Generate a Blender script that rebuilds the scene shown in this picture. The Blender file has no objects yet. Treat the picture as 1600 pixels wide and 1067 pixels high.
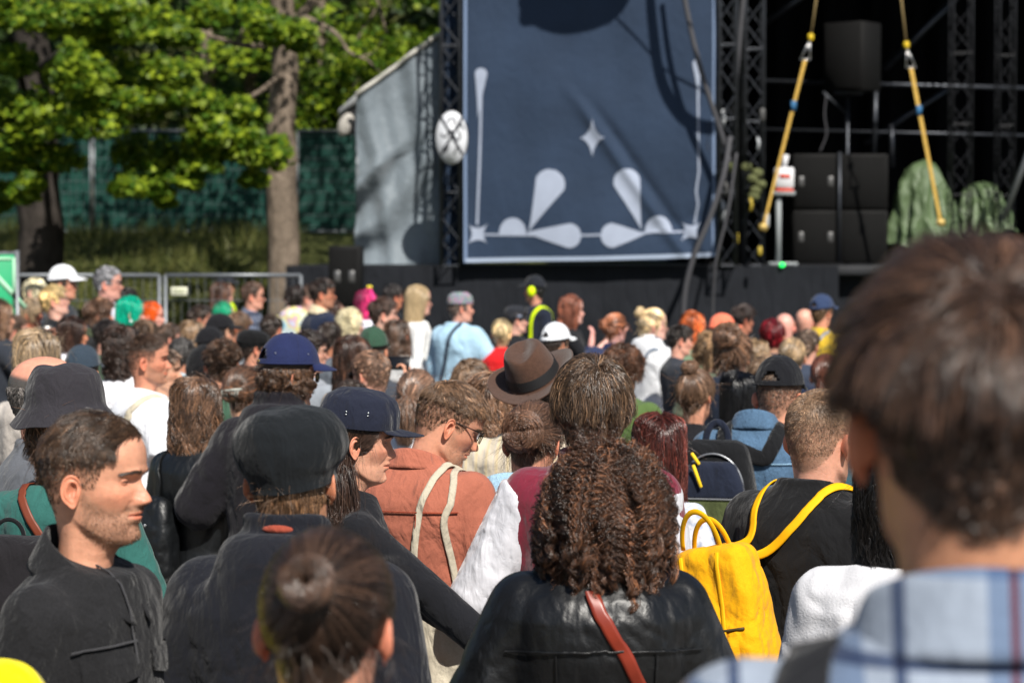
import bpy, math, random
import numpy as np
from mathutils import Vector, Matrix, Euler

# ------------------------------------------------------------------ scene, camera, light
S = bpy.context.scene
C = bpy.data.collections.new("scene"); S.collection.children.link(C)
H, YH, FPX = 2.0, 395.0, 3778.0            # camera height (m), horizon row and focal length of the 1600 px photograph
cam_d = bpy.data.cameras.new("camera"); cam = bpy.data.objects.new("camera", cam_d); C.objects.link(cam)
cam.location = (0, 0, H)
cam.rotation_euler = (math.radians(90 - 2.10), 0, 0)
cam_d.sensor_width = 36; cam_d.lens = 85
cam_d.clip_start = 0.1; cam_d.clip_end = 2000
cam_d.dof.use_dof = True; cam_d.dof.focus_distance = 5.9; cam_d.dof.aperture_fstop = 5.2
cam_d.dof.aperture_blades = 9
S.camera = cam
SUN_EL, SUN_AZ = 46.0, 21.0                # degrees: height, and how far to the right of straight behind the camera
W = bpy.data.worlds.new("World"); S.world = W; W.use_nodes = True
nt = W.node_tree; bg = nt.nodes['Background']
sky = nt.nodes.new('ShaderNodeTexSky'); sky.sky_type = 'NISHITA'; sky.sun_disc = False
sky.sun_elevation = math.radians(SUN_EL); sky.sun_rotation = math.radians(180 - SUN_AZ)
nt.links.new(sky.outputs[0], bg.inputs[0]); bg.inputs[1].default_value = 0.062
sl = bpy.data.lights.new("sun", 'SUN'); sl.energy = 5.0; sl.angle = math.radians(0.5); sl.color = (1.0, 0.95, 0.87)
so = bpy.data.objects.new("sun", sl); C.objects.link(so)
_e, _a = math.radians(SUN_EL), math.radians(SUN_AZ)
SUNV = Vector((math.sin(_a)*math.cos(_e), -math.cos(_a)*math.cos(_e), math.sin(_e)))   # towards the sun
so.rotation_euler = SUNV.to_track_quat('Z', 'Y').to_euler()
so.location = (6, -10, 12)
S.view_settings.view_transform = 'Standard'; S.view_settings.look = 'None'
S.view_settings.exposure = 0.44; S.view_settings.gamma = 1.0

def at(px, py, d):
    """point at depth d (m along the view) that the photograph shows at pixel (px, py) of 1600x1067"""
    return np.array([(px - 800) * d / FPX, d, H - (py - YH) * d / FPX])

rng = np.random.default_rng(7)

# ------------------------------------------------------------------ mesh helpers
def link(o, parent=None):
    C.objects.link(o)
    if parent is not None: o.parent = parent
    return o

def tag(o, label, cat, group=None, kind=None):
    if label: o['label'] = label
    if cat: o['category'] = cat
    if group: o['group'] = group
    if kind: o['kind'] = kind
    return o

def empty(name, loc=(0, 0, 0), rz=0, sc=1, parent=None):
    o = bpy.data.objects.new(name, None); o.location = loc; o.rotation_euler = (0, 0, rz); o.scale = (sc, sc, sc)
    o.empty_display_size = .2
    return link(o, parent)

def mesh(name, V, F, mat, parent=None, col=None, smooth=True, loc=None, midx=None):
    """V (n,3); F = list of index arrays (each (m,k)) or one array; col (n,3) colour attribute"""
    me = bpy.data.meshes.new(name)
    V = np.asarray(V, np.float32)
    if not isinstance(F, list): F = [F]
    F = [np.asarray(f, np.int32) for f in F if len(f)]
    tot = sum(len(f) for f in F); lt = sum(f.size for f in F)
    me.vertices.add(len(V)); me.vertices.foreach_set('co', V.ravel())
    me.loops.add(lt); me.loops.foreach_set('vertex_index', np.concatenate([f.ravel() for f in F]))
    me.polygons.add(tot)
    sizes = np.concatenate([np.full(len(f), f.shape[1], np.int32) for f in F])
    me.polygons.foreach_set('loop_start', np.concatenate([[0], np.cumsum(sizes)[:-1]]).astype(np.int32))
    if smooth: me.polygons.foreach_set('use_smooth', np.ones(tot, bool))
    if midx is not None: me.polygons.foreach_set('material_index', np.asarray(midx, np.int32))
    me.update(calc_edges=True)
    if col is not None:
        ca = me.color_attributes.new('col', 'FLOAT_COLOR', 'POINT')
        c4 = np.ones((len(V), 4), np.float32); c4[:, :3] = col; ca.data.foreach_set('color', c4.ravel())
    for m in (mat if isinstance(mat, (list, tuple)) else [mat]): me.materials.append(m)
    o = bpy.data.objects.new(name, me)
    if loc is not None: o.location = loc
    return link(o, parent)

def grid_faces(nr, nc, wrap=True, off=0, flip=False):
    i = np.arange(nr - 1)[:, None]; j = np.arange(nc if wrap else nc - 1)[None, :]
    j2 = (j + 1) % nc
    q = np.stack([i*nc + j + 0*i, i*nc + j2 + 0*i, (i+1)*nc + j2, (i+1)*nc + j + 0*i], -1).reshape(-1, 4) + off
    return q[:, ::-1] if flip else q

class MB:
    """collects pieces into one mesh"""
    def __init__(s): s.V = []; s.F = {3: [], 4: []}; s.c = []; s.n = 0
    def add(s, V, F, col=None):
        V = np.asarray(V, float); V = V.reshape(-1, 3)
        if not isinstance(F, list): F = [F]
        for f in F:
            f = np.asarray(f)
            if len(f): s.F[f.shape[1]].append(f + s.n)
        s.V.append(V); s.c.append(np.broadcast_to(np.ones(3) if col is None else np.asarray(col, float), V.shape)); s.n += len(V)
        return s
    def box(s, c, size, rot=None, bev=0.0, col=None):
        x, y, z = np.array(size) / 2
        b = min(bev, x*.9, y*.9, z*.9)
        if b <= 0:
            V = np.array([[sx*x, sy*y, sz*z] for sz in (-1, 1) for sy in (-1, 1) for sx in (-1, 1)])
            F = np.array([[0,2,3,1],[4,5,7,6],[0,1,5,4],[2,6,7,3],[0,4,6,2],[1,3,7,5]])
        else:
            bm_V = []; 
            for sz in (-1, 1):
                for zz, k in ((z, b), (z - b, 0)):
                    for sx, sy in ((-1,-1),(1,-1),(1,1),(-1,1)):
                        for q in ((0, 1), (1, 0)) if sx*sy > 0 else ((1, 0), (0, 1)):
                            bm_V.append([sx*(x - k - b*q[0]*(k == 0)), sy*(y - k - b*q[1]*(k == 0)), sz*zz])
            V = np.array(bm_V)           # rings: top outer.. order: -z face, -z side, +z face, +z side, 8 verts each
            r0, r1, r2, r3 = 0, 8, 16, 24
            F4 = []
            for a_, b_ in ((r1, r0), (r3, r1), (r2, r3)):
                for k in range(8):
                    k2 = (k + 1) % 8
                    F4.append([a_ + k, a_ + k2, b_ + k2, b_ + k])
            F4 = np.array(F4)
            # caps as quads
            caps = []
            for r, fl in ((r0, True), (r2, False)):
                for (p, q_, u, v) in ((0, 1, 2, 7), (2, 3, 6, 7), (3, 4, 5, 6)):
                    f = [r + p, r + q_, r + u, r + v]
                    caps.append(f[::-1] if fl else f)
            F = np.concatenate([F4[:, ::-1], np.array(caps)])
        if rot is not None: V = V @ np.array(rot).T
        return s.add(V + np.array(c), F, col)
    def tube(s, pts, r, n=8, cap=True, col=None, flat=1.0, up=None):
        """sweep; r scalar or per point; flat = thickness ratio of the second axis"""
        P = np.asarray(pts, float); m = len(P); r = np.broadcast_to(np.asarray(r, float), (m,))
        T = np.gradient(P, axis=0); T /= np.linalg.norm(T, axis=1)[:, None] + 1e-9
        if up is None:
            up = np.array([0, 0, 1.]) if abs(T[0, 2]) < .9 else np.array([1., 0, 0])
            U = np.zeros_like(P); u = up
            for i in range(m):
                u = u - T[i] * (u @ T[i]); u = u / (np.linalg.norm(u) + 1e-9); U[i] = u
        else:
            up = np.broadcast_to(np.asarray(up, float), P.shape)
            U = up - T * np.sum(up*T, 1)[:, None]; U /= np.linalg.norm(U, axis=1)[:, None] + 1e-9
        B = np.cross(T, U)
        a = np.linspace(0, 2*np.pi, n, endpoint=False)
        V = P[:, None] + r[:, None, None]*(np.cos(a)[None, :, None]*B[:, None] + flat*np.sin(a)[None, :, None]*U[:, None])
        F = [grid_faces(m, n, flip=True)]
        V = V.reshape(-1, 3)
        if cap:
            k = len(V); V = np.concatenate([V, P[:1], P[-1:]])
            j = np.arange(n); j2 = (j + 1) % n
            F.append(np.stack([j, j2, np.full(n, k)], 1)); F.append(np.stack([(m-1)*n + j2, (m-1)*n + j, np.full(n, k+1)], 1))
        return s.add(V, F, col)
    def ell(s, c, r, rot=None, nu=16, nv=10, col=None):
        u = np.linspace(0, 2*np.pi, nu, endpoint=False); v = np.linspace(0, np.pi, nv)
        V = np.stack([np.sin(v)[:, None]*np.cos(u), np.sin(v)[:, None]*np.sin(u), np.cos(v)[:, None]+0*u], -1).reshape(-1, 3) * np.array(r)
        if rot is not None: V = V @ np.array(rot).T
        return s.add(V + np.array(c), grid_faces(nv, nu, flip=True), col)
    def get(s):
        V = np.concatenate(s.V); F = [np.concatenate(f) for f in s.F.values() if f]; c = np.concatenate(s.c)
        return V, F, c
    def build(s, name, mat, parent=None, col=False, smooth=True, xf=None):
        V, F, c = s.get()
        if xf is not None: V = xf(V)
        return mesh(name, V, F, mat, parent, c if col else None, smooth)

def rotm(ax, ang):
    return np.array(Matrix.Rotation(ang, 3, ax))

def vnoise(P, f, seed=0):
    """cheap smooth noise, about -1..1"""
    P = np.asarray(P) * f
    r = np.random.default_rng(seed); out = 0
    for k in range(5):
        w = r.normal(size=3) * (1 + .5*k) ; ph = r.uniform(0, 6.28); w2 = r.normal(size=3)
        out = out + np.sin(P @ w + ph + 1.3*np.sin(P @ w2 + ph*2)) / (1 + .4*k)
    return out / 2.6

# ------------------------------------------------------------------ surface nets
def surfnet(f, lo, hi, h):
    lo = np.array(lo, float); hi = np.array(hi, float)
    n = np.ceil((hi - lo) / h).astype(int) + 1
    ax = [lo[i] + h*np.arange(n[i]) for i in range(3)]
    P = np.stack(np.meshgrid(*ax, indexing='ij'), -1).astype(np.float32)
    D = f(P.reshape(-1, 3)).reshape(n)
    Sg = D < 0
    c = [D[i:n[0]-1+i, j:n[1]-1+j, k:n[2]-1+k] for i in (0, 1) for j in (0, 1) for k in (0, 1)]
    cnt = sum((x < 0).astype(np.int8) for x in c)
    act = (cnt > 0) & (cnt < 8)
    idx = np.argwhere(act)
    if len(idx) == 0: return np.zeros((0, 3)), np.zeros((0, 4), int)
    vals = np.stack([x[act] for x in c], 1)
    offs = np.array([[i, j, k] for i in (0, 1) for j in (0, 1) for k in (0, 1)], float)
    acc = np.zeros((len(idx), 3)); w = np.zeros(len(idx))
    for a in range(8):
        for b in range(a+1, 8):
            if np.abs(offs[a]-offs[b]).sum() != 1: continue
            va, vb = vals[:, a], vals[:, b]; m = (va < 0) != (vb < 0)
            t = np.where(m, va / np.where(m, va - vb, 1), 0)
            acc += m[:, None]*(offs[a] + t[:, None]*(offs[b]-offs[a])); w += m
    V = lo + h*(idx + acc / w[:, None])
    vid = -np.ones(act.shape, int); vid[act] = np.arange(len(idx))
    F = []
    for ax_ in range(3):
        sl0 = [slice(None)]*3; sl1 = [slice(None)]*3
        sl0[ax_] = slice(0, -1); sl1[ax_] = slice(1, None)
        s0, s1 = Sg[tuple(sl0)], Sg[tuple(sl1)]
        e = np.argwhere(s0 != s1)
        u, v = (ax_+1) % 3, (ax_+2) % 3
        ok = (e[:, u] > 0) & (e[:, v] > 0) & (e[:, u] < n[u]-1) & (e[:, v] < n[v]-1)
        e = e[ok]
        if not len(e): continue
        ins = s0[tuple(e.T)]
        def g(du, dv):
            q = e.copy(); q[:, u] += du; q[:, v] += dv; return vid[tuple(q.T)]
        q = np.stack([g(-1, -1), g(0, -1), g(0, 0), g(-1, 0)], 1)
        q[~ins] = q[~ins][:, ::-1]
        F.append(q)
    return V, np.concatenate(F)

def smin(a, b, k):
    h_ = np.clip(.5 + .5*(b-a)/k, 0, 1)
    return b + (a-b)*h_ - k*h_*(1-h_)
def smax(a, b, k): return -smin(-a, -b, k)
def cone(P, a, b, r1, r2):
    a = np.asarray(a, np.float32); b = np.asarray(b, np.float32)
    ab = b - a; t = np.clip(((P - a) @ ab) / (ab @ ab), 0, 1)
    return np.linalg.norm(P - a - t[:, None]*ab, axis=1) - (r1 + (r2-r1)*t)
def ellip(P, c, r):
    q = (P - np.array(c, np.float32)) / np.array(r, np.float32)
    l = np.linalg.norm(q, axis=1); return (l - 1) * min(r) 
def sstep(x, a, b):
    t = np.clip((x-a)/(b-a), 0, 1); return t*t*(3-2*t)
def gs(x, s): return np.exp(-.5*(x/s)**2)

# ------------------------------------------------------------------ materials
MATS = {}
def mat(name, base, rough=.8, spec=.3, metal=0., attr=False, noise=None, bump=None, sss=0., sheen=0., extra=None, trans=0., alpha=1.):
    if name in MATS: return MATS[name]
    m = bpy.data.materials.new(name); m.use_nodes = True; t = m.node_tree; b = t.nodes['Principled BSDF']
    b.inputs['Roughness'].default_value = rough; b.inputs['Specular IOR Level'].default_value = spec; b.inputs['Metallic'].default_value = metal
    if sss: b.inputs['Subsurface Weight'].default_value = sss; b.inputs['Subsurface Radius'].default_value = (.012, .004, .002); b.inputs['Subsurface Scale'].default_value = 1
    if sheen: b.inputs['Sheen Weight'].default_value = sheen; b.inputs['Sheen Roughness'].default_value = .5
    if trans: b.inputs['Transmission Weight'].default_value = trans
    b.inputs['Alpha'].default_value = alpha
    tc = t.nodes.new('ShaderNodeTexCoord').outputs['Object']
    colout = None
    rgb = t.nodes.new('ShaderNodeRGB'); rgb.outputs[0].default_value = (*base, 1); colout = rgb.outputs[0]
    if attr:
        at_ = t.nodes.new('ShaderNodeAttribute'); at_.attribute_name = 'col'
        mx = t.nodes.new('ShaderNodeMix'); mx.data_type = 'RGBA'; mx.blend_type = 'MULTIPLY'; mx.inputs[0].default_value = 1
        t.links.new(colout, mx.inputs[6]); t.links.new(at_.outputs['Color'], mx.inputs[7]); colout = mx.outputs[2]
    if noise:                                            # (scale, amount, detail)
        for sc, am, de in (noise if isinstance(noise[0], tuple) else [noise]):
            n = t.nodes.new('ShaderNodeTexNoise'); n.inputs['Scale'].default_value = sc; n.inputs['Detail'].default_value = de
            t.links.new(tc, n.inputs['Vector'])
            mr = t.nodes.new('ShaderNodeMapRange'); mr.inputs[1].default_value = .3; mr.inputs[2].default_value = .7
            mr.inputs[3].default_value = 1 - am; mr.inputs[4].default_value = 1 + am; t.links.new(n.outputs[0], mr.inputs[0])
            mx = t.nodes.new('ShaderNodeVectorMath'); mx.operation = 'SCALE'
            t.links.new(colout, mx.inputs[0]); t.links.new(mr.outputs[0], mx.inputs['Scale']); colout = mx.outputs[0]
    t.links.new(colout, b.inputs['Base Color'])
    if bump:                                             # list of (scale, height m, detail, stretch)
        prev = None
        for sc, hgt, de, st in bump:
            mp = t.nodes.new('ShaderNodeMapping'); mp.inputs['Scale'].default_value = st; t.links.new(tc, mp.inputs[0])
            n = t.nodes.new('ShaderNodeTexNoise'); n.inputs['Scale'].default_value = sc; n.inputs['Detail'].default_value = de
            n.inputs['Distortion'].default_value = .6
            t.links.new(mp.outputs[0], n.inputs['Vector'])
            bp = t.nodes.new('ShaderNodeBump'); bp.inputs['Strength'].default_value = 1; bp.inputs['Distance'].default_value = hgt
            t.links.new(n.outputs[0], bp.inputs['Height'])
            if prev: t.links.new(prev, bp.inputs['Normal'])
            prev = bp.outputs[0]
        t.links.new(prev, b.inputs['Normal'])
    if extra: extra(t, b, tc, colout)
    MATS[name] = m; return m

def hexc(h, k=1.0):
    """sRGB hex to linear"""
    c = [int(h[i:i+2], 16)/255 for i in (0, 2, 4)]
    return tuple(k*(x/12.92 if x <= .04045 else ((x+.055)/1.055)**2.4) for x in c)

def skin_mat(tone='c99a80'):
    return mat('skin_'+tone, hexc(tone), rough=.44, spec=.4, attr=True, noise=[(70, .09, 4), (16, .10, 3)],
               bump=[(420, .0006, 2, (1, 1, 1)), (110, .0008, 3, (1, 1, 1))], sss=.12)
def hairc(c):
    """natural hair colours are greyer than their hex; dyed ones stay"""
    b = np.array(hexc(c)); q = [int(c[i:i+2], 16) for i in (0, 2, 4)]; sat = (max(q)-min(q))/max(max(q), 1); k = .20 if sat < .72 else 0; l = b @ [.3, .6, .1]
    return tuple(b*(1-k)+l*k)
def hair_mat(c):
    return mat('hair_'+c, hairc(c), rough=.30, spec=.7, attr=True)
def cloth(c, kind='cotton', k=1.0):
    n = f'{kind}_{c}_{k}'
    base = hexc(c, k)
    if kind == 'leather':
        return mat(n, base, rough=.40, spec=.5, noise=(20, .2, 3), bump=[(7, .022, 3, (1, 1, .4)), (38, .0022, 3, (1, 1, .7)), (300, .0004, 2, (1, 1, 1))])
    if kind == 'satin':
        return mat(n, base, rough=.34, spec=.5, sheen=.3, noise=(8, .08, 2), bump=[(10, .02, 3, (1, 1, .35)), (40, .004, 3, (1, 1, .5))])
    if kind == 'denim':
        return mat(n, base, rough=.85, spec=.15, sheen=.1, noise=[(9, .16, 4), (260, .22, 2)], bump=[(10, .026, 4, (1, 1, .5)), (50, .005, 3, (1, 1, .8)), (500, .0006, 1, (1, 1, .3))])
    if kind == 'knit':
        return mat(n, base, rough=.95, spec=.1, sheen=.25, noise=(10, .08, 3), bump=[(6, .03, 2, (1, 1, .7)), (200, .0015, 2, (1, 1, 1))])
    return mat(n, base, rough=.88, spec=.18, sheen=.12, noise=[(12, .07, 3), (300, .06, 1)], bump=[(8, .034, 4, (1, 1, .5)), (38, .005, 3, (1, 1, .6)), (500, .0005, 1, (1, 1, 1))])
# ------------------------------------------------------------------ head
def _curve(tab, sm=.0016):
    z = np.array([q[0] for q in tab]); v = np.array([q[1] for q in tab]); o = np.argsort(z); z, v = z[o], v[o]
    zz = np.arange(z[0]-.02, z[-1]+.02, .0005); vv = np.interp(zz, z, v)
    k = np.arange(-12, 13)*.0005; g = np.exp(-.5*(k/sm)**2); g /= g.sum()
    vv = np.convolve(np.pad(vv, 12, 'edge'), g, 'valid')
    return lambda x: np.interp(x, zz, vv)
YF = _curve([(.15,.0955),(.138,.0965),(.128,.092),(.118,.0865),(.105,.087),(.09,.088),(.078,.089),(.070,.0895),(.0635,.093),(.058,.0935),(.0535,.0905),(.0495,.0925),(.045,.0915),
             (.037,.0850),(.028,.0865),(.017,.0905),(.008,.087),(.001,.077),(-.006,.058),(-.012,.045),(-.025,.036),(-.05,.033),(-.065,.035),(-.08,.033),(-.10,.027),(-.16,.02)])
YFS = _curve([(.15,.0955),(.138,.0955),(.12,.091),(.10,.089),(.08,.0885),(.06,.088),(.04,.086),(.02,.083),(.008,.078),(.0,.068),(-.008,.054),(-.016,.044),(-.03,.036),(-.05,.033),(-.065,.035),(-.08,.033),(-.10,.027),(-.16,.02)], .004)
WH = _curve([(.15,.078),(.13,.0770),(.11,.0750),(.09,.0715),(.07,.0685),(.05,.0655),(.03,.0625),(.01,.059),(-.01,.0575),(-.04,.056),(-.08,.059),(-.11,.066),(-.16,.09)], .006)
YB = _curve([(.15,.104),(.12,.1025),(.09,.094),(.06,.081),(.03,.0705),(0,.0665),(-.03,.068),(-.07,.076),(-.11,.087),(-.16,.10)], .008)
NZ = _curve([(.132,0),(.122,.0025),(.110,.009),(.10,.0155),(.091,.0225),(.085,.0255),(.080,.0255),(.0755,.020),(.0715,.009),(.068,.001),(.064,0)], .0010)
NS = _curve([(.132,.008),(.11,.0068),(.096,.0078),(.084,.0112),(.074,.0115),(.064,.012)], .002)
SKC, SKR = np.array([0, -.006, .142]), np.array([.0785, .1010, .0935])     # skull ellipsoid

def head_pts(a, z, fem=0.0, beard=0.0):
    """surface of the head: a = angle from the front (+ towards +X), z above the chin; a, z arrays of one shape"""
    u = np.clip((z-.15)/.085, 0, .99999)
    w = WH(np.minimum(z, .15)) * np.sqrt(1-u**2.1)
    xe = np.abs(np.sin(a))*.074; kd = 1-sstep(xe, .016, .040); kd = np.maximum(kd, sstep(z, .095, .11)*(1-sstep(xe, .04, .06)))
    yf = (YFS(np.minimum(z, .15))*(1-kd) + YF(np.minimum(z, .15))*kd) * (1-u**2.5)**.52
    yb = YB(np.minimum(z, .15)) * np.sqrt(1-u**2.2)
    neck = sstep(.02-z, 0, .05)
    w = w*(1 - fem*.04 - fem*.12*neck); yb = yb*(1-fem*.1*neck); yf = yf*(1 - fem*.12*neck)
    ca, sa = np.cos(a), np.sin(a)
    face = sstep(z, -.01, .01)*(1-sstep(z, .15, .21))
    kf = np.interp(z, [-.02, .0, .02, .05, .09, .12, .15, .2], [0, .20, .30, .22, .12, .08, .04, 0])
    p = 1 - .16*face
    x = w*sa*(1 - kf*np.clip(ca, 0, 1)**1.4)
    y = np.where(ca > 0, yf*np.abs(ca)**p, -yb*np.abs(ca))
    # jaw line: the skin tucks in under it
    zj = np.interp(y, [-.03, .0, .03, .088], [.062, .040, .022, .000])
    below = sstep(zj - z, 0, .022)*sstep(y, -.03, .01)*(1-sstep(-z, .03, .08))
    x = x*(1 - (.16+.05*fem)*below)
    x = x*(1 + .035*gs(z-zj-.008, .012)*sstep(y, -.02, .02)*(1-sstep(y, .06, .08))*(1-fem*.8))
    ax = np.abs(x); fr = sstep(ca, .1, .45)
    dy = NZ(z)*(.92-.10*fem)*np.exp(-(ax/(NS(z)*1.25))**2.2)*fr
    dy += .0085*gs(ax-.0128, .0042)*gs(z-.0795, .0058)*fr
    dy += -.0030*gs(ax-.018, .006)*gs(z-.118, .008)*fr - .0068*gs(ax-.032, .012)*gs(z-.1185, .0085)*fr
    dy += (.0040-.0025*fem)*gs(ax-.027, .015)*gs(z-.1345, .0048)*fr
    dy += .0030*gs(ax-.044, .013)*gs(z-.094, .011)*fr
    dy += -.0022*gs(ax-.024-(.08-z)*.35, .0035)*sstep(z, .05, .06)*(1-sstep(z, .078, .086))*fr
    dy += -.0045*sstep(ax, .014, .032)*gs(z-.056, .009)*fr
    lip = 1-sstep(ax, .021, .027)
    dy += -.0040*gs(z-(.0535-.06*np.clip(ax-.012, 0, 1)), .0011)*lip*fr
    dy += .0012*gs(ax-.006, .004)*gs(z-.0605, .003)*fr + .0012*fem*(gs(z-.0595, .003)+gs(z-.048, .0035))*lip*fr
    dy += -.0016*gs(z-.037, .004)*(1-sstep(ax, .012, .03))*fr
    dy += beard*.006*sstep(.075-z, 0, .02)*sstep(z, -.02, 0)*fr
    y = y + dy
    x = x + np.sign(x)*(.0028*gs(z-.092, .012)*gs(y-.055, .022) - .0025*gs(z-.135, .016)*gs(y-.062, .016) - (.0025-.001*fem)*gs(z-.062, .014)*gs(y-.045, .02))
    return np.stack([x, y, z + 0*x], -1)

def head_color(a, z, P, hm, hairc, skin, stubble=0, stubc=(.20, .13, .085), fem=0., blush=1., lipc=(1.0, .62, .58)):
    """multiplier of the skin base colour at each vertex; the scalp under hair takes the hair's own colour"""
    skin = np.array(skin); c = np.ones(P.shape)
    ax = np.abs(P[..., 0]); y = P[..., 1]; fr = (np.cos(a) > .2)*1.
    def mixc(c, m, k): return c*(1-k[..., None]) + np.array(m)*k[..., None]
    c = mixc(c, (1.08, .80, .74), .6*blush*gs(ax-.042, .017)*gs(z-.09, .016)*(y > .02))
    c = mixc(c, (1.05, .76, .70), .6*blush*gs(ax, .013)*gs(z-.083, .012)*(y > .08))
    c = mixc(c, (.86, .74, .72), .6*gs(ax-.031, .013)*gs(z-.115, .007)*fr*(y > .03))
    lz = .0525 + .5*((.0535-.06*np.clip(ax-.012, 0, 1)) - .0535)
    kl = (1-sstep(ax, .020, .0265))*(1-sstep(np.abs(z-lz-.001), .0065*(1-.5*sstep(ax, .008, .024)), .0095*(1-.4*sstep(ax, .008, .024))))*(y > .06)
    c = mixc(c, lipc, kl*.85)
    c = mixc(c, (.45, .28, .25), gs(z-(.0535-.06*np.clip(ax-.012, 0, 1)), .0012)*(1-sstep(ax, .021, .027))*(y > .07)*.9)
    c = mixc(c, (.35, .2, .17), gs(ax-.0065, .0028)*gs(z-.0712, .0016)*(y > .09)*.9)
    if stubble:
        zj = np.interp(y, [-.03, .0, .03, .088], [.062, .034, .012, -.012])
        top = np.interp(y, [.0, .02, .045, .07, .09], [.10, .082, .064, .058, .050])
        k = sstep(z, zj-.03, zj)*(1-sstep(z, top-.006, top+.012))*sstep(y, -.005, .012)
        k = np.maximum(k, sstep(z, .060, .064)*(1-sstep(z, .071, .077))*(1-sstep(ax, .026, .034))*(y > .06)*1.1)
        k = np.clip(k, 0, 1)*(1-kl)*stubble
        n = .85 + .12*vnoise(P.reshape(-1, 3), 900, 3).reshape(z.shape)
        c = mixc(c, np.array(stubc)/skin*.9, np.clip(k*n, 0, 1))
    if hm is not None:
        c = mixc(c, np.array(hairc)/skin*.8, hm)
    return c

def ear_mesh(sgn, n=26):
    r = np.array([0, .18, .36, .48, .58, .68, .78, .88, .96, 1.0, .97, .80, .6])
    hb = np.array([-.006, -.005, -.003, .002, .0065, .0060, .0030, .0075, .0085, .006, .001, -.004, -.012])
    th = np.linspace(0, 2*np.pi, n, endpoint=False)
    q = np.sin(th); p = np.cos(th)                       # p>0 back, q>0 up
    ro_p = .0185*(1+.12*q-.25*(q < 0)*q*q)*(1-.25*(p < 0)); ro_q = .0325*(1-.04*(q > 0))
    R_ = r[:, None]
    pp = R_*p*ro_p - .002*np.sin(q*2); qq = R_*q*ro_q
    back = sstep(p + .5*(q > .3)*q, -.6, .1)
    lobe = sstep(-q, .55, .85)
    hh = hb[:, None]*np.where(hb[:, None] > .002, (.35+.65*back)*(1-.7*lobe), 1-lobe*.9)
    hh = hh + (.016*(.35 + .5*pp/.0185))*(r[:, None] <= 1.01)
    hh = hh + .003*gs(p+.9, .25)*gs(q+.1, .25)*(R_ > .5)*(R_ < .9)    # tragus
    y = -.010 - pp - .12*qq; z = .099 + qq; x = .0735 + hh
    V = np.stack([sgn*x, y + 0*x, z + 0*x], -1)
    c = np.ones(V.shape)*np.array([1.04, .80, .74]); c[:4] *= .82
    F = grid_faces(len(r), n, flip=sgn < 0)
    return V.reshape(-1, 3), F, c.reshape(-1, 3)

def eye_parts(look=0., ap=.0034, iris=(.16, .24, .28), n=20):
    """eyeballs with lids: vertex-coloured patches"""
    out = []
    for s in (-1, 1):
        c0 = np.array([s*.0305, .0632, .1188]); R_ = .0128
        u = np.linspace(-1.25, 1.25, n*2); v = np.linspace(-1.1, 1.1, n*2+1)
        U, Vv = np.meshgrid(u, v)
        X = np.sin(U)*np.cos(Vv); Y = np.cos(U)*np.cos(Vv); Z = np.sin(Vv)
        lim = ap/R_*np.sqrt(np.clip(1-(U/.95)**2, 0, 1))
        zo = Z + .12
        op = (np.abs(zo) < lim)
        lim = lim*(np.abs(U) < .95); edge = (np.abs(np.abs(zo)-lim) < .07) & (np.abs(U) < 1.0)
        rr = np.where(op, R_, R_*1.09)
        P = np.stack([X*rr, Y*rr, Z*rr], -1) + c0
        col = np.ones(P.shape)*np.array([.93, .80, .76])
        col[edge & (zo > 0)] = (.16, .11, .10); col[edge & (zo <= 0)] = (.7, .5, .46)
        col[op] = (.95, 1.15, 1.3) if ap > .0025 else (.30, .30, .32)
        di = np.sqrt((U-look)**2 + (Vv+.1)**2)
        col[op & (di < .46)] = np.array(iris); col[op & (di < .20)] = (.03, .03, .03)
        out.append((P.reshape(-1, 3), grid_faces(2*n+1, 2*n, wrap=False, flip=True), col.reshape(-1, 3)))
    return out

# hairline: height above the chin where hair starts, by |angle| from the front (deg)
HL = {
 'short': ([0, 20, 38, 52, 66, 74, 84, 95, 108, 120, 150, 180], [.203, .200, .192, .170, .158, .105, .100, .118, .112, .075, .040, .028]),
 'full':  ([0, 20, 38, 52, 66, 74, 84, 95, 108, 120, 150, 180], [.203, .200, .190, .165, .140, .095, .085, .100, .095, .060, .030, .015]),
 'reced': ([0, 15, 28, 45, 66, 76, 84, 95, 108, 120, 150, 180], [.208, .212, .225, .205, .172, .120, .110, .118, .112, .080, .050, .038]),
 'bald':  ([0, 60, 72, 80, 95, 108, 120, 150, 180], [.24, .24, .20, .140, .150, .165, .150, .145, .140]),
}
def hairline(a, kind):
    d = np.degrees(np.abs((np.asarray(a)+np.pi) % (2*np.pi) - np.pi))
    return np.interp(d, *HL[kind])

class Pose:
    """head turn relative to the body; everything in body coordinates (feet at 0, 1.76 m tall, facing +Y)"""
    def __init__(s, yaw=0, pitch=0, roll=0, off=(0, 0, 0)):
        s.R = np.array((Matrix.Rotation(math.radians(-yaw), 3, 'Z') @ Matrix.Rotation(math.radians(pitch), 3, 'X') @ Matrix.Rotation(math.radians(roll), 3, 'Y')))
        s.off = np.array(off, float); s.base = np.array([0, .0, 1.525]); s.piv = np.array([0, -.028, -.012])
    def full(s, V): return (np.asarray(V)-s.piv) @ s.R.T + s.piv + s.off + s.base
    def inv(s, V): return (np.asarray(V)-s.base-s.off-s.piv) @ s.R + s.piv
    def skin(s, V):
        w = sstep(V[:, 2] + .25*(V[:, 1]+.03), -.105, -.015); w = np.maximum(w, sstep(V[:, 1], .036, .055))[:, None]
        rest = V + s.base
        A = (V-s.piv) @ s.R.T + s.piv + s.base
        return rest*(1-w) + A*w + s.off*w

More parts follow.
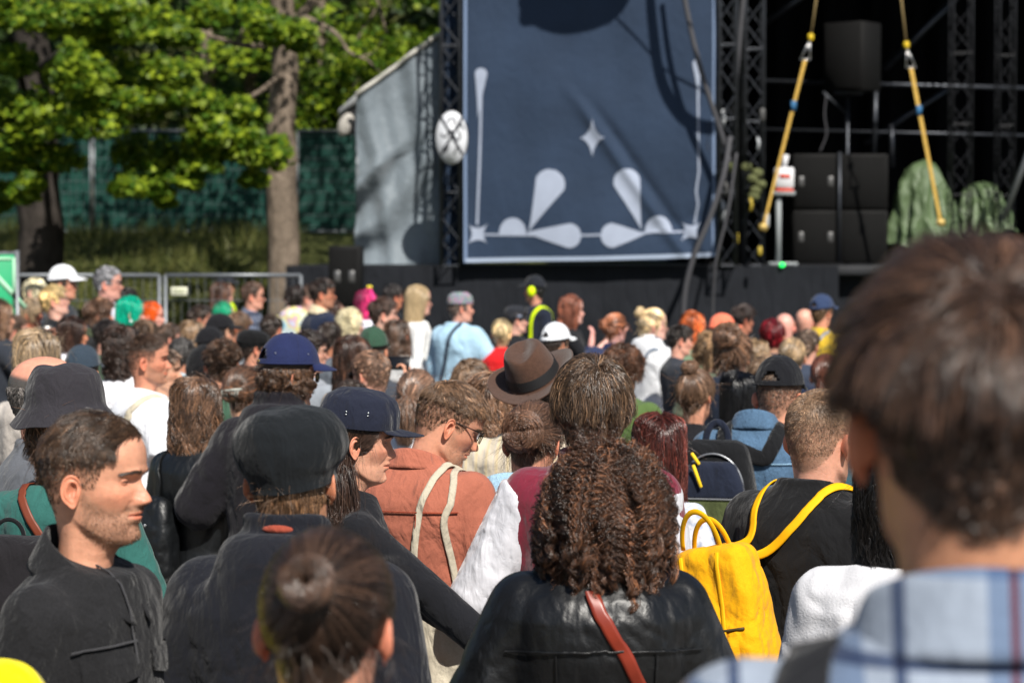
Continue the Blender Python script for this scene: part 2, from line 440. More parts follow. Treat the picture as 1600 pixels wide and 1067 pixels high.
def head_mesh(mb, pose, q=1.0, hl='short', hairc=None, skin=(.6, .35, .24), fem=0., stubble=0, stubc=(.20, .13, .085), cover=1., hmax=None, ap=.0034, iris=(.16, .24, .28), fade=0, face=True, blush=1., zmin=-.13, look=0):
    nr1, nr2, nc = int(16*q)+4, int(70*q)+8, int(84*q)+8
    th = np.linspace(.02, np.pi/2, nr1)
    z = np.concatenate([.15+.085*np.cos(th), np.linspace(.15, zmin, nr2)[1:]])
    b = np.linspace(0, 2*np.pi, nc, endpoint=False); a = b - .42*np.sin(b)            # columns crowd to the front
    A, Z = np.meshgrid(a, z)
    P = head_pts(A, Z, fem)
    hm = None
    if hairc is not None:
        zl = hairline(A, hl)
        hm = sstep(Z, zl-.004, zl+.008)*cover
        if hmax: hm = hm*(1-sstep(Z + .25*P[..., 1], hmax-.012, hmax+.004))
        if fade: hm = hm*(1-fade*(1-sstep(Z, .11, .175)))
    c = head_color(A, Z, P, hm, hairc if hairc is not None else (0, 0, 0), skin, stubble, stubc, fem, blush)
    V = pose.skin(P.reshape(-1, 3)); top = pose.full(np.array([[0, -.003, .235]]))
    nv = len(V); j = np.arange(nc); j2 = (j+1) % nc
    mb.add(np.concatenate([V, top]), [grid_faces(len(z), nc), np.stack([j2, j, np.full(nc, nv)], 1)], np.concatenate([c.reshape(-1, 3), c[0, :1]]))
    for s_ in (-1, 1):
        V, F, cc = ear_mesh(s_, 26 if q > .5 else 14); mb.add(pose.full(V), F, cc)
    if face:
        for V, F, cc in eye_parts(look, ap, iris, 20 if q > .5 else 8): mb.add(pose.full(V), F, cc)

# ------------------------------------------------------------------ hair
def tri_tubes(P, r, col, m=3):
    """P (N,K,3) strands -> tubes; r (N,K)"""
    N, K, _ = P.shape
    T = np.gradient(P, axis=1); T /= np.linalg.norm(T, axis=2, keepdims=True)+1e-9
    ref = np.array([.31, .52, .79]); U = np.cross(T, ref); U /= np.linalg.norm(U, axis=2, keepdims=True)+1e-9
    B = np.cross(T, U); an = np.arange(m)*2*np.pi/m
    V = P[:, :, None] + r[:, :, None, None]*(np.cos(an)[None, None, :, None]*U[:, :, None] + np.sin(an)[None, None, :, None]*B[:, :, None])
    k = np.arange(K-1)[:, None]; j = np.arange(m)[None]; j2 = (j+1) % m
    q = np.stack([k*m+j, k*m+j2, (k+1)*m+j2, (k+1)*m+j], -1).reshape(-1, 4)
    F = (q[None] + (np.arange(N)*K*m)[:, None, None]).reshape(-1, 4)
    c = np.broadcast_to(col[:, :, None, :], (N, K, m, 3)).reshape(-1, 3)
    return V.reshape(-1, 3), F, c

def roots(n, hl, r, zmax=.24, zmin=-1, fem=0.):
    """random points of the scalp above the hairline: angle, z, point, normal"""
    out_a = []; out_z = []; tot = 0
    while tot < n:
        m = n*4; v = r.normal(size=(m, 3)); v /= np.linalg.norm(v, axis=1)[:, None]
        p = SKC + v*SKR; a = np.arctan2(v[:, 0], v[:, 1]); z = p[:, 2]
        lo = z < .075
        z = np.where(lo, r.uniform(0.0, .075, m), z)
        zl = hairline(a, hl) + r.normal(size=m)*.002
        ok = (z > zl) & (z < min(zmax, .2348)) & (z > zmin) & (~lo | (r.uniform(size=m) < .5))
        out_a.append(a[ok]); out_z.append(z[ok]); tot += ok.sum()
    a = np.concatenate(out_a)[:n]; z = np.concatenate(out_z)[:n]
    P = head_pts(a, z, fem); N = (P-SKC)/SKR**2; N[:, 2] *= (z > .08)*1.; N /= np.linalg.norm(N, axis=1)[:, None]
    return a, z, P, N

TC, TR = np.array([0, -.015, -.315]), np.array([.245, .135, .235])
def collide(P, off, torso=True):
    off = np.asarray(off)[:, None] if np.ndim(off) else off
    for Cc, Rr, sc in ((SKC, SKR, 1.0),) + (((TC, TR, 1.0),) if torso else ()):
        q = (P-Cc)/(Rr+off); l = np.linalg.norm(q, axis=1, keepdims=True)
        P = np.where(l < 1, Cc + q/np.maximum(l, 1e-6)*(Rr+off), P)
    if torso:                                             # neck
        v = P[:, :2] - np.array([0, -.02]); l = np.linalg.norm(v, axis=1, keepdims=True); rr = .062 + np.atleast_2d(off).T[0][:, None] if np.ndim(off) else .062+off
        m = (l < rr) & (P[:, 2:3] < .05) & (P[:, 2:3] > -.12)
        P = np.concatenate([np.where(m, np.array([0, -.02]) + v/np.maximum(l, 1e-6)*rr, P[:, :2]), P[:, 2:]], 1)
    return P

def rlimit(Pa, rm, ry=1.12, z0=.12):
    """keeps a head of hair within a soft radius"""
    x, y = Pa[..., 0], Pa[..., 1]+.006; q = np.hypot(x, y/ry)+1e-6; k0 = .62*rm; q2 = np.where(q > k0, k0+(rm-k0)*np.tanh((q-k0)/(rm-k0)), q); s_ = q2/q
    out = Pa.copy(); out[..., 0] = x*s_; out[..., 1] = y*s_-.006; return out
def nrmz(v): return v/(np.linalg.norm(v, axis=-1, keepdims=True)+1e-9)

def grow(P, N, L, target, nseg, off, stiff=.35, torso=False, lift0=.6):
    pos = P.copy(); path = [pos.copy()]; d = nrmz(N*lift0 + target(pos, 0.)*(1-lift0*.5)); seg = (L/nseg)[:, None]
    for k in range(nseg):
        d = nrmz(d*stiff + (1-stiff)*target(pos, (k+1)/nseg)); pos = pos + d*seg
        pos = collide(pos, off*np.minimum(1, (k+1)/2), torso); path.append(pos.copy())
    return np.stack(path, 1)

def clump(Pa, r, ncl, amt, power=1.5):
    N, K, _ = Pa.shape; ci = r.choice(N, min(ncl, N), replace=False); cr = Pa[ci, 0]
    idx = np.argmin(((Pa[:, 0][:, None] - cr[None])**2).sum(2), 1) if N*len(ci) < 4e6 else np.concatenate([np.argmin(((q[:, None]-cr[None])**2).sum(2), 1) for q in np.array_split(Pa[:, 0], 8)])
    G = Pa[ci[idx]]; t = (np.linspace(0, 1, K)**power)[None, :, None]*amt
    return Pa*(1-t) + G*t, idx

def strand_cols(N, K, r, var=.28, tip=1.15, streak=None, idx=None, base=1.0):
    v = base*np.exp(r.normal(size=N)*var)
    if idx is not None: cv = np.exp(r.normal(size=idx.max()+1)*var*1.15); v = v*cv[idx]
    c = v[:, None, None]*np.ones((N, K, 3))
    if streak is not None:                              # (multiplier rgb, share)
        m = r.uniform(size=N) < streak[1]; c[m] *= np.array(streak[0])
    return c*np.linspace(.9, tip, K)[None, :, None]

def hair_parts(mb, pose, st, n=1500, rad=.0008, seed=1, fem=0., low=None, **k):
    """add hair of style st to mb (body coordinates). low = only roots under this height (below a hat)"""
    r = np.random.default_rng(seed)
    g = pose.R.T @ np.array([0, 0, -1.])                 # gravity in head coordinates
    var, tip, streak, base = k.get('var', .36), k.get('tip', 1.15), k.get('streak'), k.get('base', 1.0)
    def emit(Pa, rr, idx=None, tap=.5, cb=1.0, m=3):
        N, K, _ = Pa.shape
        R_ = rr*np.linspace(1, tap, K)[None]*np.exp(r.normal(size=(N, 1))*.2); R_[:, -1] *= .4
        c = strand_cols(N, K, r, var, tip, streak, idx, base*cb)
        V, F, c = tri_tubes(Pa, R_, c, m); mb.add(pose.full(V), F, c)
    hl = k.get('hl', 'short')
    zmax = low if low else .24
    if st in ('short', 'shag', 'buzz'):
        a, z, P, N = roots(n, hl, r, zmax, fem=fem)
        if 'thin' in k:
            ok = r.uniform(size=n) < k['thin'] + (1-k['thin'])*sstep(z, *k.get('thz', (.135, .185))); a, z, P, N = a[ok], z[ok], P[ok], N[ok]; n = len(a)
        Lt, Ls, Lb = k.get('Lt', .045), k.get('Ls', .012), k.get('Lb', .015)
        d = np.degrees(np.abs((a+np.pi) % (2*np.pi)-np.pi))
        side = Ls + (Lb-Ls)*sstep(d, 110, 150)
        zt0, zt1 = k.get('zt', (.145, .190))
        L = side + (Lt-side)*sstep(z, zt0, zt1); L *= r.uniform(.65, 1.15, len(L))
        wp = np.array(k.get('whorl', (.008, -.062, .225))); fw = np.array(k.get('fwd', (0, .5, 0)), float)
        lift = k.get('lift', .35); mess = k.get('mess', .35); grav = k.get('grav', .2)
        swirl = r.normal(size=(len(L), 3))*mess
        lowf = vnoise(P, 28, seed)[:, None]*np.array([1, .6, .3])*mess + vnoise(P, 31, seed+1)[:, None]*np.array([.2, -1, .4])*mess
        def target(p, t):
            v = nrmz(p-wp); nn = nrmz((p-SKC)/SKR**2); f = nrmz(v + fw*sstep(p[:, 2:3], .15, .2) + lowf + swirl*.5 + g*grav*(.5+t))
            f = f - nn*np.sum(f*nn, 1, keepdims=True)*.85
            return nrmz(f + nn*lift*(1-.6*t) + g*grav*t)
        off = r.uniform(.0, 1, len(L))**.7*k.get('thick', .014)*(.35+.65*sstep(z, .13, .19))
        Pa = grow(P, N, L, target, k.get('seg', 5), off, stiff=k.get('stiff', .4), torso=k.get('torso', False), lift0=k.get('lift0', .5))
        wv = k.get('wave', 0)
        if wv:
            K = Pa.shape[1]; t = np.linspace(0, 1, K); ph = r.uniform(0, 6.28, (len(L), 1)) if not k.get('clump') else None
        Pa, idx = clump(Pa, r, k.get('ncl', max(20, n//14)), k.get('cl', .55))
        if wv:
            cph = r.uniform(0, 6.28, idx.max()+1)[idx][:, None]; fq = k.get('wfreq', 2.2)
            t = t[None]; amp = wv*t
            Pa = Pa + amp[..., None]*(np.sin(cph + t*fq*6.28)[..., None]*np.array([1, 0, .3]) + np.cos(cph*1.7 + t*fq*6.28)[..., None]*np.array([0, 1, .3]))
        emit(Pa, rad, idx)
    elif st == 'long':
        a, z, P, N = roots(n, hl, r, zmax, fem=fem)
        L = k.get('L', .40)*r.uniform(.75, 1.06, n) - (.19-z)*0.3
        px = k.get('part', 0.01)
        out = k.get('out', .35); backc = k.get('back', .5)
        jit = r.normal(size=(n, 3))*.10
        def target(p, t):
            top = sstep(p[:, 2:3], .175, .232)
            sd = np.sign(p[:, :1]-px + 1e-4)*np.minimum(1, np.abs(p[:, :1]-px)/.012+.25)
            f = np.concatenate([sd*out*2.2, -backc*(1+0*sd), 0*sd], 1)*top + g*(1.25-top) + jit
            f = f + np.concatenate([0*sd, -backc*.9*sstep(p[:, 1:2], -.01, .05), 0*sd], 1)*(p[:, 2:3] > .0)
            nn = nrmz((p-SKC)/SKR**2)*(p[:, 2:3] > .08)
            return nrmz(f - nn*np.sum(f*nn, 1, keepdims=True)*.6*top)
        off = .003 + r.uniform(0, 1, n)**.8*k.get('thick', .014)
        Pa = grow(P, N, L, target, k.get('seg', 12), off, stiff=.45, torso=True, lift0=.2)
        Pa = rlimit(Pa, k.get('rmax', .104))
        Pa, idx = clump(Pa, r, k.get('ncl', max(20, n//22)), k.get('cl', .6))
        wv = k.get('wave', .006)
        if wv:
            K = Pa.shape[1]; t = np.linspace(0, 1, K)[None]; cph = r.uniform(0, 6.28, idx.max()+1)[idx][:, None] + r.normal(size=(n, 1))*.35; fq = k.get('wfreq', 2.2)
            amp = wv*sstep(t, .12, .6)
            Pa = Pa + amp[..., None]*(np.sin(cph + t*fq*6.28)[..., None]*np.array([1, .2, .3]) + np.cos(cph*1.7 + t*fq*6.28)[..., None]*np.array([.2, 1, 0]))
        emit(Pa, rad, idx)
    elif st == 'curly':
        a, z, P, N = roots(n, hl, r, zmax, fem=fem)
        K = k.get('seg', 44); L = k.get('L', .20)*r.uniform(.75, 1.15, n)
        vol = k.get('vol', .022)
        jit = r.normal(size=(n, 3))*.3
        def target(p, t):
            nn = nrmz((p-SKC)/SKR**2*np.array([1, 1, .8])); return nrmz(nn*(.75-.65*t) + g*(.75+1.1*t) + np.array([0, -.2, 0]) + jit)
        off = .004 + r.uniform(0, 1, n)*vol
        Pa = grow(P, N, L, target, K-1, off, stiff=.7, torso=True, lift0=.35)
        rv = k.get('rmax', .14)*r.uniform(.55, 1.10, (n, 1)); rv = rv*(1+.10*vnoise(P, 22, seed)[:, None]); rv = rv*(.84+.20*np.sin(np.clip((.28-Pa[..., 2])/.32, 0, 1)*2.9)); Pa = rlimit(Pa, rv); Pa, idx = clump(Pa, r, k.get('ncl', n//36), .93, .45)
        Pa = Pa + r.normal(size=(n, 1, 3))*.0018*np.linspace(0, 1, K)[None, :, None]
        t = np.linspace(0, 1, K)[None]; nc = idx.max()+1
        ph = r.uniform(0, 6.28, nc)[idx][:, None] + r.normal(size=(n, 1))*.32; turns = r.uniform(2.6, 7.5, nc)[idx][:, None]*k.get('turns', 1)*np.ones((1, 1)); hand = np.sign(r.normal(size=nc))[idx][:, None]
        T = nrmz(np.gradient(Pa, axis=1)); U = nrmz(np.cross(T, np.array([.3, .5, .8]))); B = np.cross(T, U)
        amp = (k.get('curl', .0075)*r.uniform(.45, 1.5, nc)[idx][:, None]*sstep(t, .03, .25)*(1-.35*t))[..., None]
        an = (ph + hand*turns*6.28*t)[..., None]
        Pa = Pa + amp*(np.cos(an)*U + np.sin(an)*B)
        emit(Pa, rad, idx, tap=.7)
    elif st == 'tied':
        tie = np.array(k.get('tie', (0, -.115, .13)))
        a, z, P, N = roots(n, hl, r, zmax, fem=fem)
        K = 10; t = np.linspace(0, 1, K)[None, :, None]
        off = (.003 + r.uniform(0, 1, n)*k.get('thick', .010))
        e = tie + r.normal(size=(n, 3))*.006
        Pa = P[:, None]*(1-t) + e[:, None]*t
        q = (Pa-SKC)/(SKR+off[:, None, None]*np.sin(np.clip(t*1.4+.15, 0, 1)*1.57)); l = np.linalg.norm(q, axis=2, keepdims=True)
        Pa = np.where(l < 1, SKC+q/l*(SKR+off[:, None, None]), Pa)
        Pa = Pa + (vnoise(P, 40, seed)[:, None, None]*np.sin(t*3.14)*.004)*nrmz(Pa-SKC)
        lo = (P[:, 2] < .09)
        Pa[lo] += 0
        Pa, idx = clump(Pa, r, max(20, n//18), .35, 1)
        emit(Pa, rad, idx)
        if k.get('loose'):
            m = k['loose']; a, z, P, N = roots(m*3, hl, r, zmax, fem=fem); s_ = z < k.get('lz', .15); P, N = P[s_][:m], N[s_][:m]; m = len(P)
            L = r.uniform(.04, .12, m); j = r.normal(size=(m, 3))*.45
            Pa = grow(P, N, L, lambda p, t: nrmz(g + j + (p-SKC)*2), 7, .008+0*L, stiff=.6, lift0=.9)
            t = np.linspace(0, 1, 8)[None, :, None]; Pa = Pa + .006*t*np.sin(t*9+r.uniform(0, 6, (m, 1, 1)))*r.normal(size=(m, 1, 3))
            emit(Pa, rad*.8)
        if k.get('bun'):
            br = k['bun']; ax = nrmz(tie-SKC+np.array(k.get('bax', (0, 0, 0)))); c0 = tie + ax*br*k.get('bout', .55)
            U = nrmz(np.cross(ax, [1, .1, 0])); B = np.cross(ax, U)
            m = int(n*.6); K = 16; t = np.linspace(0, 1, K)[None]
            ring = r.integers(0, 3, m)[:, None]
            ph = r.uniform(0, 6.28, (m, 1)); sw = r.uniform(2.5, 5.5, (m, 1)); aa = ph + sw*t
            lay = r.uniform(0, 6.28, (m, 1)) + (1.2*t)
            R0 = br*.58; r1 = br*.42*r.uniform(.75, 1.08, (m, 1)) + br*k.get('bmess', .06)*np.sin(aa*3+ph)
            rad_ = R0 + r1*np.cos(lay); hgt = r1*1.15*np.sin(lay)
            Pa = c0 + rad_[..., None]*(np.cos(aa)[..., None]*U + np.sin(aa)[..., None]*B) + hgt[..., None]*ax
            emit(Pa, rad*1.15, cb=k.get('bcol', 1.15))
        if k.get('pony'):
            m = int(n*.5); L = k['pony']*r.uniform(.7, 1.05, m); P = tie + r.normal(size=(m, 3))*.008
            j = r.normal(size=(m, 3))*.08; o = nrmz(tie-SKC)
            def target(p, t): return nrmz(o*max(0, 1.0-3.0*t) + g*(.3+2*t) + j)
            Pa = grow(P, np.tile(o, (m, 1)), L, target, 12, .012+.02*r.uniform(0, 1, m), stiff=.5, torso=True, lift0=.8)
            fat = np.sin(np.linspace(.25, 2.9, 13))[None, :, None]
            Pa = Pa + r.normal(size=(m, 1, 3))*k.get('fat', .013)*fat
            if k.get('braid'):
                t = np.linspace(0, 1, 13); tt = np.linspace(0, 1, 37); cen = np.stack([np.interp(tt, t, Pa[:, :, i].mean(0)) for i in range(3)], 1)
                s3 = r.integers(0, 3, m); phs = s3*2.094
                X = .014*np.sin(phs[:, None]+tt[None]*k['braid']*6.28); Y = .008*np.sin(2*(phs[:, None]+tt[None]*k['braid']*6.28))
                tap = (1-.5*tt)[None]
                Pa = cen[None] + (X*tap)[..., None]*np.array([1, 0, 0]) + (Y*tap)[..., None]*np.array([0, 1, 0]) + r.normal(size=(m, 1, 3))*.0045*tap[..., None]
                emit(Pa, rad*1.2)
            else:
                wv = k.get('pwave', .004); t = np.linspace(0, 1, 13)[None]; Pa = Pa + (wv*t*np.sin(9*t+r.uniform(0, 6.28, (m, 1))))[..., None]*np.array([1, .4, 0])
                emit(Pa, rad*1.1)

def flyaways(mb, pose, n, rad, seed, fem=0., hl='full', zlo=.10, L0=.05, zmax=.24, off=.02, c=1.2):
    r = np.random.default_rng(seed+77); a, z, P, N = roots(n, hl, r, zmax, zlo, fem); P = SKC + (P-SKC)*(1+off/.09*r.uniform(.2, .8, (n, 1)))
    D = nrmz(N*.55 + r.normal(size=(n, 3))*.6); t = np.linspace(0, 1, 7)[None, :, None]; L = (L0*r.uniform(.4, 1.2, n))[:, None, None]
    Pa = P[:, None] + D[:, None]*L*t + nrmz(r.normal(size=(n, 3)))[:, None]*L*.45*t*t + np.array([0, 0, -1])*L*.4*t*t
    V, F, cc = tri_tubes(Pa, np.full((n, 7), rad)*np.linspace(1, .3, 7), strand_cols(n, 7, r, .3, 1, base=c)); mb.add(pose.full(V), F, cc)

def beard_parts(mb, pose, r, n=2600, L0=.0035, rad=.0003, c=1.0):
    a = r.uniform(-1.75, 1.75, n*4); z = r.uniform(-.01, .098, n*4); P = head_pts(a, z); y, ax = P[:, 1], np.abs(P[:, 0])
    zj = np.interp(y, [-.03, .0, .03, .088], [.062, .034, .008, -.012]); top = np.interp(y, [.0, .02, .045, .07, .09], [.10, .080, .062, .056, .046])
    k = sstep(z, zj-.02, zj)*(1-sstep(z, top-.008, top+.008))*sstep(y, -.005, .012); k = np.maximum(k, sstep(z, .061, .065)*(1-sstep(z, .070, .075))*(1-sstep(ax, .026, .034))*(y > .06)*1.4)
    k *= 1-(ax < .024)*(z > .045)*(z < .0615); ok = r.uniform(size=len(a)) < k; P = P[ok][:n]; m = len(P)
    N = (P-SKC)/SKR**2; N[:, 2] = 0; D = nrmz(nrmz(N)*.7 + np.array([0, 0, -.75]) + r.normal(size=(m, 3))*.25); t = np.linspace(0, 1, 3)[None, :, None]
    Pa = P[:, None] + D[:, None]*t*(L0*r.uniform(.5, 1.3, m))[:, None, None]
    V, F, cc = tri_tubes(Pa, np.full((m, 3), rad)*np.array([1, .9, .4]), strand_cols(m, 3, r, .3, 1, base=c)); mb.add(pose.full(V), F, cc)

def brow_parts(mb, pose, r, n=260, dark=1.0, rad=.00045):
    for s_ in (-1, 1):
        u = r.uniform(0, 1, n); x = s_*(.012+.036*u); z = .1335 + .004*np.sin(u*2.2) - .0035*u + r.normal(size=n)*(.0018*(1.1-u*.6))
        a = np.arctan2(x/.078, .9); 
        for _ in range(4): a = a + (x - head_pts(a, z)[:, 0])/.085
        P = head_pts(a, z); d = nrmz(np.stack([s_*(.8+0*u), 0*u, .55-.8*u], 1) + r.normal(size=(n, 3))*.15)
        L = r.uniform(.005, .009, n)[:, None]; t = np.linspace(0, 1, 4)[None, :, None]
        Pa = P[:, None] + np.array([0, .0009, 0]) + d[:, None]*L[:, None]*t
        aa = np.arctan2(Pa[..., 0]/.078, .9)
        for _ in range(4): aa = aa + (Pa[..., 0]-head_pts(aa, Pa[..., 2])[..., 0])/.085
        Pa[..., 1] = head_pts(aa, Pa[..., 2])[..., 1] + .0012
        V, F, c = tri_tubes(Pa, np.full((n, 4), rad)*np.array([1, 1, .8, .3]), strand_cols(n, 4, r, .2, 1, base=dark)); mb.add(pose.full(V), F, c)
# ------------------------------------------------------------------ bodies and clothes (1.76 m frame, feet at 0, facing +Y)
TW = ([.78, .90, .98, 1.08, 1.20, 1.31, 1.39, 1.432, 1.468, 1.495, 1.53],
      [.165, .172, .168, .150, .160, .170, .170, .148, .104, .068, .055],       # half width
      [.110, .122, .118, .102, .112, .120, .115, .100, .078, .060, .054])       # half depth
ARM0 = {'R': ((.225, -.035, 1.14), (.245, .04, .90)), 'L': ((-.225, -.035, 1.14), (-.245, .04, .90))}

def torso_f(P, g, fem=0., bulk=1., lean=(0, 0)):
    z = P[:, 2]; w = np.interp(z, TW[0], TW[1])*(1-.10*fem*sstep(z, 1.15, 1.35))*bulk + g; t = np.interp(z, TW[0], TW[2])*bulk + g
    cy = -.012 - .012*sstep(z, 1.2, 1.4)*(1-sstep(z, 1.42, 1.5))
    x = P[:, 0]/w; y = (P[:, 1]-cy)/t
    l = (np.abs(x)**2.4 + np.abs(y)**2.4)**(1/2.4)
    return (l-1)*np.minimum(w, t)*.95

def arm_f(P, side, pose, g, fem=0., sleeve=9., flare=0., bulk=1., cut=False):
    s = 1 if side == 'R' else -1
    sh = np.array([s*(.165-.016*fem)*(.5+.5*bulk), -.02, 1.398]); el, wr = (np.array(q, float) for q in pose[side])
    k = 1-.14*fem
    u = np.clip(sleeve, 0, 1); e2 = sh + (el-sh)*u
    d = cone(P, sh, e2, .056*k*bulk+g, (.056+(.043-.056)*u)*k*bulk+g+flare)
    if cut and sleeve < 1: d = smax(d, (P-e2) @ nrmz(el-sh), .006)
    if sleeve > 1:
        v = min(1, sleeve-1); w2 = el + (wr-el)*v
        fo_ = cone(P, el, w2, .043*k*bulk+g, (.043+(.029-.043)*v)*k*bulk+g+flare*.6)
        if cut: fo_ = smax(fo_, (P-w2) @ nrmz(wr-el), .006)
        d = smin(d, fo_, .012)
    return d

def folds(P, amp, f=1.0, seed=0):
    """creases: warped ridges, stronger low on the torso and at the arms"""
    q = (P + .10*P[:, [2, 0, 1]])*np.array([1, 1, .38], np.float32)
    n = vnoise(q, 8*f, seed); n2 = vnoise(q*np.array([1, 1, 2.2]), 17*f, seed+5); m = .5+.5*np.tanh(2*vnoise(P, 4.5, seed+9))
    rid = np.clip(1-np.abs(np.sin(n*2.6)), 0, 1)**3; rid2 = np.clip(1-np.abs(np.sin(n2*2.2)), 0, 1)**3
    return amp*((rid*.9)*(.3+.7*m) + rid2*.55*(1.1-m) - .3)

def cloth_f(kind, arms, fem=0., bulk=1., seed=0, g=None, sleeve=None, fold=None, hem=.86, neck=None, drop=0.):
    G = {'tee': .012, 'shirt': .016, 'jacket': .024, 'hoodie': .028, 'tank': .006, 'bomber': .034}[kind] if g is None else g
    sl = {'tee': .72, 'shirt': .85, 'jacket': 1.92, 'hoodie': 1.95, 'tank': 0, 'bomber': 1.93}[kind] if sleeve is None else sleeve
    fo = {'tee': .006, 'shirt': .007, 'jacket': .009, 'hoodie': .009, 'tank': .004, 'bomber': .011}[kind] if fold is None else fold
    nz = {'tee': (1.512, 1.475), 'shirt': (1.525, 1.495), 'jacket': (1.525, 1.485), 'hoodie': (1.51, 1.475), 'tank': (1.475, 1.44), 'bomber': (1.53, 1.505)}[kind] if neck is None else (neck[0]+.02, neck[1]+.015)
    def f(P):
        d = torso_f(P, G, fem, bulk)
        fl = .014 if sl < 1.2 else .002
        for s in ('L', 'R'):
            if sl > 0:
                a = arm_f(P, s, arms, G*.9, fem, sl, fl, bulk, True)
                d = smin(d, a, .028)
        if kind == 'hoodie':
            # the hood lies behind and round the neck
            q = P - np.array([0, -.055, 1.475], np.float32)
            an = np.arctan2(q[:, 0], -q[:, 1]); rr = np.hypot(q[:, 0]*.9, q[:, 1]); z0 = -.01*np.cos(an) + .012
            tube = np.sqrt((rr-.080)**2 + ((q[:, 2]-z0)*.75)**2) - (.026+.022*(np.cos(an)*.5+.5))
            pouch = ellip(P, (0, -.120, 1.405), (.142, .062, .125))
            d = smin(d, smin(tube, pouch, .02), .014)
        if fo: d = d + folds(P, fo, 1., seed)*(1-.6*sstep(P[:, 2], 1.40, 1.46))
        zc = np.interp(P[:, 1], [-.06, .06], [nz[0]+(.06 if kind == 'hoodie' else 0), nz[1]])
        d = smax(d, P[:, 2]-zc, .006)
        if kind in ('tank',):
            d = smax(d, -(np.linalg.norm((P-np.array([0, .06, 1.50]))*np.array([1, 1, .8]), axis=1)-.085), .005)
        return smax(d, hem-P[:, 2], .01)
    return f

_rest = {}
def hand_mesh(side='R', curl=.5, spread=.1, h=.0035):
    """relaxed or curled hand; wrist at the origin, fingers along -Z, palm towards +-X (inwards)"""
    key = (side, round(curl, 2), round(spread, 2), h)
    if key in _rest: return _rest[key]
    s = 1 if side == 'R' else -1
    segs = []
    base = [(.034, -.082, .0086, .062), (.012, -.088, .0089, .071), (-.011, -.085, .0084, .066), (-.031, -.077, .0075, .052)]   # y (thumb side +), z, radius, length
    for i, (y, z, r_, L) in enumerate(base):
        p = np.array([0, y, z]); ang = 0; d0 = spread*(1.5-i)*.35
        for j, fr in enumerate((.45, .31, .24)):
            ang += curl*(.75, .95, .7)[j]*(1+.06*i)
            d = np.array([-s*math.sin(ang), math.sin(d0)*math.cos(ang), -math.cos(ang)]); q = p + d*L*fr
            segs.append((p, q, r_*(1-.08*j), r_*(1-.08*(j+1)))); p = q
    t0 = np.array([-s*.006, .026, -.028]); t1 = np.array([-s*.020, .052, -.058]); t2 = t1 + np.array([-s*.012, .010, -.030]); t3 = t2 + np.array([-s*.014*curl, -.002, -.024])
    segs += [(t0, t1, .014, .0115), (t1, t2, .0112, .0095), (t2, t3, .0094, .0078)]
    def f(P):
        d = ellip(P, (-s*.001, .002, -.050), (.0155, .041, .052))
        d = smin(d, cone(P, (0, 0, .03), (0, 0, -.02), .027, .023), .02)
        for i, (a, b, r1, r2) in enumerate(segs): d = smin(d, cone(P, a, b, r1, r2), .004 if i < 12 and i % 3 else .008)
        return d
    V, F = surfnet(f, (-.09, -.06, -.20), (.09, .10, .03), h)
    _rest[key] = (V, F); return V, F

def frame_to(wr, el, palm=(0, 0, 0)):
    """rotation taking -Z to the forearm direction"""
    d = nrmz(np.array(wr, float)-np.array(el, float)); z = -d; y = np.array([0, 1., 0]) if not np.any(palm) else np.array(palm, float)
    x = nrmz(np.cross(y, z)); y = np.cross(z, x); return np.stack([x, y, z], 1)

_legs = None
def leg_shapes():
    global _legs
    if _legs: return _legs
    def tr(P):
        d = ellip(P, (0, -.01, .90), (.185, .135, .15))
        for s in (-1, 1): d = smin(d, smin(cone(P, (s*.09, -.01, .86), (s*.105, .01, .48), .098, .072), cone(P, (s*.105, .01, .48), (s*.115, -.01, .07), .070, .058), .02), .03)
        d = d + folds(P, .006, 1, 4)
        return smax(smax(d, P[:, 2]-.97, .01), .035-P[:, 2], .01)
    def sh(P):
        d = 9.
        for s in (-1, 1):
            q = smin(ellip(P, (s*.118, .045, .035), (.046, .125, .045)), ellip(P, (s*.116, -.02, .07), (.042, .06, .055)), .03); d = np.minimum(d, smax(q, -P[:, 2], .006))
        return d
    _legs = (surfnet(tr, (-.25, -.2, .0), (.25, .2, 1.0), .02), surfnet(sh, (-.2, -.15, -.02), (.2, .2, .15), .013))
    return _legs
LEGM = {}
def legs(e, col, shoe='2a2a2a'):
    tr, sh = leg_shapes()
    for nm, (V, F), c in (('trousers', tr, col), ('shoe', sh, shoe)):
        if nm == 'trousers':
            k = (nm, c)
            if k in LEGM: o = bpy.data.objects.new(nm, LEGM[k]); link(o, e)
            else: LEGM[k] = mesh(nm, V, F, cloth(c), e).data
        else:
            for s in (-1, 1):
                k = (nm, c, s)
                if k in LEGM: link(bpy.data.objects.new(nm, LEGM[k]), e)
                else:
                    F_ = F[(V[F][:, :, 0].mean(1)*s) > 0]; u, inv = np.unique(F_, return_inverse=True)
                    LEGM[k] = mesh(nm, V[u], inv.reshape(F_.shape), cloth(c), e).data

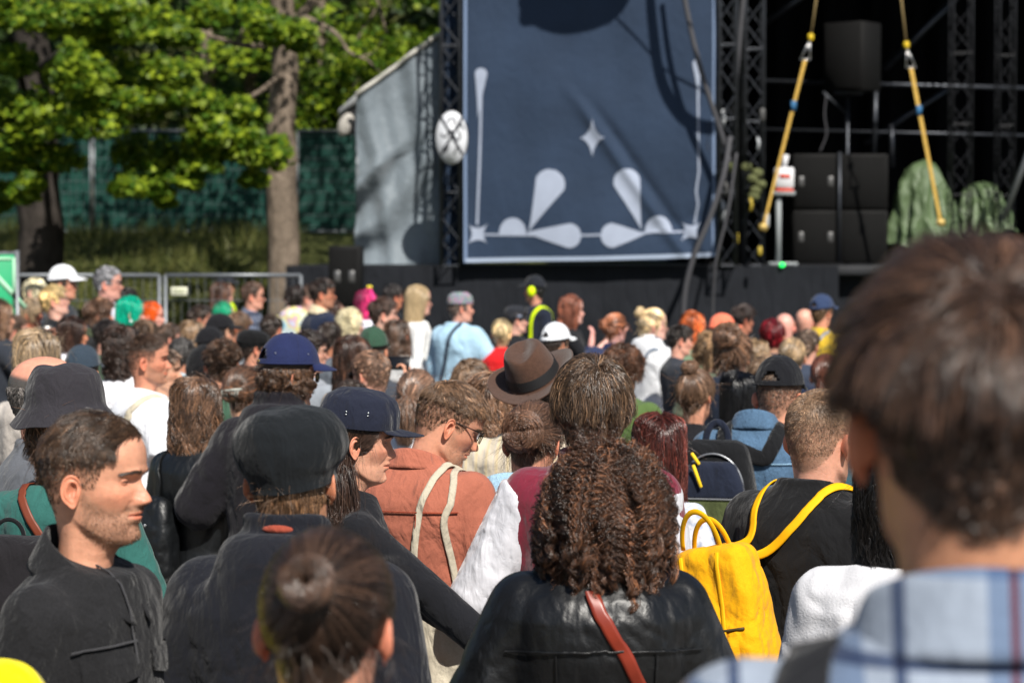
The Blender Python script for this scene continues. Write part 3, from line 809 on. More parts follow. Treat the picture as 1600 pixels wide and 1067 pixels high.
class Person:
    def __init__(s, e, pose, arms, fem, bulk, scale, depth, k):
        s.e, s.pose, s.arms, s.fem, s.bulk, s.sc, s.d, s.k = e, pose, arms, fem, bulk, scale, depth, k
    def world(s, P):
        """body coordinates -> world"""
        a = s.e.rotation_euler[2]; c, n = math.cos(a), math.sin(a); P = np.asarray(P)*s.sc
        return np.stack([P[..., 0]*c-P[..., 1]*n, P[..., 0]*n+P[..., 1]*c, P[..., 2]], -1) + np.array(s.e.location)
    def back(s, x, z, gap=.004, front=False):
        """the point of the back (or front) of the garment at body (x, z)"""
        y = np.linspace(-.32, .0, 161) if not front else np.linspace(.32, .0, 161); d = s.f(np.stack([0*y+x, y, 0*y+z], 1).astype(np.float32)); i = np.argmax(d < 0)
        return np.array([x, y[i]-(gap if not front else -gap), z])
    def top(s, x, y, gap=.004):
        z = np.linspace(1.60, 1.2, 201); d = s.f(np.stack([0*z+x, 0*z+y, z], 1).astype(np.float32)); return np.array([x, y, z[np.argmax(d < 0)]+gap])
    def band(s, pts, w, th=.003, n=60, sm=10):
        """polyline in body coordinates -> smoothed centre line and outward directions"""
        pts = np.array(pts, float); t = np.r_[0, np.cumsum(np.linalg.norm(np.diff(pts, axis=0), axis=1))]; tt = np.linspace(0, t[-1], n)
        Q = np.stack([np.interp(tt, t, pts[:, i]) for i in range(3)], 1); k = np.array([1, 2, 1])/4
        for _ in range(sm):
            Q2 = np.stack([np.convolve(np.pad(Q[:, i], 1, 'edge'), k, 'valid') for i in range(3)], 1); Q2[0], Q2[-1] = Q[0], Q[-1]; Q = Q2
        eps = .004; grad = lambda Q: nrmz(np.stack([s.f((Q+eps*v).astype(np.float32))-s.f((Q-eps*v).astype(np.float32)) for v in np.eye(3)], 1))
        for _ in range(5):                                # lift whatever the smoothing sank back onto the cloth
            d = s.f(Q.astype(np.float32)); Q = Q + grad(Q)*np.clip(.004-d, 0, .02)[:, None]
        g = grad(Q)
        for _ in range(6): g = nrmz(g + np.roll(g, 1, 0)*.5 + np.roll(g, -1, 0)*.5)
        return Q, g
    def strap(s, mb, pts, w, th=.003, n=60, sm=10):
        Q, g = s.band(pts, w, th, n, sm); T = nrmz(np.gradient(Q, axis=0)); B = nrmz(np.cross(T, g)); N = np.cross(B, T)*1.0
        sec = np.array([[-1, -1], [-.6, 0], [-1, 1], [0, 1.15], [1, 1], [.6, 0], [1, -1], [0, -1]]); sec = np.array([[-1, -1], [-1, 1], [-.5, 1.2], [.5, 1.2], [1, 1], [1, -1], [.5, -1], [-.5, -1]])
        V = Q[:, None] + sec[None, :, :1]*(w/2)*B[:, None] + (sec[None, :, 1:]*th/2+th/2)*N[:, None]
        mb.add(V.reshape(-1, 3), grid_faces(len(Q), 8)); return Q, N
    def item(s, name, mb, m, parent=None, org=None, label=None, cat=None, group=None, midx=None):
        """a top-level thing (or its part) modelled in body coordinates"""
        V, F, _ = mb.get(); W_ = s.world(V); o0 = np.array(org) if org is not None else W_.mean(0)
        if parent is not None: o0 = np.array(parent.location)
        o = mesh(name, W_-o0, F, m, parent)
        if parent is None: o.location = o0; tag(o, label, cat, group)
        return o

GAREM = 0
def person(px, py, hh, face, label, skin='c99a80', hair=None, hc='3a2a20', hn=None, top='tee', tc='ffffff', tk='cotton', k1=1.0,
           fem=0., bulk=1., body=None, hy=0, hp=0, hr=0, off=(0, 0, 0), arms=None, group='people in the festival crowd', head=None, hk=None,
           hands=None, trousers='22252c', g=None, sleeve=None, fold=None, neck=None, q=None, res=None, brows=True, cover=None, seed=None, top_name=None, cloth_mat=None, hz=0.):
    """px, py: where the photograph shows the crown of the skull; hh: its height crown to chin (px of 1600); face: heading of the head, 0 = away, 90 = right"""
    global GAREM; GAREM += 1
    sd = GAREM if seed is None else seed
    sc = H/(1.76 + off[2] + .235*(py-YH)/hh + hz)
    d = FPX*.235*sc/hh
    body = (face if body is None else body)
    hy = face-body + hy
    e = empty('person', (0, 0, 0), math.radians(-body), sc)
    pose = Pose(hy, hp, hr, off)
    cr = pose.full(np.array([[0, -.005, .12]]))[0]        # centre of the head decides the place
    a = math.radians(-body); wx = (cr[0]*math.cos(a)-cr[1]*math.sin(a))*sc; wy = (cr[0]*math.sin(a)+cr[1]*math.cos(a))*sc
    e.location = ((px-800)*d/FPX - wx, d - wy, 0)
    tag(e, label, 'person', group)
    near = d < 8
    A = dict(ARM0); 
    if fem: A = {s_: tuple((p[0]*.94, p[1], p[2]) for p in v) for s_, v in A.items()}
    if arms: A.update(arms)
    q = q if q is not None else (1.5 if d < 5.6 else 1.0 if d < 8 else .6)
    sk = np.array(hexc(skin)); hcl = np.array(hairc(hc))
    mb = MB(); hd = dict(head or {}); hl = (hk or {}).get('hl', 'full' if fem else 'short')
    head_mesh(mb, pose, q, hl=hd.pop('hl', hl), hairc=hcl if hair or hd.pop('stub', 0) else None, skin=sk, fem=fem, face=hd.pop('face', True), **hd)
    # body under the clothes, with bare arms where the sleeves end
    r_ = res or (.010 if d < 6 else .014 if d < 9 else .02)
    def bf(P):
        x = torso_f(P, -.012, fem, bulk)
        for s_ in ('L', 'R'): x = smin(x, arm_f(P, s_, A, 0 if (sleeve or 1) < 1.5 else -.004, fem, 2., 0, bulk), .025)
        return smax(x, .80-P[:, 2], .01)
    allp = np.array([p for v in A.values() for p in v]); lo = np.minimum(allp.min(0)-.09, [-.30, -.20, .78]); hi = np.maximum(allp.max(0)+.09, [.30, .20, 1.50])
    V, F = surfnet(lambda P: smax(bf(P), P[:, 2]-1.475-9*(np.hypot(P[:, 0], P[:, 1]) > .2), .01), lo, hi, r_)
    mb.add(V, F)
    for s_ in ('L', 'R'):
        hs = (hands or {}).get(s_, {}); 
        V, F = hand_mesh(s_, hs.get('curl', .45), hs.get('spread', .1), .0035 if d < 7 else .006)
        R_ = frame_to(A[s_][1], A[s_][0], hs.get('palm', (0, 0, 0))); mb.add(V @ R_.T + np.array(A[s_][1]), F, (1.02, .9, .87))
    mb.build('body', skin_mat(skin), e, col=True)
    # clothes
    if top:
        f = cloth_f(top, A, fem, bulk, sd, g=g, sleeve=sleeve, fold=fold, neck=neck)
        r2 = res or (.0075 if d < 6 else .010 if d < 9 else .016)
        lo2, hi2 = lo - .05, hi + .05; hi2[2] = max(hi2[2], 1.60); lo2[2] = min(.82, lo[2])
        V, F = surfnet(f, lo2, hi2, r2)
        nm = top_name or {'tee': 't_shirt', 'shirt': 'shirt', 'jacket': 'jacket', 'hoodie': 'hoodie', 'tank': 'top', 'bomber': 'jacket'}[top]
        mesh(nm, V, F, cloth_mat or cloth(tc, tk, k1), e)
    legs(e, trousers)
    P = Person(e, pose, A, fem, bulk, sc, d, hk or {}); P.f = f if top else bf; P.sd = sd
    if hair:
        kk = dict(hk or {}); kk.setdefault('hl', hl)
        n = hn or int(np.clip(30000/d**.9 if near else 14000/d, 900, 9000))
        px_m = 1024/1600*FPX/d*sc
        rd = kk.pop('rad', max(.0005, .42/px_m)); mb = MB(); hair_parts(mb, pose, hair, n=n, rad=rd, seed=sd, fem=fem, **kk)
        if hair != 'buzz' and d < 12: flyaways(mb, pose, 110 if hair != 'curly' else 200, rd*.62, sd, fem, 'full' if fem else 'short', .05 if kk.get('low') else .10, .030 if hair == 'short' else .06, kk.get('low') or .24, {'short': .012, 'tied': .010, 'curly': .06}.get(hair, .025))
        if brows and abs(((face+180) % 360)-180) > 30: brow_parts(mb, pose, np.random.default_rng(sd), 240 if near else 60, base_dark(kk), .00045 if near else .0011)
        mb.build('hair', hair_mat(hc), e, col=True)
    return P
def base_dark(kk): return kk.get('base', 1.0)*.75

# ------------------------------------------------------------------ hats, glasses, collars
def shell(mb, fn, nr, nc, th, wrap=True, keep=None, col=None):
    """two-sided shell: fn(u in 0..1, a) -> (.., 3) points"""
    u = np.linspace(0, 1, nr); a = np.linspace(0, 2*np.pi, nc, endpoint=False) if wrap else np.linspace(0, 1, nc)
    U, A = np.meshgrid(u, a, indexing='ij'); P = fn(U, A)
    du = np.gradient(P, axis=0); dv = (np.roll(P, -1, 1)-np.roll(P, 1, 1)) if wrap else np.gradient(P, axis=1)
    N = nrmz(np.cross(dv, du)); N = np.where(np.isfinite(N), N, 0)
    F = grid_faces(nr, nc, wrap=wrap); P2 = P - N*th
    if keep is not None:
        ncf = nc if wrap else nc-1
        um = (U[:-1, :ncf]+U[1:, :ncf])/2; am = A[:-1, :ncf]+(A[0, 1]-A[0, 0])/2; k = keep(um, am).ravel(); F = F[k]
    n = nr*nc
    # rim faces close the shell along open edges
    E = np.concatenate([F[:, [0, 1]], F[:, [1, 2]], F[:, [2, 3]], F[:, [3, 0]]]); key = np.sort(E, 1); k1_ = key[:, 0]*n+key[:, 1]
    uq, cnt = np.unique(k1_, return_counts=True); bd = E[np.isin(k1_, uq[cnt == 1])]
    R_ = np.stack([bd[:, 1], bd[:, 0], bd[:, 0]+n, bd[:, 1]+n], 1)
    mb.add(np.concatenate([P.reshape(-1, 3), P2.reshape(-1, 3)]), [np.concatenate([F, F[:, ::-1]+n, R_])], col)

def cap(P, c, kind='cap', rot=0, strap=True, brim=1.0, tilt=0, m=None, label=None, high=.012, hole=True, buttonc=None, eyelets=False, size=1., lift=.0):
    """baseball style cap in head coordinates"""
    mb = MB(); o = .009*size
    R1 = SKR*1.0 + np.array([.015, .015, .016+high])*size; C1 = SKC + np.array([0, 0, .004+lift])
    ct = math.radians(12+tilt)
    def dome(U, A):
        th = U*np.pi/2*.999                               # 0 at the top
        rim = .172                                        # height of the rim
        ph0 = math.asin(np.clip((rim-C1[2])/R1[2], -1, .95))
        lat = np.pi/2 - U*(np.pi/2-ph0); sq = 1.0
        x = np.sin(A)*np.cos(lat)**.85; y = np.cos(A)*np.cos(lat)**.85; z = np.sin(lat)
        P_ = np.stack([x*R1[0], y*R1[1]*1.0, z*R1[2]], -1) + C1
        P_[..., 2] += -.020*U**2*(np.cos(A)*-.6+.4)       # lower at the back
        pan = 1 + .006*np.cos(A*6)*np.sin(U*3.1)
        P_[..., :2] *= pan[..., None]
        return P_
    keep = None
    if hole: keep = lambda u, a: ~((np.abs(a-np.pi) < .42) & (u > .70+.9*(np.abs(a-np.pi)/.42)**2*.25) & (u < .93))
    shell(mb, dome, 26, 60, .0025, keep=keep)
    if P.d < 9.5:
        for k_ in range(6): mb.tube(dome(np.linspace(.05, .98, 24), np.full(24, k_*np.pi/3+np.pi/6)), .0013, 5, cap=False)
    b = dome(np.full((1, 60), 1.), np.linspace(0, 2*np.pi, 60)[None])[0]
    mb.tube(b + nrmz((b-C1)*[1, 1, 0])*.0006, .0018, 6, cap=False, flat=2.6, up=(0, 0, 1))
    mb.ell(dome(np.zeros((1, 1)), np.zeros((1, 1)))[0, 0]+[0, 0, .001], (.007, .007, .004), nu=10, nv=6)
    if kind == 'cap':
        def br(U, A):
            a = (A-.5)*2*1.05
            rim = dome(np.ones_like(a), a)
            L = .073*brim*np.sqrt(np.clip(1-(A*2-1)**2*.98, 0, 1))
            P_ = rim + np.stack([np.sin(a)*.25*L*U, L*U*(.9+.1*np.cos(a)), -.10*L*U - .014*(A*2-1)**2*U - .010*U*U], -1); return P_
        shell(mb, br, 10, 30, .003, wrap=False)
    else:                                                 # soft low visor
        pass
    V, F, cc = mb.get()
    Z = np.array(Matrix.Rotation(math.radians(rot), 3, 'Z')); V = (V-SKC) @ Z.T + SKC
    X = np.array(Matrix.Rotation(math.radians(tilt), 3, 'X')); V = (V-SKC) @ X.T + SKC
    o_ = mesh('cap', P.pose.full(V), F, m or cloth(c), P.e)
    xf = lambda v: P.pose.full((((np.asarray(v)-SKC) @ Z.T) @ X.T) + SKC)
    if buttonc:
        b_ = MB(); q = dome(np.full((1, 3), .97), np.array([[np.pi-.07, np.pi, np.pi+.07]]))[0]
        b_.box(q[1]+[0, -.002, 0], (.014, .003, .011), bev=.001); V, F, _ = b_.get(); mesh('buckle', xf(V), F, mat('brass', (.45, .3, .08), .35, .5, .9), o_)
    if eyelets:
        b_ = MB()
        for a in eyelets:
            for u in (.80,):
                q = dome(np.full((1, 1), u), np.array([[a]]))[0, 0]; n_ = nrmz(q-C1)
                b_.tube([q, q+n_*.0022], .0028, 8)
        V, F, _ = b_.get(); mesh('eyelet', xf(V), F, mat('steel', (.6, .6, .6), .3, .5, 1.), o_)
    return o_

def lathe_hat(P, rows, c, name, fx=None, tilt=0, roll=0, nc=72, th=.003, m=None, ctr=(0, -.006, 0), yaw=0):
    """rows: (rx, ry, z) from the top of the hat to the brim edge"""
    rows = np.array(rows, float); s = np.linspace(0, 1, len(rows)); t = np.linspace(0, 1, 70)
    # smooth interpolation through the rows
    def cr(v):
        out = np.interp(t, s, v); k = np.array([1, 2, 1])/4
        for _ in range(6): o2 = np.convolve(np.pad(out, 1, 'edge'), k, 'valid'); o2[0], o2[-1] = out[0], out[-1]; out = o2
        return out
    RX, RY, ZZ = cr(rows[:, 0]), cr(rows[:, 1]), cr(rows[:, 2])
    def fn(U, A):
        rx, ry, z = (np.interp(U, t, q) for q in (RX, RY, ZZ))
        P_ = np.stack([rx*np.sin(A), ry*np.cos(A), z], -1) + np.array(ctr)
        return fx(P_, U, A) if fx else P_
    mb = MB(); shell(mb, fn, 70, nc, th); V, F, _ = mb.get()
    X = np.array(Matrix.Rotation(math.radians(-yaw), 3, 'Z') @ Matrix.Rotation(math.radians(-tilt), 3, 'X') @ Matrix.Rotation(math.radians(roll), 3, 'Y')); V = (V-SKC) @ X.T + SKC
    o = mesh(name, P.pose.full(V), F, m or cloth(c), P.e); return o, fn, (lambda v: P.pose.full((np.asarray(v)-SKC) @ X.T + SKC))

def glasses(P, c='151515', rim=.0016, lens=(.5, .5, .55), dark=False, z0=.117, templ=None):
    mb = MB()
    for s in (-1, 1):
        a = np.linspace(0, 2*np.pi, 25); cx = s*.033
        x = cx + .024*np.sign(np.cos(a))*np.abs(np.cos(a))**.75; z = z0 + .0175*np.sign(np.sin(a))*np.abs(np.sin(a))**.8
        y = .101 - 2.2*(x*x)
        mb.tube(np.stack([x, y, z], 1), rim, 6, cap=False)
        hx = s*.057
        mb.tube([(hx, .0935, z0+.010), (s*.072, .085, z0+.011), (s*.0775, .05, z0+.010), (s*.079, -.002, z0+.008), (s*.079, -.014, z0-.002)], [rim*1.3, rim*1.6, rim*1.2, rim, rim], 6)
    mb.tube([(-.010, .1015, z0+.005), (0, .104, z0+.008), (.010, .1015, z0+.005)], rim, 6)
    o = mb.build('glasses', mat('frame_'+c, hexc(c), .3, .5), P.e, xf=P.pose.full)
    ml = mat('dark_lens', (.01, .01, .012), .08, .6) if dark else mat('clear_lens', (.9, .9, .9), .05, .5, trans=1., alpha=.35)
    for s in (-1, 1):
        u = np.linspace(0, 1, 4)[:, None]; a = np.linspace(0, 2*np.pi, 20, endpoint=False)[None]
        x = s*.033 + u*.0235*np.sign(np.cos(a))*np.abs(np.cos(a))**.75; z = z0 + u*.017*np.sign(np.sin(a))*np.abs(np.sin(a))**.8
        V = np.stack([x, .1012-2.2*x*x, z], -1).reshape(-1, 3)
        mesh('lens', P.pose.full(V), grid_faces(4, 20, flip=True), ml, o)
    return o

def collar(P, c, kind='cotton', h=.036, k=1.0, spread=.0, m=None, name='collar', z0=1.472, slope=.026):
    """turned-down collar round the neck (body coordinates)"""
    mb = MB(); G = .006
    def fn(U, A):
        # rises from the neckline, folds over, falls outside
        rise = np.interp(U, [0, .45, .55, 1], [0, 1, 1, 0]); out = np.interp(U, [0, .45, .55, 1], [.0, .001, .008, .026+spread])
        rx = .069*(1-.07*P.fem) + out + .004; ry = .068 + out + .004
        z = z0 - np.cos(A)*slope + h*rise*(1-.25*np.cos(A)); fr = sstep(np.cos(A), .75, 1.)
        z = z - (U > .5)*(U-.5)*2*(.012 + .030*fr)
        x = rx*np.sin(A); y = ry*np.cos(A)-.012
        return np.stack([x, y + fr*.012*U, z], -1)
    shell(mb, fn, 14, 60, .002, keep=lambda u, a: np.abs((a+np.pi) % (2*np.pi)-np.pi) > .16)
    return mb.build(name, m or cloth(c, kind, k), P.e)

def surf_ribbon(P, pts, w, th, c, name='strap', top='jacket', extra=.0, parent='e', m=None, kind='cotton'):
    """flat band through body-coordinate points"""
    pts = np.array(pts, float); t = np.linspace(0, 1, len(pts)); tt = np.linspace(0, 1, len(pts)*6)
    Q = np.stack([np.interp(tt, t, pts[:, i]) for i in range(3)], 1); k = np.array([1, 2, 1])/4
    for _ in range(14): Q2 = np.stack([np.convolve(np.pad(Q[:, i], 1, 'edge'), k, 'valid') for i in range(3)], 1); Q2[0], Q2[-1] = Q[0], Q[-1]; Q = Q2
    cen = np.array([0, -.01, 0]); up = Q - cen; up[:, 2] = np.where(Q[:, 2] > 1.38, .12, 0); up[:, 2] = sstep(Q[:, 2], 1.33, 1.46)*.25
    mb = MB(); mb.tube(Q, w/2, 8, flat=th/w, up=up)
    if parent == 'e': return mb.build(name, m or cloth(c, kind), P.e)
    return mb, Q
# ------------------------------------------------------------------ the setting
def pt(px, py, d): return at(px, py, d)
STEEL = mat('galvanised', (.20, .215, .23), .45, .5, .6, noise=(30, .15, 2))
BLACKM = mat('black_metal', (.012, .013, .016), .45, .45, .3)
ALU = mat('dark_aluminium', (.05, .055, .065), .4, .5, .7, noise=(20, .2, 2))
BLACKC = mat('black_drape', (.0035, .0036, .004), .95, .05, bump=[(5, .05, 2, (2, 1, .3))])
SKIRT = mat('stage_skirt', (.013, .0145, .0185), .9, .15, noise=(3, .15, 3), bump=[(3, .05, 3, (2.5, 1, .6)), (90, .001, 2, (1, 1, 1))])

# ground
def bank_h(x, y):
    b = sstep(y, 25.5, 40.5)*2.28; side = 1-sstep(x, -3.6, -2.9)*.999*(1-sstep(y, 31, 34)) - sstep(x, 1, 7)*.999*sstep(y, 31, 34)
    return b*side + sstep(y, 46, 75)*17 + .05*vnoise(np.stack([x, y, 0*x], -1).reshape(-1, 3), .8, 2).reshape(np.shape(x))*sstep(y, 26, 30)
def grid_sheet(xs, ys, hf, name, m, dz=0):
    X, Y = np.meshgrid(xs, ys); Z = hf(X, Y) + dz
    return mesh(name, np.stack([X, Y, Z], -1).reshape(-1, 3), grid_faces(len(ys), len(xs), wrap=False), m)
gravel = mat('gravel', (.16, .145, .125), .95, .1, noise=[(3, .2, 4), (60, .3, 3)], bump=[(40, .02, 4, (1, 1, 1))])
tag(mesh('ground', np.array([[-400, -300, -.02], [400, -300, -.02], [400, 900, -.02], [-400, 900, -.02]]), np.array([[0, 1, 2, 3]]), gravel), None, None, kind='structure')
turf = mat('turf', (.055, .062, .02), .95, .1, noise=[(.7, .45, 4), (9, .35, 4)], bump=[(14, .06, 4, (1, 1, 1))])
tag(grid_sheet(np.linspace(-60, 60, 161), np.concatenate([np.linspace(25, 46, 70), np.linspace(47, 90, 30)]), bank_h, 'grass_bank', turf), None, None, kind='structure')

def leaf_mat(name, c, c2, tr=.45):
    m = bpy.data.materials.new(name); m.use_nodes = True; t = m.node_tree; b = t.nodes['Principled BSDF']; b.inputs['Roughness'].default_value = .5; b.inputs['Specular IOR Level'].default_value = .3
    at_ = t.nodes.new('ShaderNodeAttribute'); at_.attribute_name = 'col'
    mx = t.nodes.new('ShaderNodeMix'); mx.data_type = 'RGBA'; t.links.new(at_.outputs['Fac'], mx.inputs[0]); mx.inputs[6].default_value = (*c, 1); mx.inputs[7].default_value = (*c2, 1)
    t.links.new(mx.outputs[2], b.inputs['Base Color'])
    tl = t.nodes.new('ShaderNodeBsdfTranslucent'); t.links.new(mx.outputs[2], tl.inputs[0])
    ms = t.nodes.new('ShaderNodeMixShader'); ms.inputs[0].default_value = tr; t.links.new(b.outputs[0], ms.inputs[1]); t.links.new(tl.outputs[0], ms.inputs[2])
    t.links.new(ms.outputs[0], t.nodes['Material Output'].inputs[0]); return m
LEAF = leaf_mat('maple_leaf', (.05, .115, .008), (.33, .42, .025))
LEAF_SHADE = leaf_mat('shaded_wood_leaf', (.018, .040, .008), (.06, .10, .015), .3)  # leaves of the wood: canopy shade is put into these dark greens
BARK = mat('bark', (.17, .135, .105), .95, .1, noise=[(5, .35, 4), (30, .25, 3)], bump=[(9, .05, 4, (1, 1, .18)), (40, .01, 3, (1, 1, .4))])
BARK_SHADE = mat('shaded_bark', (.04, .034, .03), .95, .1, noise=(6, .3, 4), bump=[(9, .05, 4, (1, 1, .18))])  # the left trunk's shade is put into this bark colour; bush stems share it
LO = np.array([[0, -.5], [.42, -.28], [.30, -.05], [.52, .18], [.20, .20], [0, .58], [-.20, .20], [-.52, .18], [-.30, -.05], [-.42, -.28]])
def leaves(cen, rad, n, size, r, droop=.35, flat=.5):
    """lobed leaves scattered through flattened clumps; cen (k,3), rad (k,3)"""
    k = len(cen); i = r.integers(0, k, n); u = nrmz(r.normal(size=(n, 3)))*r.uniform(0, 1, (n, 1))**.45
    P = cen[i] + u*rad[i]
    P[:, 2] -= droop*(((P-cen[i])[:, :2]/rad[i][:, :2])**2).sum(1)*rad[i][:, 2]
    nrm = nrmz(r.normal(size=(n, 3))*flat + np.array([.12, -.45, .8])); t = nrmz(np.cross(nrm, r.normal(size=(n, 3)))); b = np.cross(nrm, t)
    s_ = size*r.uniform(.6, 1.25, (n, 1, 1))
    V = P[:, None] + s_*(LO[None, :, :1]*t[:, None] + LO[None, :, 1:]*b[:, None]) - (s_*.25*np.abs(LO[None, :, :1])**1.5)*nrm[:, None]
    V = np.concatenate([V, (P)[:, None]], 1)
    m = len(LO); j = np.arange(m); f = np.stack([j, (j+1) % m, np.full(m, m)], 1)
    F = (f[None] + (np.arange(n)*(m+1))[:, None, None]).reshape(-1, 3)
    c = np.repeat(r.uniform(0, 1, n)**2.1, m+1)[:, None]*np.ones(3)
    return V.reshape(-1, 3), F, c
def limb(mb, pts, r0, r1, n=10, rr=None):
    P = np.array(pts, float); t = np.linspace(0, 1, len(P)); tt = np.linspace(0, 1, len(P)*6)
    Q = np.stack([np.interp(tt, t, P[:, i]) for i in range(3)], 1); k = np.array([1, 2, 1])/4
    for _ in range(8): Q2 = np.stack([np.convolve(np.pad(Q[:, i], 1, 'edge'), k, 'valid') for i in range(3)], 1); Q2[0], Q2[-1] = Q[0], Q[-1]; Q = Q2
    Q = Q + (vnoise(Q, 2.5, 3)[:, None]*np.array([1, 1, 0]))*r0*.12
    mb.tube(Q, r0+(r1-r0)*tt**.8, n)

def tree(name, label, cat, base, trunk_pts, r0, r1, limbs, cen, rad, n, size, seed, lm=None, bm=None, group=None, droop=.35):
    r = np.random.default_rng(seed); e = empty(name, base); b0 = np.array(base)
    mb = MB(); limb(mb, [np.array(p)-b0 for p in trunk_pts], r0, r1, 14); mb.build('trunk', bm or BARK, e)
    for L in limbs:
        mb = MB(); limb(mb, [np.array(p)-b0 for p in L[0]], L[1], L[2], 7)
        for q in L[3:]: limb(mb, [np.array(p)-b0 for p in q], L[2]*1.2, L[2]*.5, 5)
        mb.build('limb', bm or BARK, e)
    V, F, c = leaves(np.array(cen)-b0, np.array(rad), n, size, r, droop); mesh('crown', V, F, lm or LEAF, e, c, smooth=False)
    tag(e, label, cat, group); return e
r_ = np.random.default_rng(5)
gz = lambda x, y: float(bank_h(np.array([x]), np.array([y]))[0])
# the maple at the left: lit sprays hang in front of a dark interior
sp = [(20,20,.8),(95,30,1),(150,55,1),(215,45,.9),(120,105,1),(185,120,1.1),(245,140,.9),(215,165,.8),(25,105,.8),(60,165,1),(110,185,1),(40,215,1),(25,255,.8),(75,240,.8),(15,290,.6),(50,300,.5),
      (150,160,.8),(265,60,.6),(290,30,.7),(170,10,.8),(240,10,.7),(260,110,.7),(90,130,.8),(10,160,.7)]
sp2 = [(225,235,.8),(275,240,.9),(310,215,.7),(235,275,.8),(200,290,.5),(300,275,.6),(330,250,.6),(345,165,.7),(375,190,.8),(330,190,.7),(395,215,.8),(415,250,.7),(405,275,.4),(310,150,.5),(420,45,.8),(455,60,.6),(400,30,.6),(360,230,.6),(240,310,.4),(430,225,.6),(385,160,.5)]
cen = []; rad = []
for L, d0 in ((sp, 29.0), (sp2, 30.0)):
    for (x, y, s_) in L:
        for q in range(2):
            cen.append(at(x + r_.normal()*14, y + r_.normal()*9, d0 + r_.normal()*.7)); rad.append([.42*s_*r_.uniform(.6, 1.3), .6*s_, .24*s_*r_.uniform(.6, 1.5)])
n1 = len(sp)*2; cen = np.array(cen); rad = np.array(rad)
hi_c = np.stack([r_.uniform(-12, -3, 44), r_.uniform(29, 36, 44), r_.uniform(6.4, 12, 44)], 1); hi_r = np.stack([r_.uniform(.8, 1.5, 44), r_.uniform(.8, 1.5, 44), r_.uniform(.3, .6, 44)], 1)
bx, by = at(60, 420, 32)[0], 32.0
tree('maple_tree', 'thick trunked maple with shade-darkened bark and bright leafy boughs drooping at the left', 'tree', (bx, by, gz(bx, by)), [(bx, by, gz(bx, by)-.2), (bx+.05, by, 3.2), (bx-.1, by-.1, 5), (bx, by-.3, 9)], .36, .16,
     [([(bx, by-.1, 3.6), at(110, 200, 30.5), at(190, 140, 29.2), at(250, 120, 29)], .07, .02), ([(bx, by, 4), at(40, 150, 30), at(20, 60, 29)], .08, .02), ([(bx, by, 4.4), at(140, 60, 30), at(230, 30, 29)], .08, .025)],
     np.concatenate([cen[:n1], hi_c]), np.concatenate([rad[:n1], hi_r]), 27000, .105, 11, bm=BARK_SHADE)
bx, by = at(443, 420, 33)[0], 33.0
hi_c = np.stack([r_.uniform(-6.5, 1, 55), r_.uniform(30, 37, 55), r_.uniform(6.2, 12, 55)], 1); hi_r = np.stack([r_.uniform(.8, 1.5, 55), r_.uniform(.8, 1.5, 55), r_.uniform(.3, .6, 55)], 1)
tree('maple_tree', 'tall maple with a pale rough trunk standing left of the grey tarpaulin', 'tree', (bx, by, gz(bx, by)), [(bx, by, gz(bx, by)-.2), at(443, 300, 33), at(440, 180, 33), at(446, 90, 33), at(440, 0, 33), (bx+.1, by, 9)], .235, .15,
     [([at(442, 30, 33), at(480, 28, 32.6), at(530, 55, 32.4), at(545, 85, 32.3), at(575, 95, 32.3)], .055, .014, [at(575, 95, 32.3), at(590, 110, 32.2), at(600, 118, 32.2)], [at(560, 92, 32.3), at(585, 85, 32.3), at(600, 62, 32.2)]),
      ([at(445, 60, 33), at(400, 78, 32), at(330, 60, 31), at(300, 40, 31)], .06, .02), ([at(440, 120, 33), at(400, 150, 31.5), at(350, 170, 30.3), at(300, 200, 30)], .045, .012), ([at(470, 30, 33), at(500, -10, 33), at(520, -60, 33)], .08, .05),
      ([at(560, -60, 32), at(590, 0, 32), at(605, 55, 32)], .03, .012)],
     np.concatenate([cen[n1:], hi_c]), np.concatenate([rad[n1:], hi_r]), 21000, .105, 12)
# young trees and trunks further back
for i, (px, d, w, y0) in enumerate(((325, 43, .17, 190), (388, 43.5, .12, 190), (505, 44.5, .12, 60))):
    x = at(px, 0, d)[0]; g0 = gz(x, d); nb = 16
    c_ = np.stack([x + r_.normal(size=nb)*1.4, d + r_.normal(size=nb)*1, r_.uniform(5.0, 10, nb)], 1)
    tree('forest_tree', ['slender pale trunked tree behind the maple boughs, left of the pair', 'thinner tree of the pair between the two maples', 'leafy tree behind the fence beside the pale maple trunk'][i], 'tree', (x, d, g0),
         [(x, d, g0-.2), (x+.1, d, g0+2), (x-.05, d, 6), (x, d, 9)], w, .08, [([(x, d, 5), (x+.5, d-.4, 5.6), (x+1, d-.5, 6.4)], .04, .015)], c_, np.array([[.8, .8, .35]]*nb), 1500, .16, 20+i)
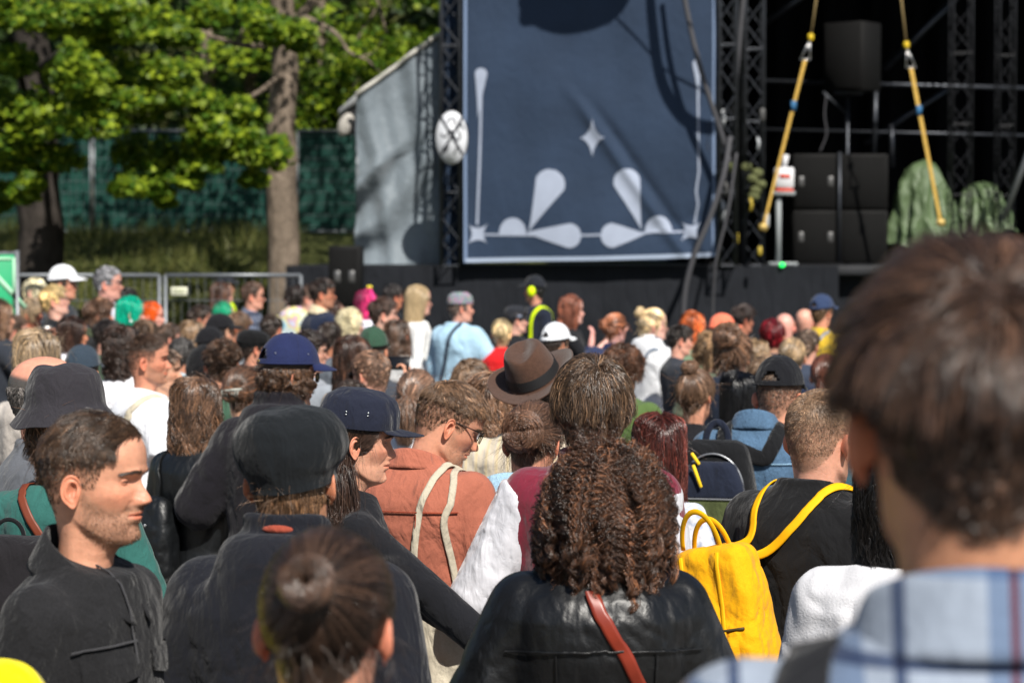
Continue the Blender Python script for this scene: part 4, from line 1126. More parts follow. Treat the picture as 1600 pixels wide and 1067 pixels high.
# bushes behind the fence, and the wood
for i, (px, d, z0, w) in enumerate(((520, 44, 3.6, 1.3), (585, 45, 4.2, 1.6), (640, 46, 4.6, 1.5))):
    x = at(px, 0, d)[0]; nb = 40; g0 = gz(x, d)
    c_ = np.stack([x + r_.normal(size=nb)*w*.5, d + r_.normal(size=nb)*.5, g0 + r_.uniform(.3, 1, nb)**.6*z0*r_.uniform(.5, 1.05, nb)], 1)
    e = empty('bush', (x, d, g0)); b0 = np.array((x, d, g0)); mb = MB()
    for q in range(6): limb(mb, [(0, 0, -.1), (r_.normal()*.3, r_.normal()*.2, 1.2), (r_.normal()*.6, r_.normal()*.4, z0*.8)], .04, .01, 5)
    mb.build('stem', BARK_SHADE, e); V, F, c = leaves(c_-b0, np.array([[.42, .42, .28]]*nb), 3200, .13, r_); mesh('foliage', V, F, LEAF, e, c, smooth=False)
    tag(e, ['bright green bush above the green screened fence by the pale trunk', 'green bush rising just left of the grey tarpaulin roof edge', 'tall green bush above the sloping tarpaulin edge'][i], 'bush', 'bushes behind the screened fence')
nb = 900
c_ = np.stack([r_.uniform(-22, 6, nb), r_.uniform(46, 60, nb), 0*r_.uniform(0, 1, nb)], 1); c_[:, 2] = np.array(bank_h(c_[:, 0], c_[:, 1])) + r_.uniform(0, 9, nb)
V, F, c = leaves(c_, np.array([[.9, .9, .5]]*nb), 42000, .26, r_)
tag(mesh('wood', V, F, LEAF_SHADE, None, c, smooth=False), 'dark dense wood behind the fence and stage side', 'wood', kind='stuff')
# rough grass on the bank
n = 26000; X = r_.uniform(-14, -3.4, n); Y = r_.uniform(26, 41, n); Z = bank_h(X, Y); hh_ = r_.uniform(.06, .32, n)*(.5+.8*(vnoise(np.stack([X, Y, 0*X], 1), 1.2, 8) > .1))
a = r_.uniform(0, 3.14, n); dx = np.cos(a)*.012; dy = np.sin(a)*.012; ln = r_.normal(size=(n, 2))*.08
V = np.stack([np.stack([X-dx, Y-dy, Z], 1), np.stack([X+dx, Y+dy, Z], 1), np.stack([X+ln[:, 0], Y+ln[:, 1], Z+hh_], 1)], 1).reshape(-1, 3)
tag(mesh('grass', V, np.arange(3*n).reshape(-1, 3), leaf_mat('grass_blade', (.05, .075, .015), (.17, .17, .05), .3), None, np.repeat(r_.uniform(0, 1, n), 3)[:, None]*np.ones(3), smooth=False), 'rough green and straw coloured grass on the bank', 'grass', kind='stuff')

# ---------------- fences
def panel(d, x0, x1, z0, z1, name, label, group, nbar, hbars=(0.03, .35, .7), screen=None, rail=.021):
    e = empty(name, ((x0+x1)/2, d, z0)); w = (x1-x0)/2; h = z1-z0; mb = MB()
    for s_ in (-1, 1): mb.tube([(s_*w, 0, -.05), (s_*w, 0, h)], rail, 8)
    mb.tube([(-w, 0, h), (w, 0, h)], rail, 8); mb.tube([(-w, 0, .12), (w, 0, .12)], rail, 8); mb.build('frame', STEEL, e)
    mb = MB(); xs = np.linspace(-w, w, nbar)[1:-1]
    for x in xs: mb.tube([(x, 0, .12), (x, 0, h)], .0028, 4, cap=False)
    for f in hbars: mb.tube([(-w, .004, .12+f*(h-.12)), (w, .004, .12+f*(h-.12))], .0035, 4, cap=False)
    mb.build('wire_mesh', STEEL, e)
    if screen:
        xs = np.linspace(-w+.01, w-.01, 60); zs = np.linspace(.04, h-.01, 30); X, Z = np.meshgrid(xs, zs); Y = .03 + .018*np.sin(X*5+Z*2) + .012*np.sin(Z*7+X*3)
        mesh('screen_cloth', np.stack([X, Y, Z], -1).reshape(-1, 3), grid_faces(30, 60, wrap=False), screen, e)
    tag(e, label, 'fence', group); return e
SCREEN = mat('green_screen', (.010, .052, .040), .8, .15, noise=(4, .12, 3), bump=[(7, .02, 2, (1, 1, 1))])
x = at(561, 0, 41)[0]; w = 3.5; names = ['rightmost green screened fence panel beside the grey tarpaulin', 'green screened fence panel behind the pale maple trunk', 'green screened fence panel between the two maple trunks, right half', 'green screened fence panel beside the shade-darkened maple trunk', 'leftmost green screened fence panel at the photo edge', 'green screened fence panel beyond the left edge of the photo']
edges = [561, 463, 160, -140, -440]
xe = [at(q, 0, 41)[0] for q in (561, 463)] ; xe = [xe[0]] + [xe[1]-3.45*k for k in range(5)]
for i in range(5):
    panel(41, xe[i+1]+.03, xe[i]-.03, 2.24, 4.06, 'fence_panel', names[i], 'green screened fence panels on the bank', 14 if i == 0 else 30, screen=SCREEN, hbars=np.linspace(.05, .95, 9))
x0, x1, x2, x3 = (at(q, 0, 22)[0] for q in (-260, 249, 258, 470))
e1 = panel(22, x0+.5, x1, .05, 1.795, 'fence_panel', 'bare steel fence panel behind the white cap and grey haired man', 'bare steel fence panels behind the crowd', 34, hbars=(.3, .62, .86), rail=.018)
panel(22.02, x2, x3, .05, 1.795, 'fence_panel', 'bare steel fence panel carrying a small pale sign plate', 'bare steel fence panels behind the crowd', 18, hbars=(.3, .62, .86), rail=.018)
mb = MB(); c0 = at(280, 455, 21.95); mb.box((0, 0, 0), (.15, .006, .075), bev=.002); o = mb.build('sign_plate', mat('sign_cream', (.62, .62, .48), .6)); o.location = c0
mb = MB(); mb.box((0, -.005, .012), (.11, .002, .010)); mb.box((0, -.005, -.010), (.09, .002, .007)); mb.build('lettering', mat('sign_ink', (.35, .38, .22), .7), o)
tag(o, 'small cream plate fixed on the bare steel fence', 'sign')
# green sign at the left edge
e = empty('green_sign', at(-30, 560, 17.5)*np.array([1, 1, 0])); b0 = np.array(e.location)
z0, z1 = 1.0, at(0, 398, 17.5)[2]; xr = at(27, 0, 17.5)[0]-b0[0]
mb = MB(); mb.box((xr-.32, 0, (z0+z1)/2), (.60, .02, z1-z0), bev=.004); pn = mb.build('board', mat('sign_green', (.005, .30, .12), .55, .3, noise=(5, .1, 2)), e)
mb = MB(); mb.tube([(xr, 0, 0), (xr, 0, z1+.03)], .018, 10); mb.tube([(xr-.62, 0, 0), (xr-.62, 0, z1+.03)], .018, 10); mb.tube([(xr-.62, 0, z1+.01), (xr, 0, z1+.01)], .012, 8); mb.build('frame', STEEL, e)
mb = MB(); mb.box((xr-.06, -.013, z1-.25), (.035, .003, .36), rot=rotm('Y', math.radians(-42))); mb.box((xr-.02, -.013, z1-.20), (.022, .003, .36)); mb.box((xr-.3, -.013, z1-.03), (.52, .003, .02)); mb.build('stripe', mat('sign_pale', (.35, .62, .42), .6), e)
tag(e, 'green board in a metal frame at the left edge of the crowd', 'sign')

# ---------------- stage
DS = 30.0; DZ = at(0, 415, DS)[2]; X = lambda px, d=DS: float(at(px, 0, d)[0]); Z = lambda py, d=DS: float(at(0, py, d)[2])
e = empty('stage', (X(900), DS+5, 0)); b0 = np.array(e.location)
mb = MB(); mb.box(((X(447)+12)/2-b0[0], 0.05, DZ-.06), (12-X(447), 9.9, .12), bev=.01); mb.build('deck', mat('deck', (.02, .021, .024), .7, noise=(5, .2, 2)), e)
def skirt(x0, x1, y, ztop, amp=.03, n=160):
    xs = np.linspace(x0, x1, n); zs = np.linspace(0, ztop, 20); XX, ZZ = np.meshgrid(xs, zs)
    YY = y + amp*np.sin(XX*2.1+1.2*np.sin(XX*.9))*(1.1-ZZ/ztop)*.6 + .012*np.sin(ZZ*3+XX*.8)
    return np.stack([XX, YY, ZZ], -1).reshape(-1, 3), grid_faces(20, n, wrap=False)
V, F = skirt(X(447), X(1310), DS-.02, DZ-.005); mesh('skirt', V-b0, F, SKIRT, e)
V, F = skirt(X(1312), 12, DS+.35, DZ-.07); mesh('skirt', V-b0, F, SKIRT, e)
zs = np.linspace(0, DZ-.03, 8); ys = np.linspace(DS, DS+8, 12); YY, ZZ = np.meshgrid(ys, zs); mesh('skirt', np.stack([0*YY+X(447), YY, ZZ], -1).reshape(-1, 3)-b0, grid_faces(8, 12, wrap=False), SKIRT, e)
tag(e, 'low black skirted stage running behind the crowd', 'stage')
# black drapes and roof
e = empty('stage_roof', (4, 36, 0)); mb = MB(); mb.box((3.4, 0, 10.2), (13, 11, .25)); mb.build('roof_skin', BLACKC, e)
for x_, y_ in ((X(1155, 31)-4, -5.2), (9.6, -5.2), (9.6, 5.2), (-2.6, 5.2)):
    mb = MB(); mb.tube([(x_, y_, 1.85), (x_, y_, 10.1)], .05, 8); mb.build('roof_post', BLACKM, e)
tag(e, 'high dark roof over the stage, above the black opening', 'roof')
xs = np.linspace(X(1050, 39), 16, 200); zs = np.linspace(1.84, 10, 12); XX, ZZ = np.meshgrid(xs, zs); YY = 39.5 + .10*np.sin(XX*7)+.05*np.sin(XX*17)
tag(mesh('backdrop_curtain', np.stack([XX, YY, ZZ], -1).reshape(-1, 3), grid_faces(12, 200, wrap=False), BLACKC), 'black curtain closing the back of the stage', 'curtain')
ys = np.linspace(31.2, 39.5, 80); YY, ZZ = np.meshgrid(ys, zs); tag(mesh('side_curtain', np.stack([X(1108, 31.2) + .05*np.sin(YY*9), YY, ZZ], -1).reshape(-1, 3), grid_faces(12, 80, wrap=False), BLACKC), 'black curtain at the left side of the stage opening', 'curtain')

# banner
NAVY = mat('banner_navy', (.018, .033, .064), .8, .2, sheen=.15, noise=[(1.5, .12, 3), (240, .12, 1)], bump=[(500, .0006, 1, (1, 1, 1)), (3, .02, 3, (1, 1, .5)), (9, .008, 4, (1, 1, 1))])
PALE = mat('banner_pale', (.30, .34, .43), .85, .1, noise=(6, .05, 2))
EDGE = mat('banner_edge', (.16, .22, .34), .8, .2)
YB0 = 29.75
def by(x, z):
    """the cloth's own depth: folds run from the upper left to the lower right corner"""
    u = (x-X(725))/(X(1115)-X(725)); v = (z-DZ)/3.2
    y = .018*np.sin(u*9+1.5*np.sin(v*3)) + .010*np.sin(v*14+u*5) + .012*np.sin(u*30+v*3)*.4
    dl = (u-.46) - (.62-v)*.72; y = y - .055*gs(dl, .022)*sstep(.72-v, 0, .2)*sstep(v, -.05, .12)+ .045*gs(dl-.05, .02)*sstep(.68-v, 0, .2)
    y = y + .03*gs(v-.13-.22*(u-.7), .03)*sstep(u, .55, .8)
    return YB0 + y
def bz_low(u): return Z(411) + .035*np.sin(u*2.2) + .06*sstep(u, .75, 1.0)
e = empty('banner', (X(920), YB0, DZ)); b0 = np.array(e.location)
nu_, nv_ = 190, 260; U = np.linspace(0, 1, nu_); Vv = np.linspace(0, 1, nv_); UU, VV = np.meshgrid(U, Vv)
XX = X(725)+(X(1115)-X(725))*UU; XX = XX + .02*np.sin(VV*20)*(UU > .97)
ZZ = bz_low(UU)*(1-VV) + 8.2*VV
mesh('cloth', np.stack([XX, by(XX, ZZ), ZZ], -1).reshape(-1, 3)-b0, grid_faces(nv_, nu_, wrap=False), NAVY, e)
def printed(name, outline, m):
    """flat printed shape: triangles that follow the cloth's folds"""
    from mathutils.geometry import delaunay_2d_cdt
    P = np.array(outline, float); P = P[np.linalg.norm(P-np.roll(P, 1, 0), axis=1) > .05]
    g = 3.0; gx, gy = np.meshgrid(np.arange(P[:, 0].min(), P[:, 0].max(), g), np.arange(P[:, 1].min(), P[:, 1].max(), g)); n = len(P)
    vs = [Vector(p) for p in P] + [Vector((x_, y_)) for x_, y_ in zip(gx.ravel(), gy.ravel())]
    r = delaunay_2d_cdt(vs, [], [list(range(n))], 1, 1e-4); Q = np.array([v[:] for v in r[0]])
    W_ = np.stack([(Q[:, 0]-800)*DS/FPX, np.zeros(len(Q)), H-(Q[:, 1]-YH)*DS/FPX], 1); W_[:, 1] = by(W_[:, 0], W_[:, 2])-.010
    return mesh(name, W_-b0, np.array([f[:] for f in r[2]]), m, e)
def strip(name, pts, w, m):
    p = np.array(pts, float); t = np.linspace(0, 1, len(p)); tt = np.linspace(0, 1, 90); Q = np.stack([np.interp(tt, t, p[:, i]) for i in range(2)], 1)
    T = nrmz(np.gradient(Q, axis=0)); N = np.stack([-T[:, 1], T[:, 0]], 1); L = np.concatenate([Q+N*w/2, Q-N*w/2])
    W_ = np.stack([(L[:, 0]-800)*DS/FPX, np.zeros(len(L)), H-(L[:, 1]-YH)*DS/FPX], 1); W_[:, 1] = by(W_[:, 0], W_[:, 2])-.009
    return mesh(name, W_-b0, grid_faces(2, 90, wrap=False), m, e)
def drop(x0, y0, x1, y1, w, n=40, sharp=1.6):
    """teardrop with its point at (x0, y0) and its round head at (x1, y1)"""
    d = np.array([x1-x0, y1-y0], float); L = np.hypot(*d); d /= L; nn = np.array([-d[1], d[0]]); r = w/2; t = np.linspace(0, 1, n)
    s_ = t*L; hw = np.where(s_ < L-r, r*(s_/(L-r))**sharp, np.sqrt(np.clip(r*r-(s_-(L-r))**2, 0, None)))
    # ease the shoulder
    A = np.array([x0, y0]) + s_[:, None]*d + hw[:, None]*nn; B = np.array([x0, y0]) + s_[::-1, None]*d - hw[::-1, None]*nn
    return np.concatenate([A, B])
def star4(cx, cy, rx, ry, rot=0, k=.30, n=12):
    a = np.linspace(0, 2*np.pi, 4*n, endpoint=False); p_ = 2.6+k*2.4
    x, y = rx*np.sign(np.cos(a))*np.abs(np.cos(a))**p_, ry*np.sign(np.sin(a))*np.abs(np.sin(a))**p_; c, s_ = math.cos(rot), math.sin(rot); return np.stack([cx+x*c-y*s_, cy+x*s_+y*c], 1)
for o_ in (drop(747, 190, 753, 110, 19, sharp=1.3), drop(1089, 165, 1085, 97, 13, sharp=1.3)): printed('printed_drop', o_, PALE)
for o_ in (drop(825, 364, 868, 268, 47, sharp=1.15), drop(1001, 361, 972, 266, 42, sharp=1.15), drop(822, 364, 907, 370, 38, sharp=.9), drop(1006, 366, 937, 369, 38, sharp=.9)): printed('printed_leaf', o_, PALE)
for cx, cy in ((801, 367), (1027, 364)):
    a = np.linspace(0, np.pi, 30); printed('printed_bud', np.stack([cx+21*np.cos(a), cy-26*np.sin(a)**.9], 1), PALE)
printed('printed_star', star4(924, 218, 20, 31), PALE); printed('printed_star', star4(747, 366, 22, 24, math.radians(45), k=.42), PALE); printed('printed_star', star4(1077, 362, 21, 23, math.radians(47), k=.42), PALE)
strip('printed_line', [(753, 130), (750, 250), (746, 352)], 3.6, PALE); strip('printed_line', [(1087, 120), (1088, 230), (1089, 270), (1085, 300), (1088, 320), (1083, 350)], 3, PALE)
strip('printed_line', [(757, 367), (830, 368), (920, 368), (1068, 362)], 3, PALE)
strip('hem', [(728.5, -180), (727.5, 200), (728, 410)], 4.5, EDGE); strip('hem', [(1112, -180), (1112, 400)], 4.5, EDGE)
strip('hem', [(728, 407), (830, 405), (920, 404), (1030, 401), (1110, 398)], 6, mat('banner_hem', (.30, .36, .47), .8))
tag(e, 'dark blue cloth banner printed with pale stars, drops and leaves', 'banner')

# grey tarpaulin at the stage side
TARP = mat('grey_tarpaulin', (.145, .175, .20), .6, .3, sheen=.2, noise=[(2, .08, 3), (30, .05, 2)], bump=[(5, .03, 3, (1, 1, .8))])
YT = 30.6
e = empty('tarpaulin', (X(620, YT), YT, DZ)); b0 = np.array(e.location)
n1_, n2_ = 110, 150; UU, VV = np.meshgrid(np.linspace(0, 1, n1_), np.linspace(0, 1, n2_))
xl = np.interp(VV, [0, .1, .3, .45, .6, .8, 1], [549, 553, 556, 557, 560, 556, 558]); pxx = xl + (700-xl)*UU
ytop = 152 + (52-152)*((pxx-558)/(694-558)); pyy = 413*(1-VV) + ytop*VV
W_ = np.stack([(pxx-800)*YT/FPX, 0*pxx, H-(pyy-YH)*YT/FPX], -1)
fl_ = .10*np.sin(VV*21-UU*5+1.5*np.sin(UU*3+VV*4))*(1-UU*.8)*(VV < .62)*sstep(.62-VV, 0, .1) + .07*np.sin(VV*9 - UU*2.6 + .8*np.sin(UU*4))*(1-UU*.75)*(1-.6*sstep(VV, .5, .8)) + .05*np.sin(UU*11+VV*4)*(1-UU*.5) + .03*np.sin(VV*23-UU*9)*(1-UU)*(VV < .55) + .02*np.sin(UU*25+VV*9)
W_[..., 1] = YT + fl_
mesh('sheet', W_.reshape(-1, 3)-b0, grid_faces(n2_, n1_, wrap=False), TARP, e)
mb = MB(); tp = W_[-1]-b0; mb.tube(tp + [0, -.03, .02], .03, 8); mb.build('edge_rope', mat('pale_rope', (.42, .41, .37), .7), e)
tag(e, 'grey tarpaulin wall with a sloping top hanging beside the banner', 'tarpaulin')
e = empty('side_roof', (X(545, 31), 31, 3)); b0 = np.array(e.location)
q = [at(695, 50, 31), at(560, 146, 31), at(530, 172, 31)]; P0 = []
for p in q: P0 += [p, p + [0, 3.0, 0], p + [0, 3.0, -.12], p + [0, 0, -.10]]
V = np.array(P0)-b0; mesh('roof_sheet', V, np.array([[0, 4, 5, 1], [4, 8, 9, 5], [3, 2, 6, 7], [7, 6, 10, 11], [0, 3, 7, 4], [4, 7, 11, 8], [8, 11, 10, 9], [1, 5, 6, 2], [5, 9, 10, 6]]), mat('roof_grey', (.30, .31, .32), .7), e, smooth=False)
xs = np.linspace(531, 575, 12); Vc = np.array([[at(x_, 172+(560-x_)*0+(8 if x_ < 545 else 0), 31.05), at(x_, 215-(x_-531)*.15 + 3*math.sin(x_), 31.05)] for x_ in xs]); mesh('flap', (Vc.transpose(1, 0, 2).reshape(-1, 3))-b0, grid_faces(2, 12, wrap=False), mat('flap_dark', (.012, .012, .014), .9), e)
mb = MB(); mb.ell(at(541, 196, 30.9)-b0, (.10, .08, .16), rot=rotm('Y', .4)); mb.build('bundle', mat('pale_bundle', (.38, .36, .33), .8, bump=[(20, .02, 3, (1, 1, 1))]), e)
tag(e, 'pale sloping roof edge with a dark flap over the tarpaulin', 'roof edge')
o = mesh('navy_side_cloth', *(lambda a: (a[0], a[1]))((np.stack(np.meshgrid(np.linspace(X(689, 30.2), X(727, 30.2), 20), np.linspace(DZ, 8, 40)), -1).reshape(-1, 2) @ np.array([[1, 0, 0], [0, 0, 1]]) + np.array([0, 30.25, 0]) + .03*np.sin(np.arange(800)*.7)[:, None]*np.array([0, 1, 0]), grid_faces(40, 20, wrap=False))), NAVY); tag(o, 'plain narrow navy cloth behind the lattice tower', 'cloth')

def truss(px0, px1, d, z0, z1, label, depth=.30, r=.022, step=.30, m=None):
    m = m or ALU; x0, x1 = X(px0, d), X(px1, d); e = empty('truss_tower', ((x0+x1)/2, d, z0)); w = (x1-x0)/2; h = z1-z0; t_ = depth/2
    cs = [(-w, -t_), (w, -t_), (w, t_), (-w, t_)]
    for cx, cy in cs: mb = MB(); mb.tube([(cx, cy, 0), (cx, cy, h)], r, 8); mb.build('chord', m, e)
    mb = MB(); n = int(h/step)
    for i in range(n):
        a, b = i*step, (i+1)*step
        for k in range(4):
            p, q = cs[k], cs[(k+1) % 4]
            if i % 2: p, q = q, p
            mb.tube([(p[0], p[1], a), (q[0], q[1], b)], r*.5, 5, cap=False)
            if i % 3 == 0: mb.tube([(p[0], p[1], a), (q[0], q[1], a)], r*.5, 5, cap=False)
    mb.build('lattice', m, e); tag(e, label, 'truss', 'truss towers of the stage'); return e
truss(690, 719, 29.9, DZ, 8.5, 'narrow dark lattice tower left of the banner')
truss(1122, 1148, 29.8, DZ, 8.5, 'dark lattice tower right at the banner edge')
truss(1162, 1190, 30.4, DZ, 8.5, 'dark lattice tower between banner edge and yellow strap')
truss(1484, 1514, 31.0, DZ, 8.5, 'dark lattice tower behind the green cover', m=BLACKM, r=.014)
truss(1556, 1580, 31.4, DZ, 8.5, 'dark lattice tower nearest the right photo edge', m=BLACKM, r=.014)
# oval sign on the left tower
SX, SZ = X(706, 29.45), Z(216, 29.45)
e = empty('oval_sign', (SX, 29.45, SZ)); rx, rz = 24.5*29.45/FPX, 41*29.45/FPX; a = np.linspace(0, 2*np.pi, 48, endpoint=False)
mb = MB(); E0 = np.stack([rx*np.cos(a), 0*a, rz*np.sin(a)], 1); V = np.concatenate([E0+[0, -.012, 0], E0+[0, .012, 0], [[0, -.012, 0], [0, .012, 0]]]); j = np.arange(48); j2 = (j+1) % 48
mb.add(V, [np.stack([j, j2, j2+48, j+48], 1), np.stack([j2, j, 96+0*j], 1), np.stack([j+48, j2+48, 97+0*j], 1)]); mb.build('disc', mat('sign_white', (.62, .64, .68), .5, noise=(9, .05, 2)), e, smooth=False)
mb = MB(); mb.tube(np.concatenate([E0, E0[:1]])*1.01, .013, 8, cap=False); mb.build('rim', BLACKM, e)
INK = mat('sign_line', (.02, .022, .028), .6)
mb = MB(); k_ = 29.45/FPX
for pts in ([(-16, -26), (17, 32)], [(17, -26), (-17, 32)], [(-17, 6), (-12, 0), (-7, 2), (-6, 9), (-1, 12), (3, 4), (8, -4), (12, -3), (14, 4), (10, 10)], [(-6, 24), (-2, 30), (4, 30), (6, 25), (2, 20)], [(-15, -15), (-9, -22), (-5, -12)], [(4, -26), (9, -14), (14, -19)], [(8, 12), (15, 22), (19, 12)]):
    p = np.array([(x_*k_, -.015, z_*k_) for x_, z_ in pts]); mb.tube(np.stack([np.interp(np.linspace(0, 1, 24), np.linspace(0, 1, len(p)), p[:, i]) for i in range(3)], 1), .017 if len(pts) == 2 else .011, 6, flat=.4, up=(0, 1, 0))
mb.build('emblem', INK, e)
mb = MB(); mb.tube([(0, .02, -.1), (0, .42, -.1)], .015, 6); mb.tube([(0, .02, .15), (0, .42, .15)], .015, 6); mb.build('bracket', BLACKM, e)
tag(e, 'white oval sign with dark crossed emblem mounted on the lattice tower', 'sign')

def cable(name, pts, r, m, label, cat='cable', sm=10):
    P = np.array(pts, float); tt = np.linspace(0, 1, len(P)*8); t = np.linspace(0, 1, len(P)); Q = np.stack([np.interp(tt, t, P[:, i]) for i in range(3)], 1); k = np.array([1, 2, 1])/4
    for _ in range(sm): Q2 = np.stack([np.convolve(np.pad(Q[:, i], 1, 'edge'), k, 'valid') for i in range(3)], 1); Q2[0], Q2[-1] = Q[0], Q[-1]; Q = Q2
    mb = MB(); mb.tube(Q-Q[0], r, 8); o = mb.build(name, m); o.location = Q[0]; return tag(o, label, cat)
CAB = mat('cable_grey', (.055, .055, .062), .6, .4)
cable('cable', [at(1060, -60, 29.3), at(1068, 0, 29.3), at(1085, 80, 29.3), at(1106, 150, 29.3), at(1125, 205, 29.35), at(1140, 255, 29.4)], .032, CAB, 'thick grey cable bundle crossing the upper right banner corner')
cable('cable', [at(1140, 215, 29.3), at(1132, 270, 29.2), at(1110, 340, 29.2), at(1085, 395, 29.2), at(1070, 450, 29.25), at(1066, 520, 29.3)], .034, CAB, 'thick grey cable bundle curving down over the lower banner corner')
cable('cable', [at(1150, 240, 29.5), at(1138, 330, 29.4), at(1117, 410, 29.4), at(1114, 470, 29.5), at(1113, 540, 29.6)], .018, CAB, 'thin grey cable hanging down over the stage skirt')
cable('cable', [at(1163, -40, 30.1), at(1152, 90, 30.1), at(1146, 160, 30.1), at(1143, 230, 30)], .03, CAB, 'dark cable running up along the right lattice towers')
cable('cable', [at(1290, 150, 31.8), at(1286, 180, 31.8), at(1292, 210, 31.8), at(1280, 238, 31.8)], .010, CAB, 'thin black lead dangling beneath the raised loudspeaker')
# bits hung on the right towers
r2 = np.random.default_rng(9)
for i, (px, py, k_) in enumerate(((1128, 186, 0), (1143, 262, 3), (1127, 330, 0), (1150, 372, 1), (1183, 225, 0), (1190, 180, 2), (1172, 320, 1), (1196, 345, 0), (1133, 296, 2), (1187, 392, 1))):
    mb = MB(); s_ = (.07, .055, .08, .06, .05)[i % 5]
    if i % 2: mb.box((0, 0, 0), (s_, s_, s_*2.2), bev=.012)
    else: mb.tube([(0, 0, -s_*1.5), (s_*.3, 0, 0), (0, 0, s_*1.5)], s_*.35, 8)
    cn = ['silver', 'yellow', 'black', 'olive'][k_]; o = mb.build('clamp', mat('hung_%d' % k_, [(.4, .42, .44), (.40, .30, .04), (.06, .06, .06), (.16, .18, .07)][k_], .5)); o.location = at(px, py, 29.5 + r2.uniform(0, .3))
    tag(o, '%s rigging clamp on the %s lattice tower, %s' % (cn, 'banner side' if px < 1160 else 'inner', ['near the cable bend', 'just under the cable bend', 'level with the lower banner stars', 'low by the banner corner', 'over the olive netting', 'highest of its tower', 'under the olive netting', 'beside the strap end', 'at its middle', 'lowest of its tower'][i]), 'clamp', 'rigging clamps on the lattice towers')
OL = mat('olive_net', (.10, .11, .045), .9, noise=(30, .4, 3), bump=[(20, .04, 3, (1, 1, 1))])
mb = MB()
for i in range(6): mb.ell(at(1176 + r2.normal()*5, 262 + i*9, 30.0)-at(1176, 290, 30), (.075, .05, .06), nu=12, nv=8)
o = mb.build('netting', OL); o.location = at(1176, 290, 30); tag(o, 'olive netting bundled on the lattice tower', 'netting')

def boxspk(x0, x1, y0, y1, d, dep, label, name='loudspeaker', turn=0, grille=(0, .06), hand=True, m=None):
    xa, xb, za, zb = X(x0, d), X(x1, d), Z(y1, d), Z(y0, d); w, h = (xb-xa), (zb-za)
    e = empty(name, ((xa+xb)/2, d+dep/2, za), math.radians(turn)); mb = MB(); mb.box((0, 0, h/2), (w, dep, h), bev=.015)
    mb.build('cabinet', m or mat('speaker_black', (.0045, .0044, .0044), .7, .2, noise=(40, .2, 2), bump=[(200, .001, 2, (1, 1, 1))]), e)
    mb = MB(); mb.box((0, -dep/2-.004, h/2), (w-.06, .014, h-.06), bev=.005); mb.build('grille', mat('grille', (.006, .006, .006), .8, .15, bump=[(300, .004, 0, (1, 1, 1))]), e)
    if hand:
        for s_ in (-1, 1): mb = MB(); mb.box((s_*(w/2-.10), -dep/2-.012, h*.5), (.07, .02, .13), bev=.008); mb.build('handle', mat('spk_handle', (.07, .07, .07), .35, .6), e)
    tag(e, label, 'loudspeaker', 'black loudspeakers on the stage'); return e
boxspk(1239, 1309, 329, 412, 30.9, .8, 'lower left box of the stacked black loudspeakers')
boxspk(1239, 1309, 241, 327, 30.9, .8, 'upper left box of the stacked black loudspeakers')
boxspk(1313, 1387, 329, 412, 30.9, .8, 'lower right box of the stacked black loudspeakers', hand=False)
boxspk(1313, 1387, 241, 327, 30.9, .8, 'upper right box of the stacked black loudspeakers', hand=False)
mb = MB(); p = at(1311, 412, 30.85); mb.tube([(0, 0, 0), (0, 0, Z(238, 30.85)-p[2])], .02, 8); o = mb.build('stage_post', ALU); o.location = p; tag(o, 'slim upright post between the stacked loudspeakers', 'post')
e = boxspk(1299, 1369, 36, 142, 32, .5, 'tall black loudspeaker raised on a stand over the stack', turn=-38, hand=False)
e = empty('speaker_stand', (X(1328, 32), 32.3, DZ)); zt = Z(146, 32)-DZ
mb = MB(); mb.tube([(0, 0, 0), (0, 0, zt)], .022, 8); mb.build('pole', ALU, e); mb = MB(); mb.tube([(-.35, -.15, zt+.02), (0, 0, zt-.28)], .014, 6); mb.box((0, 0, zt+.01), (.4, .3, .03), bev=.008); mb.build('bracket', ALU, e); mb = MB(); mb.box((0, -.03, zt*.42), (.05, .02, .12), bev=.004); mb.build('tag', mat('tag_yellow', (.5, .34, .03), .7), e)
tag(e, 'slim pole stand carrying the raised loudspeaker', 'stand')
boxspk(513, 564, 384, 480, 26.5, .55, 'black loudspeaker standing on the ground at the left stage end')
# lashing straps
def lash(label, top, hook, bot, w):
    d = 29.6; P0, P1, P2 = (at(*q, d) for q in (top, hook, bot)); e = empty('lashing_strap', P2); YW = mat('strap_yellow', (.52, .33, .075), .75, .2, noise=(20, .15, 2))
    mb = MB(); mb.tube([P0-P2, P1-P2], .012, 6); mb.build('rope', mat('rope_tan', (.30, .22, .10), .9), e)
    dv = nrmz(P2-P1); h0 = P1+dv*.05; h1 = P1+dv*.28; mb = MB(); mb.tube([h0-P2, h1-P2+[-.06, 0, 0]], .009, 6); mb.tube([h0-P2, h1-P2+[.06, 0, 0]], .009, 6); mb.tube([h1-P2-[.065, 0, 0], h1-P2+[.065, 0, 0]], .012, 6); mb.build('hook', mat('hook_steel', (.5, .5, .5), .3, .5, .9), e)
    mb = MB(); mb.box(P1-P2, (.07, .05, .09), bev=.02); mb.build('ratchet', mat('hook_yellow', (.6, .42, .02), .5), e)
    t = np.linspace(0, 1, 30)[:, None]; Q = (h1-P2)*(1-t) + 0*t; mb = MB(); mb.tube(Q, np.linspace(w*1.35, w, 30), 8, flat=.12, up=(0, 1, 0)); mb.build('webbing', YW, e)
    q = Q[8]; mb = MB(); mb.tube([q+[0, -.012, .06]+0*q, q+[0, -.012, -.06]], .035, 6, flat=.15, up=(0, 1, 0)); mb.build('patch', mat('patch_blue', (.03, .12, .25), .7), e)
    mb = MB(); mb.box((0, 0, .0), (.11, .06, .09), bev=.02); mb.build('buckle', mat('hook_brass', (.45, .32, .10), .5, .5, .5), e); tag(e, label, 'lashing strap', 'yellow lashing straps')
